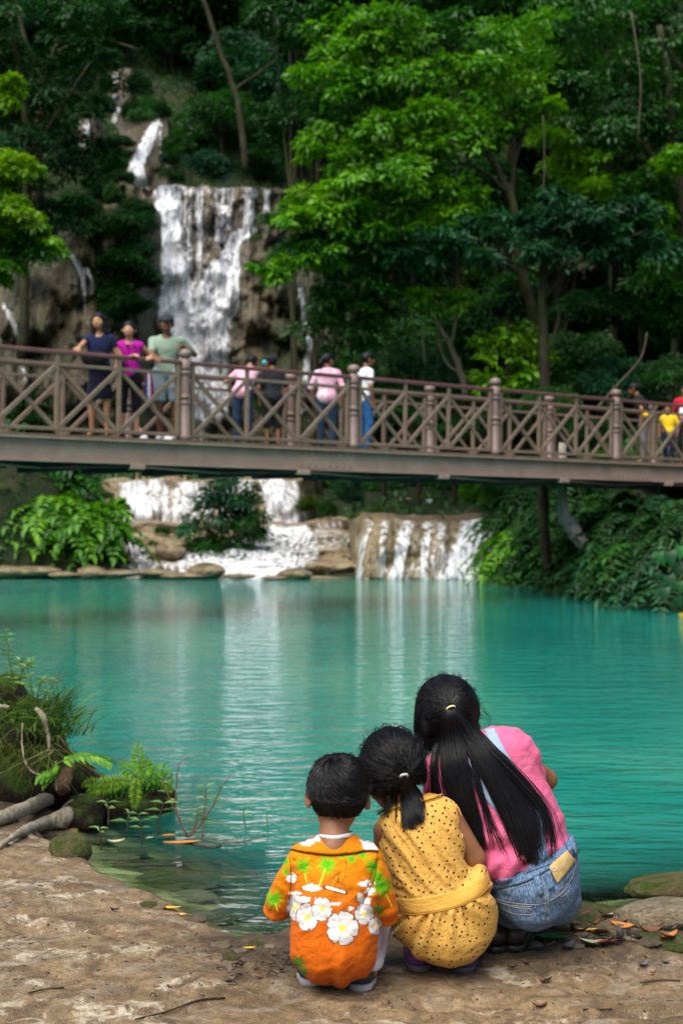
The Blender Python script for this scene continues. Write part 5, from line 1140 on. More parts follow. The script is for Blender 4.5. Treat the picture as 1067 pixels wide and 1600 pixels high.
def print_color(px, py):
    n = len(px); t = sstep(1330, 1450, py)[:, None]
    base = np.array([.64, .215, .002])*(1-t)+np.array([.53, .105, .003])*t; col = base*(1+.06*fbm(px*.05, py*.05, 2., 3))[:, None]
    def put(mask, c):
        mask = np.clip(mask, 0, 1)[:, None]; nonlocal_col[0] = nonlocal_col[0]*(1-mask)+np.array(c)*mask
    nonlocal_col = [col]
    def seg(ax, ay, bx_, by, w):
        dx, dy = bx_-ax, by-ay; tt = np.clip(((px-ax)*dx+(py-ay)*dy)/(dx*dx+dy*dy+1e-9), 0, 1); return sstep(w+.5, w-.5, np.hypot(px-ax-tt*dx, py-ay-tt*dy))
    # red and white cloud bands
    for (cx, cy, rx, ry) in ((456, 1372, 9, 8), (487, 1387, 17, 6), (472, 1405, 20, 5), (520, 1412, 22, 2.5), (570, 1380, 11, 6), (578, 1392, 9, 6), (572, 1410, 9, 9), (548, 1420, 6, 4), (462, 1396, 12, 4), (590, 1378, 6, 5)):
        q = ((px-cx)/rx)**2+((py-cy)/ry)**2+1.1*fbm(px*.16, py*.42, cx*.1, 3); put(sstep(1.25, 1.0, q), (.75, .10, .02)); put(sstep(.85, .65, q), (.88, .84, .80))
    # palms
    for (cx, cy, r, dark, tr_) in ((474, 1352, 14, 0, (479, 1378)), (511, 1350, 17, 0, (498, 1386)), (428, 1404, 16, 0, (434, 1424)), (446, 1346, 8, 0, None), (447, 1362, 7, 0, None), (582, 1353, 13, 0, None), (597, 1384, 18, 0, (612, 1416)), (590, 1370, 12, 0, None), (534, 1337, 6, 0, None), (549, 1342, 9, 0, None), (567, 1336, 8, 0, None), (557, 1333, 6, 0, None), (592, 1421, 11, .5, None), (417, 1392, 7, 0, None), (466, 1503, 12, .7, None), (473, 1517, 10, .7, None)):
        if tr_: put(seg(cx, cy, tr_[0], tr_[1], 1.0), (.93, .62, .05))
        dx, dy = px-cx, py-cy; rr = np.hypot(dx, dy); m_ = np.zeros(n)
        for a in range(9):
            an = a*.698+cx*.7; ex, ey = math.cos(an), math.sin(an)*.9
            u = (dx*ex+dy*ey)/r; v = (-dx*ey+dy*ex)/r-.25*u*u*np.sign(ex)*.8; m_ = np.maximum(m_, sstep(.155, .07, np.abs(v)/(np.sin(np.pi*np.clip(u*.93+.05, 0, 1))+.05)*.9)*(u > 0)*(u < 1))
        put(m_, (.12, .42, .006) if not dark else (.08, .16, .01)); put(m_*sstep(.5, .2, rr/r)*.6, (.06, .33, .01))
    # sailing boat
    for s_ in ((506, 1384, 541, 1396), ): put(seg(508, 1386, 540, 1395, 3.2), (.12, .02, .01)); put(seg(510, 1386, 538, 1394, 2.0), (.88, .85, .8))
    for a in ((512, 1377, 532, 1362), (514, 1384, 528, 1361), (528, 1361, 530, 1388), (520, 1374, 537, 1382), (532, 1362, 523, 1386), (537, 1373, 531, 1390)): put(seg(*a, .5)*.85, (.05, .03, .01))
    put(seg(542, 1334, 538, 1390, .55)*(np.sin(py*1.6) > -.2), (.05, .03, .01)); put(seg(572, 1385, 536, 1420, .8)*(np.sin(px*1.7) > -.1), (.10, .04, .01)); put(seg(485, 1398, 560, 1404, .35), (.4, .08, .01))
    # hibiscus
    for (cx, cy, R_, ro, sq) in ((461, 1418, 21, .3, .62), (480, 1433, 22, 1.1, .8), (503, 1420, 19, .2, .85), (535, 1450, 27, .63, .95), (569, 1428, 17, 1.4, .9), (586, 1447, 14, .5, .8), (563, 1402, 8, .2, .7)):
        dx, dy = (px-cx)/sq, py-cy; rr = np.hypot(dx, dy)/R_; th = np.arctan2(dy, dx)+ro; k = (th % 1.2566)-.6283
        edge = .78+.26*np.cos(k*2.2)+.045*np.cos(k*15)-.10*np.exp(-(k/.09)**2*.5)
        put(sstep(edge+.07, edge+.03, rr), (.06, .02, .02)); put(sstep(edge+.01, edge-.03, rr), (.60, .58, .56)); put(sstep(edge+.01, edge-.03, rr)*sstep(.35, .9, rr)*.35*(.5+.5*np.cos(k*31)), (.52, .52, .56)); put(sstep(.055, .02, np.abs(np.abs(k)-.6283))*sstep(edge, edge-.05, rr)*(rr > .2)*.55, (.25, .22, .2))
        put(sstep(.34, .08, rr), (.90, .62, .03)); put(seg(cx, cy, cx+R_*.55, cy-R_*.45, .9)*.8, (.55, .45, .08)); put(sstep(.02, .0, np.abs(k+.2*np.sin(rr*9))-.01)*sstep(.2, .4, rr)*sstep(.8, .6, rr)*.25, (.4, .38, .35))
    return nonlocal_col[0]
pxs, pys = px_of(Vs); cs = print_color(pxs, pys)
m = Mt('printed_shirt_cloth'); c = m.coord(); w = m.noise(c, 420, 2, .5)
m.done(m.princ(m.attr('print', 'Color'), 0.8, .12, Sheen_Weight=.04, Normal=m.bump(w, .3, .0012, crease(m, c)))); M_PRINT = m.m
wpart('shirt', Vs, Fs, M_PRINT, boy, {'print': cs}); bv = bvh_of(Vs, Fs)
col_o, _ = drape_patch('collar', bv, [(470, 1318), (484, 1309), (500, 1307), (522, 1309), (545, 1307), (566, 1312), (584, 1322)], [(450, 1325), (468, 1331), (495, 1334), (520, 1336), (548, 1334), (572, 1330), (590, 1331)], 34, 8, .005, M_PRINT, boy, YB)
cp = np.array([v.co[:] for v in col_o.data.vertices])+np.array(boy.location); cpx, cpy = px_of(cp)
cc = np.tile([.60, .18, .002], (len(cp), 1)); 
for (cx, cy, rx, ry) in ((522, 1313, 13, 9), (479, 1314, 12, 6), (582, 1322, 14, 7), (496, 1309, 7, 4), (570, 1313, 7, 4)): cc[((cpx-cx)/rx)**2+((cpy-cy)/ry)**2+.5*fbm(cpx*.2, cpy*.2, 1., 2) < 1] = (.60, .58, .57)
a = col_o.data.attributes.new('print', 'FLOAT_COLOR', 'POINT'); a.data.foreach_set('color', np.concatenate([cc, np.ones((len(cc), 1))], 1).astype(np.float32).ravel())
M_BLACKTH = cloth_mat('dark_thread', (.03, .012, .006)); seam('collar_seam', bv, [(450, 1326), (468, 1332), (495, 1335), (520, 1337), (548, 1335), (572, 1331), (590, 1333)], .0011, M_BLACKTH, boy, YB, .003)
M_WHITE = cloth_mat('white_cotton', (.48, .48, .5), (.6, .6, .62))
P = smooth_path([K(500, 1304, .055), K(502, 1306, -.005), K(522, 1309, -.028), K(545, 1305, -.005), K(550, 1302, .055), K(525, 1302, .085), K(500, 1304, .055)], 24); V, Fc = tube(P, .006, 6, squash=.7); wpart('undershirt', V, Fc, M_WHITE, boy)
for pl, nm in (([(452, 1330), (455, 1370), (452, 1410)], 'a'), ([(588, 1335), (585, 1370), (566, 1412)], 'b')): seam('sleeve_seam', bv, pl, .0008, M_BLACKTH, boy, YB, .0006)
# hair
capf = s_x(s_plane(s_plane(s_ell((0, -.08, .2), (.80, .98, .90)), (0, .1, -.52), (0, .22, -1), .05), (0, .72, .2), (0, 1, -.55), .1), hc_b, hR_b, hs_b)
def hf(X, Y, Z): return capf(X, Y, Z)-.0015*fbm(X*120, Y*120, Z*40, 2)
hf.bb = capf.bb; V, Fc = sdf_mesh(hf, .005, .01, 1); wpart('hair', V, Fc, M_HAIRCAP, boy); bh_o = boy.children[-1]
rad = np.array([.80, .98, .90])*hs_b; whorl = np.array([-.18, -.45, .85]); whorl /= np.linalg.norm(whorl)
N = 6500; d = rdir(kr, N*3); keep = (d[:, 2] > -.84+.25*np.clip(d[:, 1], -1, 1)) & ~((d[:, 1] > .62) & (d[:, 2] < .45)) & ((d-whorl*0)@whorl < .998); d = d[keep][:N]; N = len(d)
tang = d-whorl*(d@whorl)[:, None]; tang /= np.linalg.norm(tang, axis=1, keepdims=True); sw = np.cross(whorl, tang); tang = tang*.93+sw*.35
tang -= d*(tang*d).sum(1, keepdims=True); tang /= np.linalg.norm(tang, axis=1, keepdims=True)
Ls = kr.uniform(.22, .50, N)*(1-.65*sstep(-.2, -.7, d[:, 2])); fl_ = np.abs(kr.normal(size=(N, 1)))*(kr.random((N, 1)) < .35); S = 6; P = np.zeros((N, S, 3)); t = np.linspace(0, 1, S)
for k, tt in enumerate(t):
    a = (Ls*tt)[:, None]; q = d*np.cos(a)+tang*np.sin(a); P[:, k] = q*rad*(1.0+.05*np.sin(tt*2.2)+fl_*.05*tt**1.5+.02*np.sin(d@np.array([9., 7, 8]))[:, None]*tt)+np.array([0, -.08, .2])*hs_b+0
P = P@hR_b.T+hc_b; V, Fc = strands(P, np.linspace(.0011, .0004, S)[None]); o = wpart('hair_strands', V, Fc, M_HAIR, bh_o, kind='stuff'); o.location = (0, 0, 0)
M_SHOED = mat_simple('dark_shoe', (.03, .03, .035), .5); M_SHOEW = mat_simple('white_sole', (.30, .30, .32), .5)
for a, b in ((K(487, 1536, .015), K(483, 1534, .12)), (K(562, 1536, .01), K(572, 1533, .12))):
    a[2] = gz(a[0], a[1])+.012; b[2] = gz(b[0], b[1])+.012; shoe(boy, a, b, 1.0, M_SHOED, M_SHOEW)

# ------------------------------------------------------------------ girl in the yellow dotted dress
YB = 3.84
girl = thing('person', 'little girl squatting in a yellow dotted sleeveless dress with a short ponytail', 'girl', K(690, 1508, .03), 0)
up_rows = [(1243, 655, 692, .02, .02), (1250, 632, 708, .02, .04), (1262, 608, 717, .015, .055), (1278, 592, 720, .01, .068), (1295, 589, 722, .005, .075), (1320, 594, 724, .0, .082), (1345, 601, 728, .0, .088), (1370, 607, 738, .0, .094), (1395, 612, 754, .0, .10), (1415, 616, 762, .0, .105), (1425, 640, 745, .0, .08)]
sk_rows = [(1350, 735, 757, .02, .05), (1364, 712, 763, .02, .08), (1382, 662, 768, .02, .11), (1402, 618, 773, .025, .13), (1430, 609, 776, .03, .142), (1455, 614, 774, .03, .142), (1478, 631, 760, .03, .13), (1494, 655, 739, .03, .10), (1503, 682, 714, .03, .05)]
dupper, dskirt = s_loft(up_rows, YB), s_loft(sk_rows, YB); dress = s_union([dupper, dskirt], .012)
hc_g = K(613, 1206, .055); hR_g = rot(16, -24, -8); hs_g = .100
arms_g = [s_cap(K(702, 1272, .01), K(742, 1341, .03), .030, .029), s_cap(K(742, 1341, .03), K(715, 1345, .22), .028, .019), s_cap(K(600, 1298, .01), K(604, 1385, .05), .030, .026), s_cap(K(604, 1385, .05), K(640, 1360, .23), .025, .018)]
legs_g = [s_cap(K(665, 1455, .04), K(643, 1385, .30), .055, .042), s_cap(K(643, 1385, .30), K(655, 1478, .12), .04, .028), s_cap(K(718, 1455, .04), K(735, 1380, .30), .055, .042), s_cap(K(735, 1380, .30), K(722, 1480, .12), .04, .028),
          s_cap(K(655, 1478, .12), K(655, 1498, .19), .026, .02), s_cap(K(722, 1480, .12), K(724, 1498, .19), .026, .02)]
body = s_union([s_x(HEAD, hc_g, hR_g, hs_g), s_cap(K(622, 1225, .05), K(650, 1268, .01), .034, .040), s_off(dupper, -.012)]+arms_g+legs_g, .012)
V1, F1 = sdf_mesh(body, .0065, .02, 1); hands = [hand_sdf(K(640, 1360, .23), (.6, .7, -.3), (0, .3, .9), .66, .6, 1), hand_sdf(K(715, 1345, .22), (-.6, .7, -.3), (0, .3, .9), .66, .6, -1)]
Vh, Fh = cat_mesh([(V1, F1)]+[sdf_mesh(h, .0035, 0, 1) for h in hands]); wpart('body', Vh, Fh, M_SKIN, girl); eyes_mouth(girl, hc_g, hR_g, hs_g)
Vd, Fd = sdf_mesh(dress, .0032, .015, 2)
bt = smooth_path([(612, 1402), (645, 1404), (675, 1399), (705, 1393), (727, 1385), (747, 1371), (760, 1352)], 60); bb = smooth_path([(612, 1424), (640, 1428), (662, 1427), (700, 1421), (737, 1407), (757, 1391), (768, 1374)], 60)
def dressfold(px, py, V):
    yb = np.interp(px, bb[:, 0], bb[:, 1]); yt = np.interp(px, bt[:, 0], bt[:, 1]); below = py-yb; f = np.zeros(len(px))
    # gathers fan out from the band
    u = px-(690-px)*-.0; cx = 700; ang = (px-cx)/(60+np.clip(below, 0, 90)*.9)
    g1 = np.sin(ang*26+1.5*fbm(px*.03, py*.012, 3., 2)); g2 = np.sin(ang*47+2.2*fbm(px*.05, py*.02, 5., 2)); g3 = np.sin(ang*13+2*fbm(px*.02, py*.01, 9., 2))
    en = sstep(0, 8, below); f += en*(.0062*g1*np.exp(-below/45)+.0030*g2*np.exp(-below/22)+.006*g3*sstep(110, 30, below))
    f += .003*fbm(px*.03, py*.03, 2., 3)*en
    # long diagonal drags across the back
    s_ = (px-600)*.80-(py-1300)*.55+7*fbm(px*.014, py*.010, 4., 3); ab = sstep(4, -12, py-yt)
    am = sstep(1250, 1320, py)*.7+.25
    f += ab*am*(.0042*np.sin(s_*.23)+.0028*np.sin(s_*.47+1.3)*fbm(px*.03, py*.02, 8., 2)*1.6+.0030*fbm(px*.02, py*.012, 6., 3))
    f += ab*.0040*np.exp(-((px-618)/14)**2)*np.sin((py-px*.4)*.45)*sstep(1355, 1390, py)
    return f
Vd = noisefold(Vd, Fd, dressfold)
m = Mt('dotted_yellow_cloth'); c = m.coord('Object'); sx = m.n('SeparateXYZ', {0: c}); cxz = m.n('CombineXYZ', {0: sx.outputs[0], 1: sx.outputs[2], 2: 0.0}).outputs[0]
vo = m.n('TexVoronoi', {'Vector': m.mapping(cxz, (1, 1, 1), (0, 0, .5)), 'Scale': 60.0, 'Randomness': .62}, voronoi_dimensions='2D'); rr = m.n('SeparateColor', {0: vo.outputs['Color']}).outputs[0]
th = m.math('ADD', .09, m.math('MULTIPLY', m.math('GREATER_THAN', rr, .48), .085))
dotm = m.math('LESS_THAN', vo.outputs['Distance'], th)
nz = m.noise(c, 10, 4); base = m.ramp(nz, [(.3, (.56, .31, .06)), (.7, (.64, .37, .085))]); w = m.noise(c, 380, 2)
m.done(m.princ(m.mix(m.math('MULTIPLY', dotm, .95), base, (.012, .006, .02)), .78, .15, Sheen_Weight=.05, Normal=m.bump(w, .3, .0012, crease(m, c, 12., .4)))); M_DOT = m.m
M_YEL = cloth_mat('plain_yellow_cloth', (.56, .30, .048), (.63, .36, .07))
wpart('dress', Vd, Fd, M_DOT, girl); bv = bvh_of(Vd, Fd)
drape_patch('waistband', bv, [tuple(p) for p in bt[::8]], [tuple(p) for p in bb[::8]], 50, 8, .0012, M_YEL, girl, YB, thick=.0015)
seam('band_seam', bv, [tuple(p) for p in bb[::6]], .0012, cloth_mat('ochre_thread', (.45, .22, .03)), girl, YB, .002)
drape_patch('collar', bv, [(611, 1254), (622, 1244), (636, 1237), (652, 1235), (668, 1236), (680, 1238)], [(600, 1272), (616, 1266), (634, 1262), (652, 1257), (672, 1251), (691, 1245)], 26, 7, .006, M_YEL, girl, YB)
seam('collar_seam', bv, [(600, 1273), (616, 1267), (634, 1263), (652, 1258), (672, 1252), (691, 1246)], .0010, bpy.data.materials['ochre_thread'], girl, YB, .003)
seam('armhole_binding', bv, [(716, 1252), (720, 1270), (722, 1290), (721, 1310)], .0035, M_YEL, girl, YB, .0005); seam('armhole_binding', bv, [(590, 1276), (590, 1295), (595, 1320), (602, 1345)], .0035, M_YEL, girl, YB, .0005)
radg = np.array([.80, .98, .92])*hs_g; off_g = np.array([0, -.08, .2])*hs_g
EARH = s_union([s_ell((0, -.08, .2), (.82, 1.0, .93)), s_ell((.78, -.08, -.12), (.14, .30, .40)), s_ell((-.78, -.08, -.12), (.14, .30, .40))], .1)
capf = s_x(s_plane(s_plane(EARH, (0, .1, -.55), (0, .55, -1), .06), (0, .74, .2), (0, 1, -.5), .1), hc_g, hR_g, hs_g)
def hf(X, Y, Z): return capf(X, Y, Z)-.003*fbm(X*60, Y*60, Z*60, 2)
hf.bb = capf.bb; V, Fc = sdf_mesh(hf, .005, .01, 1); hg = wpart('hair', V, Fc, M_HAIRCAP, girl)
tie_px = (631, 1210); tw = K(*tie_px, -.045); tl = (hR_g.T@(tw-hc_g)-off_g)/radg
kp = lambda d: (d[:, 2] > -.66+.45*np.clip(d[:, 1], -1, 1)) & ~((d[:, 1] > .60) & (d[:, 2] < .45))
P = cap_strands(kr, hc_g+hR_g@off_g, radg, hR_g, tl, 4200, 10, (1.02, 1.12), kp, .009, .009, 1.07); 
tie3 = P[:, -1].mean(0); V, Fc = strands(P, np.linspace(.0010, .0007, 10)[None]); wpart('hair_strands', V, Fc, M_HAIR, hg, kind='stuff')
# flyaways
P = cap_strands(kr, hc_g+hR_g@off_g, radg, hR_g, tl, 420, 10, (1.08, 1.30), kp, .026, .02, 1.1); V, Fc = strands(P[:, :8], np.linspace(.0008, .0004, 8)[None]); wpart('loose_hairs', V, Fc, M_HAIR, hg, kind='stuff')
def tail(rg, bvh, tie3, paths, Yf, N, S=16, thick=.02, off=.003, frizz=1.0, minlen=.7):
    """paths: list of (weight, centre px path [(px,py,halfwidth)...]); strands hang from the tie and lie on whatever is behind"""
    out = []; tp, tq = px_of(tie3[None]); 
    for wgt, path in paths:
        n = int(N*wgt); path = np.array(path, float); s = smooth_path(path, S); u = rg.normal(size=n)*.45; u = np.clip(u, -1, 1); v = rg.random(n); ln = rg.uniform(minlen, 1., n)
        tt = np.linspace(0, 1, S)[None]*ln[:, None]; C = np.stack([np.interp(tt, np.linspace(0, 1, S), s[:, k]) for k in range(3)], -1)
        ph = rg.random(n)*6.28; wob = (fbm(tt*3.0, ph[:, None]*3, 1., 2)*tt*5*frizz)
        uc = u[:, None]+(np.round(u[:, None]*7+ph[:, None]*.12)/7-u[:, None])*.55*tt; px = C[..., 0]+uc*C[..., 2]*(1+.5*(np.abs(u[:, None]) > .85)*tt)+wob; py = C[..., 1]+0*wob
        Yd = np.zeros((n, S))
        for i in range(n):
            for k in range(S):
                dd = Vector(((px[i, k]-CXP)/F_PX, 1, (HOR-py[i, k])/F_PX)).normalized(); h = bvh.ray_cast(CAMV, dd)
                Yd[i, k] = h[0].y if h[0] is not None else np.nan
        for i in range(n):
            r_ = Yd[i]; ok = ~np.isnan(r_); Yd[i] = np.interp(np.arange(S), np.nonzero(ok)[0], r_[ok]) if ok.any() else Yf
        Yd = Yd-off-thick*v[:, None]*np.sin(np.pi*np.clip(tt*.8+.15, 0, 1))*np.sqrt(np.clip(1-u**2, .1, 1))[:, None]
        Yd[:, 0] = tie3[1]-.004
        for _ in range(4): Yd[:, 1:-1] = np.minimum(Yd[:, 1:-1], (Yd[:, :-2]+Yd[:, 1:-1]*2+Yd[:, 2:])/4)
        out.append(np.stack([(px-CXP)*Yd/F_PX, Yd, CAM_H+(HOR-py)*Yd/F_PX], -1))
    return np.concatenate(out)
allV, allF = cat_mesh([(Vd, Fd), (Vh, Fh)]); bvg = bvh_of(allV, allF); t0 = px_of(tie3[None]); t0 = (float(t0[0][0]), float(t0[1][0]))
P = tail(kr, bvg, tie3, [(.75, [(t0[0], t0[1], 4), (t0[0]+3, t0[1]+14, 11), (t0[0]+8, t0[1]+36, 17), (t0[0]+9, t0[1]+62, 16), (t0[0]+8, t0[1]+88, 15)]), (.25, [(t0[0], t0[1], 4), (t0[0]+8, t0[1]+16, 8), (t0[0]+19, t0[1]+38, 9), (t0[0]+24, t0[1]+62, 7), (t0[0]+25, t0[1]+80, 8)])], YB-.1, 750, 12, .022, minlen=.6)
V, Fc = strands(P, np.linspace(.0012, .0005, 12)[None]); wpart('ponytail', V, Fc, M_HAIR, girl, kind='stuff')
def ring(name, c, nrm, R_, r, mat, root):
    nrm = np.array(nrm, float); nrm /= np.linalg.norm(nrm); a = np.cross(nrm, [0, 0, 1.]); a /= np.linalg.norm(a)+1e-9; b = np.cross(nrm, a); th = np.linspace(0, 2*np.pi, 25)
    V, Fc = tube(c+R_*(np.cos(th)[:, None]*a+np.sin(th)[:, None]*b), r, 8, cap=False); wpart(name, V, Fc, mat, root)
ring('hair_tie', tie3+np.array([.0, -.006, -.004]), (.2, -.6, -.75), .0095, .0038, M_WHITE, girl)
drape_patch('hair_clip', bvh_of(*sdf_mesh(capf, .006, .01, 1)), [(595, 1214), (606, 1218)], [(594, 1219), (603, 1222)], 6, 4, .006, cloth_mat('violet_plastic', (.45, .30, .75)), girl, YB)
M_PURP = mat_simple('purple_shoe', (.16, .04, .20), .5); M_GREYS = mat_simple('grey_shoe', (.06, .06, .07), .6)
for a, b in ((K(655, 1500, .02), K(648, 1498, .15)), (K(722, 1500, .02), K(728, 1498, .15))):
    a[2] = gz(a[0], a[1])+.012; b[2] = gz(b[0], b[1])+.012; shoe(girl, a, b, 1.05, M_PURP, M_GREYS)

# ------------------------------------------------------------------ older girl in pink tee and denim dungarees
YB = 4.00
big = thing('person', 'older girl squatting in a pink tee and blue denim dungarees with long loose ponytail', 'girl', K(795, 1488, .05), 0)
pk_rows = [(1138, 772, 806, .01, .025), (1146, 735, 822, .01, .045), (1160, 695, 834, .01, .065), (1180, 670, 843, .01, .08), (1210, 664, 842, .005, .09), (1250, 669, 863, .0, .10), (1290, 688, 883, -.01, .11), (1320, 712, 890, -.015, .117), (1350, 735, 888, -.02, .12), (1374, 752, 872, -.02, .115), (1395, 770, 850, -.02, .09)]
dn_rows = [(1306, 880, 895, -.01, .05), (1318, 846, 899, -.01, .10), (1335, 795, 902, -.012, .125), (1355, 762, 904, -.012, .14), (1380, 757, 904, -.012, .145), (1402, 762, 897, -.005, .143), (1420, 774, 882, 0, .135), (1436, 793, 862, 0, .11), (1447, 812, 840, 0, .06)]
pk = s_loft(pk_rows, YB); dn = s_loft(dn_rows, YB)
slv = s_plane(s_cap(K(806, 1186, .02), K(846, 1232, .12), .054, .040), K(833, 1213, .085), K(852, 1240, .16)-K(812, 1190, .02), .003); slv2 = s_plane(s_cap(K(698, 1200, .02), K(680, 1262, .14), .052, .045), K(682, 1256, .13), K(680, 1262, .14)-K(698, 1200, .02), .003)
pA, pB = K(742, 1396, -.1), K(900, 1316, -.1); dvec = pB-pA; nrm_w = np.array([dvec[2], 0, -dvec[0]]); nrm_w /= np.linalg.norm(nrm_w)
if nrm_w[2] > 0: nrm_w = -nrm_w
def wave(g):
    def f(X, Y, Z): return smax(g(X, Y, Z), (X-pA[0])*nrm_w[0]+(Z-pA[2])*nrm_w[2]+.004*np.sin(X*70)-.002, .004)
    f.bb = g.bb; return f
tee = s_union([wave(s_off(pk, .004)), slv, slv2], .014)
hc_h = K(698, 1122, .06); hR_h = rot(22, -16, -4); hs_h = .106
arms_h = [s_cap(K(806, 1186, .02), K(852, 1218, .13), .036, .032), s_cap(K(852, 1218, .13), K(805, 1235, .36), .030, .021), s_cap(K(698, 1200, .02), K(684, 1280, .17), .036, .03), s_cap(K(684, 1280, .17), K(735, 1262, .35), .029, .021)]
legs_h = [s_cap(K(802, 1405, .04), K(775, 1340, .38), .072, .055), s_cap(K(775, 1340, .38), K(783, 1462, .14), .052, .034), s_cap(K(862, 1400, .04), K(862, 1340, .38), .072, .055), s_cap(K(862, 1340, .38), K(806, 1466, .16), .052, .034),
          s_cap(K(783, 1462, .12), K(775, 1480, .2), .03, .022), s_cap(K(806, 1466, .14), K(808, 1480, .22), .03, .022)]
body = s_union([s_x(HEAD, hc_h, hR_h, hs_h), s_cap(K(705, 1140, .06), K(738, 1185, .02), .040, .046), s_off(pk, -.014), s_off(dn, -.02)]+arms_h+legs_h, .014)
V1, F1 = sdf_mesh(body, .007, .02, 1); hands = [hand_sdf(K(800, 1235, .36), (-.7, .6, -.2), (0, .3, .9), .68, .7, -1), hand_sdf(K(735, 1262, .35), (.7, .6, -.2), (0, .3, .9), .68, .7, 1)]
Vb, Fb = cat_mesh([(V1, F1)]+[sdf_mesh(h, .004, 0, 1) for h in hands]); wpart('body', Vb, Fb, M_SKIN, big); eyes_mouth(big, hc_h, hR_h, hs_h)
jeans = s_union([dn, s_off(legs_h[0], .01), s_off(legs_h[2], .01), s_plane(s_off(legs_h[1], .01), K(780, 1430, .2), (0, 0, -1)), s_plane(s_off(legs_h[3], .01), K(780, 1430, .2), (0, 0, -1))], .016)
Vj, Fj = sdf_mesh(jeans, .0045, .015, 2)
def jfold(px, py, V):
    f = .005*fbm(V[:, 0]*14, V[:, 1]*14, V[:, 2]*22, 3)+.0025*fbm(V[:, 0]*40, V[:, 1]*40, V[:, 2]*60, 2)
    for (ax, ay, bx_, by, am, wd) in ((765, 1385, 800, 1388, .003, 4), (762, 1395, 795, 1402, -.003, 4), (840, 1400, 850, 1440, -.004, 4), (852, 1400, 858, 1438, .003, 4), (895, 1360, 870, 1390, .003, 4)):
        dx, dy = bx_-ax, by-ay; t = np.clip(((px-ax)*dx+(py-ay)*dy)/(dx*dx+dy*dy), 0, 1); dd = np.hypot(px-ax-t*dx, py-ay-t*dy); f += am*np.exp(-(dd/wd)**2)
    return f
Vj = noisefold(Vj, Fj, jfold)
def denim(name, a, b):
    m = Mt(name); c = m.coord(); n = m.noise(c, 11, 5, .65); w = m.noise(m.mapping(c, (1, 1, .3)), 300, 2, .5); n3 = m.noise(m.mapping(c, (.4, 1, 1), (0, .5, 0)), 60, 3)
    col = m.ramp(m.math('ADD', m.math('MULTIPLY', n, .7), m.math('MULTIPLY', n3, .3)), [(.34, a), (.66, b)]); col = m.mix(m.ramp(w, [(.4, .3), (.6, 0.)]), col, (.45, .55, .7))
    return m.done(m.princ(col, .8, .2, Normal=m.bump(w, .5, .002)))
M_DEN = denim('blue_denim', (.02, .06, .14), (.07, .155, .27)); M_DENL = denim('pale_denim', (.18, .27, .38), (.27, .37, .48)); M_STW = cloth_mat('pale_thread', (.45, .42, .36)); M_DEND = denim('dark_denim', (.015, .03, .07), (.03, .06, .12))
wpart('dungarees', Vj, Fj, M_DEN, big); _dd = big.children[-1] if False else [c for c in big.children if c.name.startswith('dungarees')][0]
Vp, Fp = sdf_mesh(tee, .0042, .015, 2)
def tfold(px, py, V):
    f = .007*fbm(px*.02, py*.018, 3., 3)+.0035*fbm(px*.055+py*.03, py*.03, 9., 2); dl = (px-pA[0]*0-742)*.457+(py-1388)*.889      # distance above the lower hem in px
    f += .007*np.sin((px+py*.4)*.16+2*fbm(px*.03, py*.03, 2., 2))*np.exp(-(dl/26)**2)+.005*np.exp(-((dl+14)/9)**2)
    f += .006*np.sin((px*.4+py)*.11+2*fbm(px*.02, py*.02, 6., 2))*sstep(700, 760, px)*sstep(1240, 1300, py)
    d = np.abs((px-838)*.8-(py-1190)*.5); f += -.004*np.exp(-(d/4)**2)*sstep(1160, 1180, py)*sstep(1240, 1220, py)
    return f
Vp = noisefold(Vp, Fp, tfold)
wpart('tee', Vp, Fp, cloth_mat('pink_cotton', (.58, .10, .21), (.66, .145, .27)), big)
bvp = bvh_of(*cat_mesh([(Vp, Fp), (Vj, Fj)])); bvj = bvh_of(Vj, Fj)
drape_patch('strap', bvp, [(756, 1141), (766, 1165), (783, 1195), (812, 1240), (836, 1290), (846, 1325)], [(773, 1140), (783, 1162), (800, 1192), (828, 1236), (846, 1285), (852, 1325)], 30, 5, .004, M_DENL, big, YB)
drape_patch('strap', bvp, [(706, 1175), (722, 1200), (744, 1232), (780, 1275), (815, 1318), (834, 1345)], [(720, 1168), (740, 1196), (760, 1225), (796, 1268), (828, 1308), (843, 1335)], 30, 5, .004, M_DENL, big, YB)
drape_patch('back_yoke', bvp, [(838, 1292), (834, 1316), (828, 1342), (822, 1366)], [(846, 1292), (851, 1316), (855, 1340), (859, 1352)], 16, 10, .0055, M_DEN, big, YB)
drape_patch('waistband', bvp, [(760, 1378), (790, 1372), (822, 1361), (852, 1344), (876, 1325), (890, 1309)], [(760, 1391), (795, 1386), (828, 1375), (858, 1358), (884, 1338), (899, 1320)], 40, 5, .0045, M_DEN, big, YB)
for pl in ([(762, 1392), (795, 1387), (828, 1376), (858, 1359), (884, 1339), (898, 1322)], [(768, 1400), (800, 1408), (832, 1411), (852, 1409)], [(852, 1408), (878, 1392), (896, 1362)], [(768, 1404), (800, 1412), (832, 1414)], [(855, 1407), (880, 1389), (897, 1360)], [(845, 1376), (851, 1400), (853, 1440)], [(849, 1374), (855, 1398), (857, 1440)],
           [(774, 1404), (800, 1414), (829, 1418), (830, 1426), (800, 1424), (776, 1412)], [(872, 1388), (890, 1372), (898, 1350)], [(868, 1392), (878, 1398), (893, 1384)]):
    seam('stitched_seam', bvj, pl, .0011, M_DEND, big, YB, .0003); stitches('stitching', bvj, [(a, b+2.2) for a, b in pl], .0008, M_STW, big, YB, 3.2)
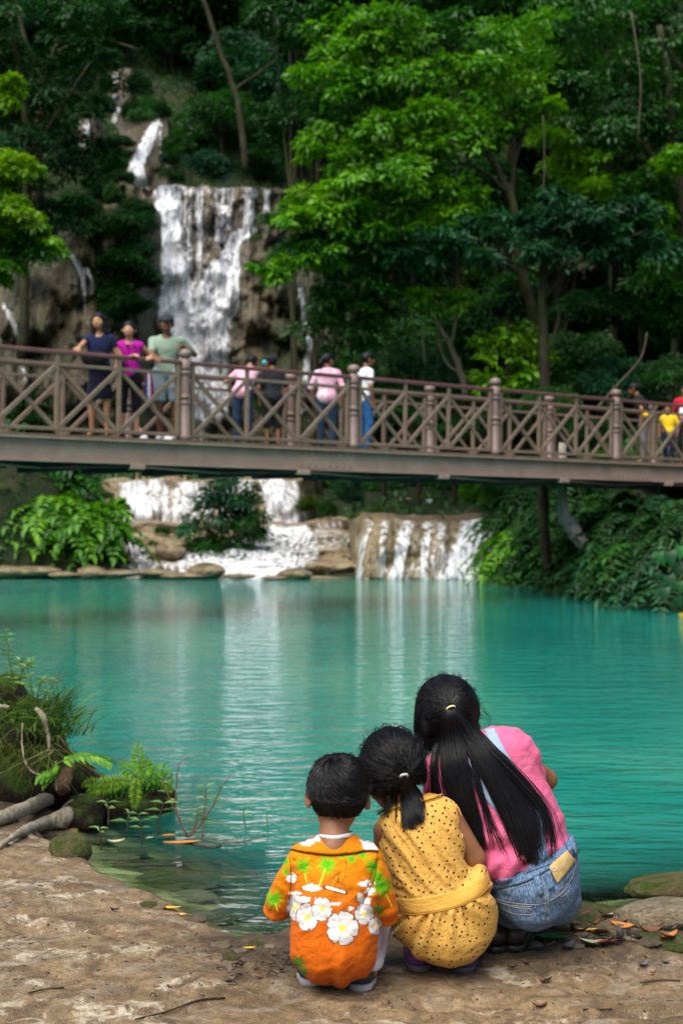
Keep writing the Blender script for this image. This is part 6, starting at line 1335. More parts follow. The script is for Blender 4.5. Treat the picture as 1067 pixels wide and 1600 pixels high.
for t_, b_ in (([(834, 1372), (843, 1369)], [(840, 1398), (848, 1396)]), ([(850, 1366), (858, 1361)], [(856, 1391), (864, 1386)]), ([(888, 1314), (893, 1309)], [(895, 1336), (899, 1331)])):
    drape_patch('belt_loop', bvj, t_, b_, 4, 8, .0075, M_DEN, big, YB)
m = Mt('leather_patch'); c = m.coord(); n = m.noise(c, 60, 4); m.done(m.princ(m.ramp(n, [(.3, (.38, .25, .08)), (.7, (.50, .36, .14))]), .6, .3, Normal=m.bump(n, .3, .002)))
lp_, LV = drape_patch('leather_patch', bvp, [(856, 1357), (870, 1345), (884, 1332)], [(868, 1381), (881, 1363), (894, 1344)], 14, 10, .0095, m.m, big, YB)
# faint worn stamp on the patch: an oval and a short row of pale strokes
def onpatch(u, v):
    a = LV[int(round(u*13)), int(round(v*9))]; return a+np.array([0, -.0012, 0])
bvl = bvh_of(LV.reshape(-1, 3), grid_faces(14, 10)); M_STAMP = cloth_mat('grey_stamp', (.42, .43, .46))
def stroke(pts, r=.0009, close=False):
    q = smooth_path(pts, 14); P = np.array([ray(bvl, a, b, YB)[0] for a, b in q])+np.array([0, -.0006, 0]); V, Fc = tube(P, r, 4); return V, Fc
pr = [stroke([(865+3.6*math.cos(a), 1358+3.0*math.sin(a)) for a in np.linspace(0, 6.28, 9)], .0012)]
ux = np.array([.74, -.67])
for k in range(5):
    cx, cy = 871+k*4.0, 1359.5-k*3.6; pr.append(stroke([(cx-1, cy-2.2), (cx+1.4, cy-1), (cx, cy+.6), (cx+2, cy+1.6)], .0007))
V, Fc = cat_mesh(pr); st = obj('stamp', mesh_np('stamp', V-np.array(big.location), Fc), M_STAMP, lp_)
# hair of the older girl
radh = np.array([.80, .98, .92])*hs_h; off_h = np.array([0, -.08, .2])*hs_h
EARH1 = s_union([s_ell((0, -.08, .2), (.82, 1.0, .93)), s_ell((-.77, -.06, -.12), (.12, .26, .36))], .14)
capf = s_x(s_plane(s_plane(EARH1, (0, .1, -.60), (0, .6, -1), .06), (0, .76, .2), (0, 1, -.5), .1), hc_h, hR_h, hs_h)
V, Fc = sdf_mesh(capf, .005, .01, 1); hh_o = wpart('hair', V, Fc, M_HAIRCAP, big)
tw = K(704, 1104, -.05); tl = (hR_h.T@(tw-hc_h)-off_h)/radh
kp = lambda d: (d[:, 2] > -.72+.5*np.clip(d[:, 1], -1, 1)) & ~((d[:, 1] > .62) & (d[:, 2] < .45))
P = cap_strands(kr, hc_h+hR_h@off_h, radh, hR_h, tl, 5200, 11, (1.015, 1.06), kp, .003, .009, 1.06); tie3 = P[:, -1].mean(0); V, Fc = strands(P, np.linspace(.0010, .0007, 11)[None]); wpart('hair_strands', V, Fc, M_HAIR, hh_o, kind='stuff')
P = cap_strands(kr, hc_h+hR_h@off_h, radh, hR_h, tl, 260, 11, (1.05, 1.18), kp, .018, .02, 1.1); V, Fc = strands(P[:, :8], np.linspace(.0007, .0004, 8)[None]); wpart('loose_hairs', V, Fc, M_HAIR, hh_o, kind='stuff')
allV, allF = cat_mesh([(Vp, Fp), (Vj, Fj), (V1, F1)]); bvt = bvh_of(allV, allF); t0 = px_of(tie3[None]); tx0, ty0 = float(t0[0][0]), float(t0[1][0])
P = tail(kr, bvt, tie3, [(.42, [(tx0, ty0, 5), (tx0-1, ty0+20, 15), (tx0+2, ty0+65, 24), (tx0+10, ty0+120, 26), (tx0+26, ty0+170, 22), (tx0+48, ty0+225, 14)]),
                         (.50, [(tx0, ty0, 5), (tx0+12, ty0+18, 13), (tx0+38, ty0+60, 23), (tx0+78, ty0+120, 32), (tx0+108, ty0+180, 34), (tx0+128, ty0+250, 22)]),
                         (.05, [(tx0, ty0, 4), (tx0+25, ty0+35, 12), (tx0+85, ty0+95, 16), (tx0+135, ty0+150, 12), (tx0+152, ty0+185, 12), (tx0+160, ty0+230, 16)]),
                         (.03, [(tx0, ty0, 4), (tx0-18, ty0+45, 6), (tx0-27, ty0+90, 5), (tx0-24, ty0+140, 8), (tx0-5, ty0+180, 12), (tx0+8, ty0+195, 14)])], YB-.1, 2500, 18, .035, .003, 1.6, .72)
V, Fc = strands(P, np.linspace(.0012, .0005, 18)[None]); wpart('ponytail', V, Fc, M_HAIR, big, kind='stuff')
ring('hair_tie', tie3+np.array([.0, -.006, -.004]), (.3, -.6, -.75), .012, .0025, cloth_mat('yellow_band', (.75, .66, .30)), big)
# side locks falling past the cheek and behind the ear
def lock(rg, path3, n, sp, r0=.0007):
    q = smooth_path(path3, 12); P = q[None]+(rg.normal(size=(n, 1, 3))*sp)*np.linspace(.5, 1.4, 12)[None, :, None]+fbm(np.linspace(0, 3, 12)[None, :, None]+rg.random((n, 1, 1))*9, np.arange(3)[None, None]*7., 0., 2)*.006
    return strands(P, np.linspace(r0, r0*.5, 12)[None])
pr = [lock(kr, [K(656, 1100, .02), K(654, 1130, .02), K(660, 1155, .02), K(666, 1172, .02)], 420, .007), lock(kr, [K(740, 1105, .03), K(746, 1130, .04), K(752, 1145, .05), K(762, 1150, .04)], 26, .005, .0004), lock(kr, [K(742, 1095, .03), K(758, 1115, .05), K(764, 1130, .05), K(756, 1145, .05)], 12, .006, .0004),
      lock(kr, [K(655, 1125, .04), K(668, 1155, .04), K(676, 1175, .03), K(675, 1195, .0)], 40, .003)]
for V, Fc in pr: wpart('side_lock', V, Fc, M_HAIR, hh_o, kind='stuff')
YB = 3.84
pr = [lock(kr, [K(580, 1190, .03), K(575, 1215, .04), K(582, 1235, .04), K(592, 1243, .03)], 70, .005), lock(kr, [K(600, 1215, .02), K(598, 1240, .02), K(605, 1262, .0), K(596, 1272, -.02)], 40, .004), lock(kr, [K(612, 1225, .0), K(614, 1245, .0), K(608, 1262, -.02), K(590, 1270, -.02)], 30, .004)]
for V, Fc in pr: wpart('side_lock', V, Fc, M_HAIR, hg, kind='stuff')
for hc_, hR_, root, nm in ((hc_h, hR_h, big, 'earring'),):
    p = hc_+hR_@np.array([.88, -.05, -.36])*hs_h; V, Fc = lathe([(0, -.004), (.004, 0), (0, .004)], 8); wpart(nm, V+p, Fc, mat_simple('gold', (.8, .6, .2), .25, Metallic=1.0), root)
M_BLKS = mat_simple('black_leather_shoe', (.012, .011, .011), .4); YB = 4.0
for a, b in ((K(774, 1484, .02), K(762, 1482, .2)), (K(800, 1484, .03), K(810, 1482, .22))):
    a[2] = gz(a[0], a[1])+.014; b[2] = gz(b[0], b[1])+.014; shoe(big, a, b, 1.15, M_BLKS, M_BLKS)
# ================================================================== people on the bridge and behind
def rail_t(px, off=0.0):
    ts = np.linspace(-3, 7, 2001); q = np.array([(BM @ Vector((BAY*t, off, 0)))[:] for t in ts]); p = CXP+q[:, 0]*F_PX/q[:, 1]; return float(np.interp(px, p, ts))
def deck(px, off):
    t = rail_t(px, off); return np.array((BM @ Vector((BAY*t, off, -.018)))[:])
def railtop(px, off=0.0, dz=1.02):
    t = rail_t(px, off); return np.array((BM @ Vector((BAY*t, off, dz)))[:])
_clc = {}
def cl(name, a, **kw):
    if name not in _clc: _clc[name] = cloth_mat(name, a, **kw)
    return _clc[name]
def visitor(label, cat, pos, face, h, skin, top, bottom, hands=(None, None), hair='short', wide=1.0, lean=0.0, head=(0, 0, 0), shoes=None, group=None, tuck=.80, cap=None, fine=True):
    wide = wide*.93
    """face: heading in degrees (0 looks away from the camera, 180 towards it). hands: world targets for the left and right wrist"""
    k = h/1.62; t = thing('person', label, cat, tuple(pos), math.radians(face), group)
    ca, sa = math.cos(math.radians(face)), math.sin(math.radians(face)); toL = lambda w: np.array([(w[0]-pos[0])*ca+(w[1]-pos[1])*sa, -(w[0]-pos[0])*sa+(w[1]-pos[1])*ca, w[2]-pos[2]])
    pel = np.array([0, 0, .88])*k; L = math.radians(lean)
    def up(x, y, z):
        x, y, z = x*k, y*k, z*k-pel[2]; return np.array([x, y*math.cos(L)+z*math.sin(L), pel[2]-y*math.sin(L)+z*math.cos(L)])
    chest, neck, hd = up(0, 0, 1.18), up(0, -.01, 1.34), up(0, .035, 1.49)
    w_ = wide
    tor = s_union([s_x(s_ell((0, 0, 0), (.155*w_*k, .10*w_*k, .18*k)), chest, rot(0, -lean, 0)), s_cap(up(-.12*w_, 0, 1.275), up(.12*w_, 0, 1.275), .05*k, .05*k), s_ell(up(0, 0, 1.0), (.125*w_*k, .092*w_*k, .15*k)), s_ell(pel+np.array([0, -.01*k, 0]), (.155*w_*k, .11*w_*k, .12*k))], .05)
    arms, wrists = [], []
    for i, sx in enumerate((-1, 1)):
        sh = up(sx*.165*w_, 0, 1.275)
        wr = toL(hands[i]) if hands[i] is not None else up(sx*.22*w_, .04, .80)
        d = wr-sh; D = np.linalg.norm(d); mx = .50*k
        if D > mx: wr = sh+d/D*mx; d = wr-sh; D = mx
        bend = math.sqrt(max(0, (.255*k)**2-(D/2)**2)); side = np.array([sx*.6, -.5, -.6]); side -= d/D*(side@d)/D; side /= np.linalg.norm(side)
        el = (sh+wr)/2+side*bend; arms.append((s_cap(sh, el, .040*k*w_, .034*k), s_cap(el, wr, .034*k, .022*k), sh, el, wr)); wrists.append((wr, wr-el))
    legs = []
    for sx in (-1, 1):
        hp, kn, an = np.array([sx*.085*w_, 0, .86])*k, np.array([sx*.095, .015+.01*sx, .46])*k, np.array([sx*.10, -.01-.02*sx, .075])*k
        legs.append((s_cap(hp, kn, .078*k*w_, .050*k), s_cap(kn, an, .050*k, .030*k), s_cap(an, an+np.array([sx*.02, .12, -.035])*k, .03*k, .024*k), hp, kn, an))
    R = rot(head[0], head[1], head[2]); hs = .108*k if h > 1.2 else .112*k*1.15
    fl = [s_cap(neck-np.array([0, 0, .05*k]), hd-R@np.array([0, 0.02, .05]), .048*k, .045*k), s_off(tor, -.012)]+[a for q in arms for a in q[:2]]+[a for q in legs for a in q[:3]]
    V, Fc = sdf_mesh(s_union(fl, .018), .0135 if fine else .02, .02, 1); parts = [(V, Fc), sdf_mesh(s_x(HEAD, hd, R, hs), .0085 if fine else .015, 0, 1)]
    for i, (wr, dv) in enumerate(wrists):
        hw = hand_sdf(wr, dv*.6+np.array([0, .05, -.02]), (0, .2, 1.0) if hands[i] is not None else ((-1, 1)[i], 0, 0), .95*k, .55, (1, -1)[i]); parts.append(sdf_mesh(hw, .0055 if fine else .009, 0, 0))
    V, Fc = cat_mesh(parts); obj('body', mesh_np('body', V, Fc), skin, t)
    def lp(name, f, mat, res=.0115, par=None, amp=.006):
        V, Fc = sdf_mesh(f, res if fine else .018, .02, 2); N = normals(V, Fc); V = V+N*(amp*fbm(V[:, 0]*11+h*7, V[:, 1]*11, V[:, 2]*16, 3))[:, None]
        return obj(name, mesh_np(name, V, Fc), mat, par or t)
    # face
    class _R: pass
    if abs(face) > 60 or True:
        for sx in (-1, 1):
            E = hd+hs*(R@np.array([sx*.29, .86, .01])); Vv, Ff = lathe([(0, -1), (.7, -.7), (1, 0), (.7, .7), (0, 1)], 8); obj('eye', mesh_np('eye', Vv*[.10*hs, .08*hs, .07*hs]@R.T+E, Ff), M_EYE, t)
        P = np.array([[-.2, .90, -.58], [0, .97, -.60], [.2, .90, -.58]])@R.T*hs+hd; Vv, Ff = tube(smooth_path(P, 7), .04*hs, 5); obj('mouth', mesh_np('mouth', Vv, Ff), M_LIP, t)
    # clothes
    tm, slv_, hem = top; ff = [s_off(tor, .010)]
    if slv_ > 0:
        for a in arms:
            if slv_ <= 1: ff.append(s_cap(a[2], a[2]+(a[3]-a[2])*slv_, .054*k*w_, .050*k))
            else: ff += [s_cap(a[2], a[3], .052*k*w_, .044*k), s_cap(a[3], a[3]+(a[4]-a[3])*(slv_-1), .044*k, .036*k)]
    else: ff += [s_cap(a[2]*.8+chest*.2, a[2], .045*k, .046*k) for a in arms]
    g = s_union(ff, .022); g = s_plane(g, (0, 0, hem*k), (0, 0, -1)); ncut = neck+np.array([0, .03, -.02])*k; g = s_sub(g, s_ell(ncut, (.065*k, .075*k, .05*k)), .01); lp('shirt' if hem > .6 else 'dress', g, tm)
    bm_, kind, zz = bottom
    if kind == 'skirt':
        g = s_union([s_off(s_ell(pel, (.155*w_*k, .115*w_*k, .13*k)), .008), s_cap(pel, np.array([0, 0, zz*k]), .15*k*w_, .185*k*w_)], .03); g = s_plane(g, (0, 0, zz*k), (0, 0, -1)); g2 = g
        f2 = lambda X, Y, Z: g2(X, Y*1.25, Z); f2.bb = g2.bb; lp('skirt', f2, bm_)
    else:
        loose = .014 if kind == 'trousers' else .026
        g = s_union([s_off(q, loose) for a in legs for q in a[:2]]+[s_off(s_ell(pel, (.15*w_*k, .105*w_*k, .12*k)), .006)], .02); g = s_plane(s_plane(g, (0, 0, zz*k), (0, 0, -1)), (0, 0, 1.0*k), (0, 0, 1)); lp(kind, g, bm_)
    if shoes is not None:
        for a in legs:
            an = a[5]; f = s_union([s_cap(an+np.array([0, -.02, -.035])*k, an+np.array([.0, .13, -.045])*k, .042*k, .036*k), s_cap(an, an+np.array([0, 0, -.03*k]), .036*k, .04*k)], .02); f = s_plane(f, (0, 0, .003), (0, 0, -1)); lp('shoe', f, shoes, .009, None, .001)
    # hair
    c0 = hd
    cf = s_plane(s_plane(s_ell((0, -.08, .2), (.84, 1.02, .94)), (0, .1, -.45), (0, .5, -1), .06), (0, .74, .25), (0, 1, -.55), .1)
    f = s_x(cf, hd, R, hs); hl = [f]
    if hair == 'long': hl += [s_cap(hd+R@np.array([0, -.6, .1])*hs, hd+R@np.array([-.1, -1.0, -1.6])*hs, .75*hs, .6*hs), s_cap(hd+R@np.array([.74, .0, .2])*hs, hd+R@np.array([.8, .1, -2.0])*hs, .32*hs, .26*hs), s_cap(hd+R@np.array([-.74, .0, .2])*hs, hd+R@np.array([-.75, .0, -1.5])*hs, .30*hs, .22*hs)]
    if hair == 'tail': hl += [s_cap(hd+R@np.array([0, -1.0, .25])*hs, hd+R@np.array([-.12, -1.3, -.6])*hs, .30*hs, .30*hs), s_cap(hd+R@np.array([-.12, -1.3, -.6])*hs, hd+R@np.array([-.2, -1.1, -1.6])*hs, .30*hs, .12*hs)]
    if hair == 'bun': hl += [s_ell(hd+R@np.array([0, -1.1, .2])*hs, np.array([.35, .3, .35])*hs)]
    lp('hair', s_union(hl, .02), M_HAIRCAP, .009, None, .003)
    if cap is not None:
        dome = s_plane(s_ell((0, -.06, .30), (.88, 1.07, .88)), (0, 0, .28), (0, .12, -1), .03); bill = s_ell((0, 1.05, .36), (.55, .62, .07)); ck = s_x(s_union([dome, bill], .08), hd, R, hs); o = lp('cap', ck, cap, .009, None, .001)
        return t, hd, R, hs, o, (lambda p: p)
    return t
SK = M_SKIN; M_SKIN_L = skin_mat('warm_skin', (.34, .17, .09), (.45, .24, .13))
w1 = visitor('woman in a navy dress with long black hair leaning on the rail', 'woman', deck(156, .32), 176, 1.60, M_SKIN_L, (cl('navy_cloth', (.008, .014, .05)), .35, .72), (cl('black_navy_cloth', (.006, .008, .02)), 'skirt', .50), (None, railtop(118, -.02)), 'long', 1.0, 0, (-8, 0, 6), None)
w2 = visitor('woman in a sleeveless magenta top with both hands on the bridge rail', 'woman', deck(203, .27), 180, 1.52, M_SKIN_P, (cl('magenta_cloth', (.42, .008, .30)), 0, .76), (cl('black_cloth', (.008, .008, .010)), 'trousers', .36), (railtop(234, .0), railtop(207, -.0)), 'bun', 1.02, 3, (0, 0, 0), cl('black_cloth', (.01, .01, .01)))
mc = visitor('man in a pale green polo and dark cap resting an arm on the post', 'man', deck(262, .30), 180, 1.66, M_SKIN_D, (cl('sage_green_cloth', (.22, .30, .23)), .75, .74), (cl('pale_blue_denim', (.26, .33, .38)), 'shorts', .50), (railtop(286, .06, 1.20), railtop(244, .0)), 'short', 1.18, 5, (4, -4, 0), cl('white_shoe', (.7, .7, .72)), cap=cl('dark_cap', (.025, .03, .04)))
gp = visitor('child in a pale pink shirt and blue jeans bending over the far rail', 'child', deck(379, 1.05), -20, 1.48, SK, (cl('pale_pink_cloth', (.64, .36, .46)), .7, .70), (cl('dark_jeans', (.012, .03, .06)), 'trousers', .06), (railtop(366, 1.45), railtop(390, 1.47)), 'short', 1.1, 34, (0, -40, 0), cl('black_cloth', (.01, .01, .01)))
bc = visitor('boy in black tee, shorts and dark cap seen from behind on the bridge', 'boy', deck(426, .95), 25, 1.36, SK, (cl('charcoal_cloth', (.015, .018, .024)), .8, .66), (cl('black_cloth', (.01, .01, .01)), 'shorts', .36), (None, None), 'short', 1.15, 3, (20, -6, 0), cl('black_cloth', (.01, .01, .01)), cap=cl('black_cap', (.01, .012, .02)))
wp = visitor('black ponytailed woman in a pink patterned blouse seen from behind', 'woman', deck(509, .95), -12, 1.50, SK, (None, 1.1, .66), (cl('dark_jeans', (.012, .03, .06)), 'trousers', .06), (None, None), 'tail', 1.15, 2, (-38, -5, 0), cl('black_cloth', (.01, .01, .01))) if False else None
m = Mt('pink_white_print_cloth'); c = m.coord(); n = m.noise(c, 8, 3, .6, .5); m.done(m.princ(m.ramp(n, [(.42, (.62, .30, .42)), (.56, (.64, .57, .64))]), .8, .2)); M_PKP = m.m
wp = visitor('black ponytailed woman in a pink patterned blouse seen from behind', 'woman', deck(511, .95), -12, 1.47, SK, (M_PKP, 1.1, .66), (cl('dark_jeans', (.012, .03, .06)), 'trousers', .06), (None, None), 'tail', 1.15, 2, (-38, -5, 0), cl('black_cloth', (.01, .01, .01)))
ws = visitor('visitor in white tee and jeans half hidden by the second bridge post', 'man', deck(570, 1.0), -60, 1.55, SK, (cl('white_tee', (.62, .64, .68)), .7, .68), (cl('blue_jeans', (.02, .10, .26)), 'trousers', .06), (None, None), 'short', 1.0, 2, (-10, -5, 0), cl('black_cloth', (.01, .01, .01)))
rb = visitor('visitor in black and yellow bending forward at the right end of the bridge', 'man', deck(1006, .75), 70, 1.5, SK, (cl('black_yellow_cloth', (.012, .012, .012)), .6, .7), (cl('grey_cloth', (.12, .11, .11)), 'trousers', .06), (None, None), 'short', 1.0, 16, (0, -20, 0), cl('black_cloth', (.01, .01, .01)))
yc = visitor('small child in a yellow shirt and jeans at the right end of the bridge', 'child', deck(1044, .55), 150, 1.08, SK, (cl('yellow_tee', (.75, .50, .02)), .8, .66), (cl('dark_blue_jeans', (.008, .015, .05)), 'trousers', .06), (None, None), 'short', 1.15, 0, (0, 0, 0), cl('black_cloth', (.01, .01, .01)))
rd = visitor('visitor in a crimson and white shirt cut off by the right edge of the picture', 'man', deck(1071, .9), 160, 1.55, SK, (cl('crimson_cloth', (.40, .01, .03)), .7, .7), (cl('black_cloth', (.01, .01, .01)), 'trousers', .06), (None, None), 'short', 1.1, 0, (0, 0, 0), cl('black_cloth', (.01, .01, .01)))
# small things worn on clothes, as parts
def lens(root, name, w, r, mat, n=(0, -1, 0), sq=(1, .3, 1)):
    V, Fc = lathe([(0, -1), (.7, -.7), (1, 0), (.7, .7), (0, 1)], 10); a = -root.rotation_euler[2]; loc = np.array(w)-np.array(root.location); R2 = np.array([[math.cos(a), -math.sin(a), 0], [math.sin(a), math.cos(a), 0], [0, 0, 1]])
    V = (V*np.array(sq)*r+loc)@R2.T; return obj(name, mesh_np(name, V, Fc), mat, root)
yb = deck(203, .27)[1]
for sx in (-1, 1): lens(w2, 'sunglasses', W(205+sx*5, 541, yb-.145), .03, cl('dark_lens', (.03, .03, .04)), sq=(1, .3, .8))
def strap_on(root, pts, r, mat, nm='shoulder_strap'):
    a = -root.rotation_euler[2]; R2 = np.array([[math.cos(a), -math.sin(a), 0], [math.sin(a), math.cos(a), 0], [0, 0, 1]]); V, Fc = tube(smooth_path(pts, 14), r, 6, squash=.3); V = (V-np.array(root.location))@R2.T; obj(nm, mesh_np(nm, V, Fc), mat, root)
bag = thing('shoulder_bag', 'black shoulder bag with a round white badge at the hip of the woman in navy', 'bag', tuple(W(147, 560, deck(156, .32)[1]-.16)))
f = s_ell((0, 0, .02), (.17, .06, .12)); g = s_plane(f, (0, 0, .08), (0, 0, 1), .03); V, Fc = sdf_mesh(g, .012, .02, 1); obj('pouch', mesh_np('pouch', V, Fc), cl('black_leather', (.01, .01, .012)), bag)
V, Fc = lathe([(0, 0), (.028, 0), (.03, .006), (0, .008)], 12); V = V[:, [0, 2, 1]]*[1, -1, 1]+[-.02, -.062, .03]; obj('badge', mesh_np('badge', V, Fc), cl('white_badge', (.7, .7, .75)), bag)
V, Fc = tube(smooth_path([(.12, -.01, .08), (.2, -.01, .2), (.27, .03, .33)], 10), .012, 6); obj('strap', mesh_np('strap', V, Fc), bpy.data.materials['black_leather'], bag)
ub = thing('folded_umbrella', 'folded striped blue white and red umbrella hanging between the two middle visitors', 'umbrella', tuple(W(233, 600, deck(232, .2)[1])))
for i in range(9):
    a = i*.698; col_ = [cl('umbrella_blue', (.02, .08, .28)), cl('umbrella_white', (.6, .65, .75)), cl('umbrella_red', (.45, .03, .06))][i % 3]; V, Fc = tube(smooth_path([(0, 0, .18), (.03*math.cos(a), .03*math.sin(a), .05), (.065*math.cos(a), .06*math.sin(a), -.22)], 8), [.012, .014, .016, .02, .022, .022, .02, .012], 6); obj('fold', mesh_np('fold', V, Fc), col_, ub)
V, Fc = tube([(0, 0, .15), (0, 0, .36)], .008, 6); obj('handle', mesh_np('handle', V, Fc), cl('black_leather', (.01, .01, .01)), ub)
lens(rb, 'chest_panel', W(1008, 648, deck(1006, .75)[1]-.2), .06, cl('yellow_tee', (.75, .5, .02)), sq=(1, .3, .7)); lens(rd, 'white_panel', W(1066, 645, deck(1071, .9)[1]-.14), .09, cl('white_tee', (.6, .6, .6)), sq=(.8, .4, 1.3))
lens(bc[0], 'cap_badge', W(413, 566, deck(426, .95)[1]-.16), .035, cl('cyan_badge', (.05, .45, .6)), sq=(1, .5, .9))
# visitors on the terrace, mostly hidden by the bridge
pz = W(46, 772, 37.5); visitor('tiny figure in hot pink seen under the left end of the bridge', 'person', pz, 10, 1.35, SK, (cl('hot_pink_cloth', (.75, .04, .25)), .7, .62), (cl('black_cloth', (.01, .01, .01)), 'trousers', .06), (None, None), 'short', 1.15, 0, (0, 0, 0), None, fine=False)
pz = W(29, 772, 38); visitor('dark clothed figure beside the tiny pink one under the bridge', 'person', pz, 0, 1.45, SK, (cl('charcoal_cloth', (.02, .02, .02)), .7, .62), (cl('black_cloth', (.01, .01, .01)), 'trousers', .06), (None, None), 'short', 1.1, 0, (0, 0, 0), None, fine=False)
for px, lab, mt in ((268, 'bather in pink shorts on the terrace above the lower cascade', ('hot_pink_cloth', (.75, .04, .25))), (284, 'bather in blue shorts on the terrace above the lower cascade', ('bather_blue', (.02, .12, .4))), (220, 'bare legged bather standing left of the pair above the cascade', ('sand_cloth', (.4, .25, .18)))):
    visitor(lab, 'person', W(px, 752, 38), 180, 1.5, M_SKIN_P, (cl('white_tee', (.6, .6, .6)), .7, .7), (cl(*mt), 'shorts', .28), (None, None), 'short', 1.0, 0, (0, 0, 0), None, fine=False)
# ================================================================== foreground details
fr = np.random.default_rng(99)
def gpos(px, py, water=False):
    Y = np.arange(3.0, 13.5, .01); z = CAM_H+(HOR-py)*Y/F_PX; x = (px-CXP)*Y/F_PX; g = ground_z(x, Y)
    if water: g = np.maximum(g, 0)
    i = np.argmax(z <= g) if (z <= g).any() else len(Y)-1
    return np.array([x[i], Y[i], g[i]])
def P3(px, py, Y): return W(px, py, Y)
# ---- weathered pale roots, the dark stump and the plants on it
M_ROOT = mat_bark('weathered_root', (.15, .12, .085), (.52, .46, .37), 2.5); M_WOODD = mat_bark('rotten_wood', (.012, .009, .006), (.07, .045, .025), 2.0); M_ROOTB = mat_bark('red_brown_root', (.06, .03, .02), (.22, .12, .08), 2.5)
def root_thing(label, paths, mat, name='root', cat='root', n=26):
    b = P3(*paths[0][0][:2], paths[0][0][3]); t = thing(name, label, cat, tuple(b)); prs = []
    for path in paths:
        q = np.array([np.r_[P3(p[0], p[1], p[3]), p[2]*p[3]/F_PX/2] for p in path]); s = smooth_path(q, n); w = np.maximum(s[:, 3], .003)
        V, Fc = tube(s[:, :3], w, 12); N = normals(V, Fc); rel = np.repeat(w, 12); rel = np.r_[rel, w[0], w[-1]]
        V = V+N*(rel*(.45*fbm(V[:, 0]*11, V[:, 1]*11, V[:, 2]*11, 3)+.28*fbm(V[:, 0]*60, V[:, 1]*25, V[:, 2]*60, 2)))[:, None]; prs.append((V, Fc))
    V, Fc = cat_mesh(prs); wpart('wood', V, Fc, mat, t); return t
def onground(pts):
    out = []
    for px, py, w in pts:
        p = gpos(px, py+w*.5, True); out.append((px, py, w, p[1]-.01))
    return out
root_thing('thick pale forked root lying on the soil at the left edge', [onground([(-60, 1292, 18), (-20, 1284, 19), (20, 1272, 20), (60, 1255, 22), (95, 1242, 26), (118, 1240, 27), (126, 1246, 24), (124, 1260, 26)]), onground([(112, 1238, 20), (126, 1244, 26), (123, 1262, 32), (100, 1278, 29), (66, 1288, 20), (36, 1300, 15), (12, 1314, 11), (-4, 1326, 7)]), onground([(60, 1258, 12), (30, 1268, 9), (5, 1276, 6)])], M_ROOT)
root_thing('pale root twisting over the mossy stump', [[(58, 1108, 9, 6.35), (68, 1120, 10, 6.3), (74, 1140, 7, 6.3), (77, 1158, 5, 6.3), (76, 1180, 3, 6.3)]], M_ROOT)
root_thing('reddish root sloping down to the water right of the stump', [[(92, 1150, 5, 6.4), (104, 1165, 7, 6.4), (118, 1185, 8, 6.45), (145, 1205, 8, 6.5), (172, 1222, 6, 6.55), (186, 1236, 3, 6.6)], [(98, 1235, 22, 6.3), (108, 1205, 20, 6.4), (116, 1188, 10, 6.45)]], M_ROOTB)
for i, (path, lab) in enumerate([([(36, 1130, 2.5, 6.3), (35, 1160, 2, 6.25), (40, 1190, 2, 6.2), (55, 1208, 2, 6.2), (90, 1215, 1.5, 6.2)], 'thin rootlet looping under the stump'), ([(60, 1180, 3, 6.3), (85, 1172, 3, 6.3), (104, 1176, 2.5, 6.35)], 'thin horizontal rootlet below the mossy stump'), ([(88, 1190, 2.5, 6.25), (88, 1215, 2, 6.2), (89, 1235, 2, 6.2)], 'thin grey rootlet hanging above the pale root'), ([(15, 1105, 5, 6.3), (0, 1104, 7, 6.3), (-20, 1106, 7, 6.3)], 'short white snag at the left edge')]):
    root_thing(lab, [path], M_ROOT if i != 1 else M_ROOTB)
st = thing('mossy_stump', 'dark rotten stump overgrown with moss and grass at the left edge', 'stump', tuple(gpos(30, 1235)))
ff = [s_cap(P3(-60, 1050, 6.9), P3(6, 1078, 6.8), .07, .055), s_cap(P3(6, 1078, 6.8), P3(50, 1140, 6.75), .055, .10), s_cap(P3(50, 1140, 6.75), P3(92, 1226, 6.7), .11, .13), s_cap(P3(-60, 1160, 6.85), P3(20, 1210, 6.8), .22, .22), s_ell(P3(40, 1225, 6.75), (.32, .25, .14))]
g0 = s_union(ff, .08)
def g(X, Y, Z): return g0(X, Y, Z)-.06*fbm(X*6, Y*6, Z*6, 3)-.02*fbm(X*22, Y*22, Z*14, 2)
g.bb = (g0.bb[0]-.08, g0.bb[1]+.08); V, Fc = sdf_mesh(g, .022, .02, 1)
m = Mt('moss_wood'); c = m.coord(); n = m.noise(c, 9, 5, .65, .3); n2 = m.noise(c, 55, 4, .7); up = m.n('SeparateXYZ', {0: m.n('NewGeometry').outputs['Normal']}).outputs[2]
col = m.mix(m.ramp(m.math('ADD', n, m.math('MULTIPLY', up, .25)), [(.60, 0.), (.74, 1.)]), m.ramp(n2, [(.3, (.006, .004, .003)), (.7, (.03, .020, .012))]), m.ramp(n2, [(.3, (.012, .028, .004)), (.7, (.05, .09, .01))])); m.done(m.princ(col, .9, .15, Normal=m.bump(n2, .9, .02))); M_MOSSW = m.m
wpart('wood', V, Fc, M_MOSSW, st)
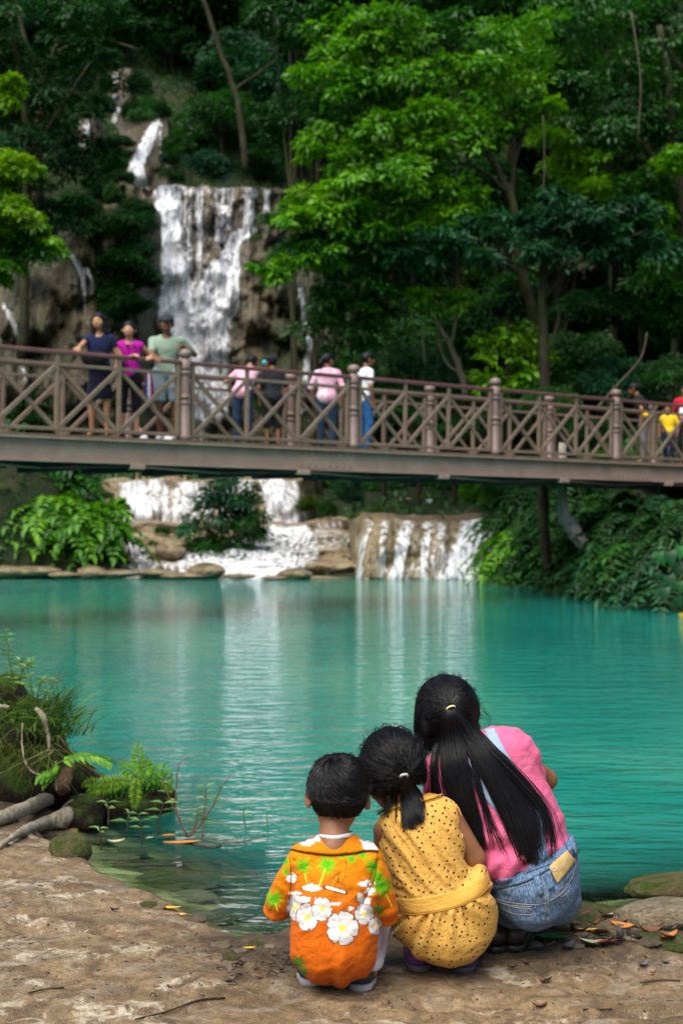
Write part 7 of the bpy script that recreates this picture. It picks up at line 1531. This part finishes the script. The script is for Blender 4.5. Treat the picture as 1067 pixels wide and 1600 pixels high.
def blades(base, n, h, spread, w, rg, lean=(0, 0, 0), segs=5, curve=.6):
    A = []; Fs = []
    for i in range(n):
        b = base[rg.integers(len(base))]+rg.normal(size=3)*[spread, spread, .01]; d = rdir(rg, 1)[0]*[.55, .55, .1]+np.array([0, 0, 1.0])+np.array(lean); d /= np.linalg.norm(d); L = h*rg.uniform(.5, 1.15); t = np.linspace(0, 1, segs)
        out = np.array([d[0], d[1], 0])+rg.normal(size=3)*.15; P = b+d*L*t[:, None]+out*curve*L*(t**2)[:, None]-np.array([0, 0, .35*curve*L])*(t**2.4)[:, None]; s = np.cross(d, [rg.normal(), rg.normal(), .2]); s /= np.linalg.norm(s)+1e-9
        ww = w*(1-t**1.6)*.5+.0003; A.append(np.stack([P-s*ww[:, None], P+s*ww[:, None]], 1).reshape(-1, 3)); Fs.append(grid_faces(segs, 2)+i*segs*2)
    return np.concatenate(A), np.concatenate(Fs), np.repeat(rg.random(n), segs*2)
def tuft(label, pxs, n, h, spread, w, mat, lean=(0, 0, 0), curve=.6, name='grass_tuft', cat='grass'):
    base = np.array([P3(*p) for p in pxs]); t = thing(name, label, cat, tuple(base[0])); V, Fc, var = blades(base, n, h, spread, w, fr, lean, 6, curve); wpart('blades', V, Fc, mat, t, {'var': var}); return t
tuft('thick drooping grass tuft covering the mossy stump', [(20, 1110, 6.5), (40, 1120, 6.5), (55, 1130, 6.45), (10, 1130, 6.45), (70, 1135, 6.5), (-20, 1120, 6.5), (30, 1150, 6.4), (85, 1150, 6.5)], 330, .17, .07, .006, M_L_GRASS, (.1, -.2, 0), 1.5)
tuft('fine bright grass on the right shoulder of the stump', [(85, 1120, 6.55), (95, 1135, 6.55), (75, 1110, 6.55), (100, 1150, 6.5)], 200, .19, .05, .004, M_L_GRASS, (.3, 0, 0), .5)
tuft('shaggy hanging grass under the stump at the left edge', [(10, 1165, 6.35), (30, 1170, 6.35), (50, 1165, 6.35), (70, 1168, 6.35), (-10, 1160, 6.35)], 260, .15, .05, .005, mat_leaf('dry_grass', (.03, .05, .008), (.08, .11, .015), (.20, .20, .05)), (.0, -.4, -1.3), 1.2)
def stem_plant(label, stems, Y, leafL, mat, rg, every=2, asp=.28, stem_r=.0035, leaf_parts=True, droop=.3, stem_mat=None, name='water_plant', tipn=4, cat='plant', frm=.3):
    """upright stems with separate lance-shaped leaves"""
    b = P3(stems[0][0][0], stems[0][0][1], Y); t = thing(name, label, cat, tuple(b))
    for sm in stems:
        q = smooth_path([np.r_[P3(p[0], p[1], Y+(p[2] if len(p) > 2 else 0))] for p in sm], 14); V, Fc = tube(q, np.linspace(stem_r, stem_r*.4, 14), 6); wpart('stem', V, Fc, stem_mat or M_STEM, t)
        for k in range(int(14*frm), 14, every):
            a = rg.uniform(0, 6.28); d = np.array([math.cos(a), math.sin(a)*.6, .35]); d /= np.linalg.norm(d)
            for s_ in (1, -1):
                dd = d*[s_, s_, 1]; L = leafL*rg.uniform(.6, 1.1)*(1-.3*k/14); V, Fc, var = leaf_mesh(q[k:k+1], dd[None], np.array([[0, -.25, 1.]]), L, L*asp, np.array([rg.random()]), droop); wpart('leaf', V, Fc, mat, t, {'var': var})
    return t
M_L_LANCE = mat_leaf('lance_leaf', (.05, .13, .03), (.15, .32, .09), (.35, .55, .22), .4, .4)
stem_plant('tall pale weed rising above the stump at the upper left', [[(24, 1085), (18, 1050), (14, 1020), (10, 985)], [(24, 1080), (30, 1060), (38, 1045), (50, 1030)]], 6.6, .06, M_L_LANCE, fr, 1, .35, frm=.2)
stem_plant('weed with arching reddish leaf on the stump', [[(58, 1100), (60, 1080), (68, 1062), (80, 1070)], [(50, 1105), (50, 1070), (42, 1040), (30, 1030)]], 6.55, .09, M_L_LANCE, fr, 2, .22)
# broad green leaf spray
t = thing('broadleaf_sprig', 'sprig of glossy green leaves reaching out right of the stump', 'plant', tuple(P3(100, 1195, 6.2)))
for pth in ([(92, 1192), (120, 1182), (150, 1182), (170, 1190)], [(95, 1198), (80, 1205), (66, 1210)], [(92, 1192), (85, 1200), (72, 1215)]):
    q = smooth_path([P3(a, b, 6.2) for a, b in pth], 12); V, Fc = tube(q, .003, 5); wpart('stem', V, Fc, M_STEM, t)
    for k in range(1, 12, 1):
        for s_ in (1, -1):
            T = q[min(k+1, 11)]-q[k-1]; T /= np.linalg.norm(T); sd = np.cross(T, [0, -.4, 1]); d = T*.7+sd*s_*.8+np.array([0, 0, -.15]); V, Fc, var = leaf_mesh(q[k:k+1], d[None], np.array([[0, -.5, .9]]), .062*fr.uniform(.7, 1.1), .026, np.array([fr.uniform(.3, .9)]), .2); wpart('leaf', V, Fc, M_L_BRIGHT, t, {'var': var})
# fern mound in the shallows
md = thing('mossy_mound', 'dark mossy mound in the shallow water under the ferns', 'mound', tuple(P3(215, 1262, 6.6)))
g0 = s_union([s_ell(P3(200, 1262, 6.7), (.20, .2, .10)), s_ell(P3(228, 1258, 6.75), (.14, .18, .13)), s_ell(P3(160, 1258, 6.75), (.15, .18, .08)), s_ell(P3(130, 1275, 6.4), (.10, .15, .09))], .05)
def g(X, Y, Z): return g0(X, Y, Z)-.035*fbm(X*12, Y*12, Z*12, 3)
g.bb = g0.bb; V, Fc = sdf_mesh(g, .014, .03, 1); wpart('moss', V, Fc, M_MOSSW, md)
def fern(label, fronds, Y, nl, L, mat, name='fern'):
    b = P3(fronds[0][0][0], fronds[0][0][1], Y); t = thing(name, label, 'fern', tuple(b))
    for fd in fronds:
        q = smooth_path([P3(p[0], p[1], Y+(p[2] if len(p) > 2 else 0)) for p in fd], nl); V, Fc = tube(q, np.linspace(.0028, .001, nl), 5); wpart('rachis', V, Fc, M_STEM, t)
        T = np.gradient(q, axis=0); T /= np.linalg.norm(T, axis=1, keepdims=True); S = np.cross(T, [0, -1., .25]); S /= np.linalg.norm(S, axis=1, keepdims=True); s = np.sin(np.linspace(.5, 3.05, nl)); 
        PP = np.concatenate([q, q]); DD = np.concatenate([S+.35*T, -S+.35*T])+fr.normal(size=(2*nl, 3))*.08; LL = np.tile(L*s+.004, 2); V, Fc, var = leaf_mesh(PP, DD, np.tile([[0, -1, .3]], (2*nl, 1))+fr.normal(size=(2*nl, 3))*.15, LL, LL*.27, np.clip(.5+.4*fr.random(2*nl), 0, 1), .12); wpart('leaflets', V, Fc, mat, t, {'var': var})
    return t
fern('upright light green fern rising from the mound', [[(222, 1225), (219, 1200), (216, 1178), (216, 1155)], [(222, 1222), (228, 1200), (226, 1185)]], 6.6, 22, .045, M_L_BRIGHT)
fern('fern arching to the right over the mound', [[(225, 1222), (240, 1208), (258, 1204), (272, 1222)], [(225, 1225), (245, 1215), (262, 1225), (268, 1240)], [(222, 1225), (210, 1210), (196, 1200), (185, 1190)]], 6.58, 20, .038, M_L_BRIGHT)
fern('fern spreading left along the mound with paired leaflets', [[(212, 1222), (190, 1218), (165, 1222), (140, 1222), (128, 1230)], [(200, 1222), (175, 1228), (150, 1232), (135, 1240)]], 6.5, 24, .036, M_L_YEL)
fern('fern hanging straight down in front of the mound', [[(214, 1216), (212, 1230), (211, 1248), (210, 1264)]], 6.38, 16, .034, M_L_YEL)
tuft('dark weedy tuft on top of the mound', [(215, 1232, 6.6), (230, 1230, 6.6), (200, 1240, 6.6), (180, 1245, 6.6)], 260, .10, .05, .004, M_L_MID, (0, 0, 0), .5)
M_STEMD = mat_simple('dark_stem', (.035, .022, .012), .6); M_STEMR = mat_simple('reddish_stem', (.14, .07, .04), .6)
stem_plant('branching water plant with reddish stems left of the children', [[(292, 1308), (285, 1290), (275, 1262), (276, 1225), (281, 1192), (300, 1182)], [(294, 1308), (280, 1280), (262, 1240), (252, 1218)]], 6.1, .055, M_L_LANCE, fr, 3, .22, .0042, stem_mat=M_STEMR, frm=.45)
stem_plant('water plant with a drooping pale tip right of the reddish stems', [[(296, 1308), (315, 1285), (335, 1255), (345, 1232), (362, 1210)], [(318, 1280), (321, 1250), (322, 1228)], [(298, 1306), (306, 1285), (310, 1262)], [(317, 1308), (318, 1288), (319, 1275)]], 6.05, .06, M_L_LANCE, fr, 3, .22, .0045, stem_mat=M_STEMR, frm=.5)
stem_plant('small water plant with narrow whorled leaves near the pale root', [[(170, 1290), (170, 1268), (168, 1248)], [(158, 1330), (157, 1305), (155, 1290)]], 6.1, .085, M_L_LANCE, fr, 3, .16, .005, stem_mat=M_STEMD, frm=.6)
stem_plant('water plant with narrow leaves in front of the fern mound', [[(222, 1318), (221, 1295), (217, 1272)], [(247, 1305), (249, 1280), (256, 1255)], [(199, 1300), (200, 1285), (203, 1272)]], 6.0, .085, M_L_LANCE, fr, 3, .16, .005, stem_mat=M_STEMD, frm=.55)
stem_plant('single green sprout with two leaves standing in open water', [[(384, 1292), (381, 1276), (382, 1262)]], 6.35, .05, M_L_LANCE, fr, 3, .25, .004, stem_mat=M_STEM, frm=.6)
stem_plant('tiniest sprout in the water nearest the boy', [[(418, 1295), (417, 1280), (416, 1272)]], 6.3, .025, M_L_LANCE, fr, 4, .3, .003, frm=.5)
TWG = [None]
tw = lambda lab, pts, r, mt, cat='twig': (lambda t: wpart('wood', *tube(smooth_path(pts, 14), r, 6), mt, t))(thing('twig', lab, cat, tuple(pts[0]), 0, TWG[0]))
def gp(px, py, dz=.004): p = gpos(px, py, True); p[2] += dz; return p
tw('thin dark twig floating by the water plants', [gp(285, 1318), gp(310, 1322), gp(335, 1326), gp(345, 1322)], .005, M_STEMD)
tw('thin wavy twig floating to the right of the water plants', [gp(315, 1312), gp(345, 1318), gp(380, 1316), gp(415, 1308)], .003, M_STEMR)
# ---- fallen leaves
def dead_leaf(label, px, py, L, Wd, ang, mat, curl=.2, water=False, lift=.006):
    p = gp(px, py, lift); a = math.radians(ang); d = np.array([math.cos(a), math.sin(a), .05]); t = np.linspace(0, 1, 9); s = np.array([-math.sin(a), math.cos(a), 0]); w = np.sin(np.pi*np.clip(t*.94+.04, 0, 1))**.8*Wd/2
    mid = p+np.outer((t-.5)*L, d); mid[:, 2] += curl*L*(t-.5)**2*1.2
    V = np.stack([mid-w[:, None]*s+np.array([0, 0, 1])*(w*.35)[:, None], mid, mid+w[:, None]*s+np.array([0, 0, 1])*(w*.30)[:, None]], 1).reshape(-1, 3); V = np.concatenate([V, V-[0, 0, .0012]]); G_ = grid_faces(9, 3); Fc = np.concatenate([G_, G_[:, ::-1]+27])
    o = obj('fallen_leaf', mesh_np('fallen_leaf', V-p, Fc), mat, None, tuple(p), label=label, cat='leaf'); return o
ML = {k: mat_simple(k+'_dead_leaf', c_, .5, .3, 40, .3, .003) for k, c_ in dict(orange=(.50, .17, .03), yellow=(.70, .42, .02), brown=(.16, .06, .03), green=(.03, .15, .03), red=(.25, .06, .035), grey=(.10, .10, .12), pale=(.45, .42, .26), black=(.015, .012, .01)).items()}
dead_leaf('long orange brown leaf floating at the foot of the water plants', 285, 1321, .16, .045, 0, ML['orange']); dead_leaf('short orange leaf floating beside the long one', 264, 1309, .06, .035, 10, ML['orange']); dead_leaf('pale curled leaf on the shallow water left of the plants', 182, 1319, .075, .04, 10, ML['pale'], .6); dead_leaf('second pale leaf tip beside the curled pale one', 234, 1312, .04, .02, 30, ML['pale'])
dead_leaf('lone brown leaf floating on the open pool right of the stump', 90, 1063, .18, .05, 5, ML['brown'], .3, lift=.01)
dead_leaf('bright yellow leaf at the edge of the ledge', 267, 1423, .07, .022, -15, ML['yellow'], .3); dead_leaf('smaller yellow leaf right of the bright yellow one', 290, 1434, .045, .02, -30, ML['yellow'], .3); dead_leaf('yellow leaf scrap on the dark soil left of the boy', 390, 1485, .035, .015, 0, ML['yellow']); dead_leaf('small green leaf scrap at the water edge left of the boy', 372, 1467, .03, .016, 0, ML['green'])
dead_leaf('large dark green leaf among the debris right of the older girl', 862, 1470, .10, .055, -25, ML['green'], .25); dead_leaf('long red brown leaf lying flat in the debris', 935, 1478, .14, .035, 8, ML['red'], .2); dead_leaf('bright orange leaf under the pale palm sheath', 916, 1458, .065, .02, -5, ML['yellow'], .2); dead_leaf('slate grey leaf standing among the debris', 888, 1484, .06, .03, 50, ML['grey'], .8); dead_leaf('grey leaf at the right girl shoe', 838, 1486, .05, .025, 0, ML['grey'])
for i, (px, py, L, k) in enumerate([(848, 1537, .035, 'brown'), (855, 1535, .03, 'black'), (843, 1575, .04, 'brown'), (1040, 1508, .03, 'grey'), (1005, 1515, .04, 'grey'), (1020, 1524, .03, 'brown'), (822, 1508, .03, 'brown'), (800, 1515, .03, 'black'), (180, 1425, .035, 'black'), (440, 1520, .03, 'black'), (405, 1530, .025, 'brown'), (360, 1540, .03, 'black')]):
    dead_leaf(['brown curled leaf scrap on the bare rock right of the girls', 'black leaf scrap beside the brown one on the rock', 'narrow brown leaf on the rock near the bottom', 'grey leaf scrap at the right edge of the ledge', 'narrow grey leaf scrap right of the debris', 'brown scrap on the ledge at the right', 'brown scrap close to the older girl shoe', 'black scrap between the two girls and the debris', 'small dark leaf on the ledge at the left', 'black scrap just left of the boy', 'brown scrap on the soil left of the boy', 'black scrap at the lip of the soil hollow'][i], px, py, L, L*.4, fr.uniform(-60, 60), ML[k], .8)
for lab, pts in (('long thin black stick lying on the ledge at the bottom', [(212, 1596), (260, 1584), (310, 1572), (352, 1562)]), ('short black stick on the ledge at lower left', [(45, 1556), (75, 1548), (100, 1546)]), ('thin pale grass stalk on the rock at the right', [(1000, 1538), (1030, 1534), (1062, 1536)]), ('thin dark stalk on the rock below the girls', [(910, 1584), (940, 1580), (955, 1579)])):
    tw(lab, [gp(a, b, .004) for a, b in pts], .0022, M_STEMD)
TWG[0] = 'twig scraps in the soil hollow left of the boy'
for i in range(9):
    px, py = 330+fr.uniform(0, 120), 1500+fr.uniform(0, 40); a = fr.uniform(-1, 1); tw('dark twig scrap in the soil hollow left of the boy', [gp(px, py, .006), gp(px+8*math.cos(a), py+5*math.sin(a), .012), gp(px+18*math.cos(a), py+8*math.sin(a), .006)], .0022, M_STEMD)
TWG[0] = None
cols_ = ['brown', 'brown', 'black', 'red', 'green', 'grey', 'pale', 'orange']
for i in range(44):
    px, py = fr.uniform(812, 1064), fr.uniform(1432, 1488); L = fr.uniform(.03, .08); o = dead_leaf('wet dead leaf in the litter right of the older girl', px, py-.04*(px-812), L, L*fr.uniform(.3, .5), fr.uniform(-90, 90), ML[cols_[fr.integers(8)]], fr.uniform(.2, .9), False, fr.uniform(.006, .02)); o['group'] = 'dead leaves in the litter right of the girls'; o.rotation_euler = (fr.uniform(-.5, .5), fr.uniform(-.4, .4), 0)
# ---- stones
def fg_rock(seed, flat=.65, lump=.25, res=.07):
    f = lambda X, Y, Z: smax(np.sqrt(X*X+Y*Y+(Z/flat)**2)-1, np.abs(X*.9+Y*.35)-.88, .25)-lump*fbm(X*1.2+seed, Y*1.2, Z*1.2, 3)-.05*fbm(X*5, Y*5, Z*5+seed, 3)
    f.bb = (np.array([-1.4, -1.4, -1.1]), np.array([1.4, 1.4, 1.1])); return mesh_np('stone', *sdf_mesh(f, res, .05, 1))
m = Mt('shore_stone'); c = m.coord(); oi = m.n('ObjectInfo').outputs['Random']; n = m.noise(c, 2.2, 5, .65); n2 = m.noise(c, 9, 5, .7); up = m.n('SeparateXYZ', {0: m.n('NewGeometry').outputs['Normal']}).outputs[2]
col = m.ramp(m.math('ADD', m.math('MULTIPLY', n, .7), m.math('MULTIPLY', oi, .3)), [(.3, (.07, .05, .03)), (.5, (.20, .15, .09)), (.7, (.36, .29, .19))]); col = m.mix(m.ramp(n2, [(.4, .6), (.6, 0.)]), col, (.05, .05, .02)); m.done(m.princ(col, .5, .4, Normal=m.bump(n2, .6, .1))); M_STONE = m.m
m = Mt('mossy_stone'); c = m.coord(); n = m.noise(c, 2.5, 5, .65); n2 = m.noise(c, 14, 5, .7); col = m.mix(m.ramp(n, [(.42, 0.), (.58, 1.)]), m.ramp(n2, [(.3, (.12, .10, .04)), (.7, (.28, .23, .11))]), m.ramp(n2, [(.3, (.025, .05, .006)), (.7, (.13, .20, .02))])); m.done(m.princ(col, .75, .25, Normal=m.bump(n2, .9, .08))); M_MSTONE = m.m
FR = [fg_rock(i) for i in range(5)]; FRM = []
for me in FR:
    b = me.copy(); me.materials.append(M_STONE); b.materials.append(M_MSTONE); FRM.append(b)
def stone(label, px, py, sx, sy, sz, k, mossy=False, rz=None, dz=0., group=None, water=False, name='stone'):
    p = gpos(px, py, water); o = obj(name, (FRM if mossy else FR)[k], None, None, (p[0], p[1]+sy*.6, p[2]+dz), label=label, cat='stone', group=group); o.scale = (sx, sy, sz); o.rotation_euler = (fr.uniform(-.1, .1), fr.uniform(-.1, .1), fr.uniform(-.5, .5) if rz is None else rz); return o
stone('blocky dark mossy rock at the tip of the pale root', 105, 1335, .085, .08, .10, 0, True)
stone('small white stone on the ledge in the lower left', 45, 1580, .02, .018, .014, 1)
stone('long mossy boulder at the water line right of the girls', 1000, 1402, .26, .09, .055, 2, True, .1, .01); stone('mossy boulder running out of the picture at the right', 1075, 1400, .22, .09, .075, 3, True, 0, .02)
stone('low mossy slab beside the older girl', 925, 1408, .15, .07, .035, 4, True, .05, .015)
stone('tan boulder with a dark shaded side at the right edge', 1050, 1452, .15, .12, .075, 1, False, 0, .02); stone('wet mossy mound under the pale palm sheath', 925, 1440, .14, .10, .045, 3, True); stone('low green rock at the right edge below the tan boulder', 1040, 1478, .12, .05, .03, 0, True); stone('brown knob of rock beside the thin plant stalk', 962, 1455, .05, .04, .035, 2)
for i in range(46):
    px = fr.uniform(815, 1060); py = fr.uniform(1425, 1490)-.04*(px-800); s = fr.uniform(.010, .032)
    stone('small wet stone in the debris right of the older girl', px, py, s*fr.uniform(.9, 1.6), s, s*.55, int(fr.integers(5)), fr.random() < .35, None, .004, 'wet stones in the debris right of the girls')
for i, (px, py, sx, sz, mo) in enumerate([(280, 1412, .20, .045, 1), (230, 1385, .15, .035, 0), (330, 1400, .16, .04, 1), (180, 1365, .12, .035, 0), (250, 1355, .15, .03, 1), (150, 1345, .08, .03, 0), (320, 1360, .16, .03, 0), (385, 1420, .2, .04, 1), (420, 1450, .16, .035, 1), (360, 1452, .10, .03, 0), (205, 1345, .10, .025, 0), (300, 1435, .10, .03, 0), (440, 1425, .2, .03, 0)]):
    Y = (CAM_H+.12)*F_PX/(py-HOR); x = (px-CXP)*Y/F_PX; o = obj('stone', (FRM if mo else FR)[i % 5], None, None, (x, Y, gz(x, Y)+.01), label='submerged algae covered stone in the clear shallows left of the boy', cat='stone', group='submerged stones in the shallows'); o.scale = (sx, sx*.7, sz); o.rotation_euler = (0, 0, fr.uniform(-.6, .6))
for i, (px, py, s, mo) in enumerate([(300, 1440, .035, 0), (320, 1436, .03, 0), (335, 1444, .035, 0), (352, 1446, .025, 1), (232, 1418, .03, 1), (245, 1420, .025, 0), (345, 1480, .025, 0), (360, 1500, .02, 1), (375, 1488, .018, 0), (400, 1478, .02, 1), (420, 1482, .015, 0)]):
    stone('small stone at the broken lip of the ledge left of the boy', px, py, s*1.3, s, s*.6, i % 5, bool(mo), None, 0, 'small stones along the ledge lip')
# pale palm sheath, twigs and a thin plant in the debris
t = thing('palm_sheath', 'pale green curved palm leaf sheath lying over the mossy rocks', 'palm sheath', tuple(gp(895, 1412)))
q = smooth_path([np.r_[P3(889, 1414, 5.02), 15*5/F_PX/2], np.r_[P3(905, 1418, 4.98), 19*5/F_PX/2], np.r_[P3(940, 1434, 4.9), 17*5/F_PX/2], np.r_[P3(970, 1446, 4.84), 10*5/F_PX/2], np.r_[P3(992, 1449, 4.8), 5*5/F_PX/2]], 20)
V, Fc = tube(q[:, :3], q[:, 3], 10, squash=.35); wpart('sheath', V, Fc, mat_simple('pale_sheath', (.42, .48, .22), .6, .2, 30, .4, .004), t)
for lab, pts, r, mt in (('brown stick lying behind the older girl shoe', [(812, 1462, 4.72), (840, 1456, 4.75), (868, 1446, 4.78), (880, 1440, 4.8)], .012, M_ROOT), ('dark bent branch across the debris', [(900, 1478, 4.62), (930, 1462, 4.66), (960, 1452, 4.68), (992, 1450, 4.68)], .007, M_WOODD), ('grey driftwood on the rocks at the right', [(980, 1438, 4.9), (1000, 1428, 4.95), (1025, 1424, 5.0)], .012, M_ROOT), ('thin upright green stalk in front of the rocks', [(990, 1482, 4.6), (992, 1455, 4.6), (996, 1440, 4.6), (1000, 1428, 4.6)], .003, M_STEM), ('short brown stick left of the large green leaf', [(822, 1476, 4.62), (845, 1470, 4.64), (870, 1474, 4.64)], .006, M_ROOTB)):
    tw(lab, [P3(*p) for p in pts], r, mt)
tuft('small green moss and weed tuft on the mossy rocks', [(905, 1432, 4.9), (925, 1428, 4.92), (945, 1425, 4.95), (960, 1430, 4.92), (935, 1440, 4.85), (910, 1445, 4.8)], 300, .03, .04, .004, M_L_GRASS, (0, 0, 0), .8)
# twigs, pebbles and crumbs too small to count
n = 1500; px = np.r_[fr.uniform(0, 1067, n//3), fr.normal(395, 45, n//3), fr.normal(900, 90, n//3)]; py = np.r_[fr.uniform(1400, 1600, n//3), fr.normal(1512, 16, n//3), fr.normal(1480, 16, n//3)]; prs = []
Yg = (CAM_H-.14)*F_PX/(py-HOR); xg = (px-CXP)*Yg/F_PX; zg = ground_z(xg, Yg); V0, F0 = box((0, 0, 0), (1, 1, 1)); V0 = V0*(1+.3*np.sin(V0@[9, 5, 7]))[:, None]
for x, y, z in zip(xg, Yg, zg):
    s = fr.uniform(.0015, .005); a = fr.uniform(0, 3.14); R2 = np.array([[math.cos(a), -math.sin(a), 0], [math.sin(a), math.cos(a), 0], [0, 0, 1]]); prs.append((V0*[s*fr.uniform(1, 4), s, s*.6]@R2.T+[x, y, z+s*.2], F0))
V, Fc = cat_mesh(prs); o = obj('gravel', mesh_np('gravel', V, Fc, None, False), mat_simple('crumb', (.07, .05, .035), .8, .6, 3), kind='stuff')
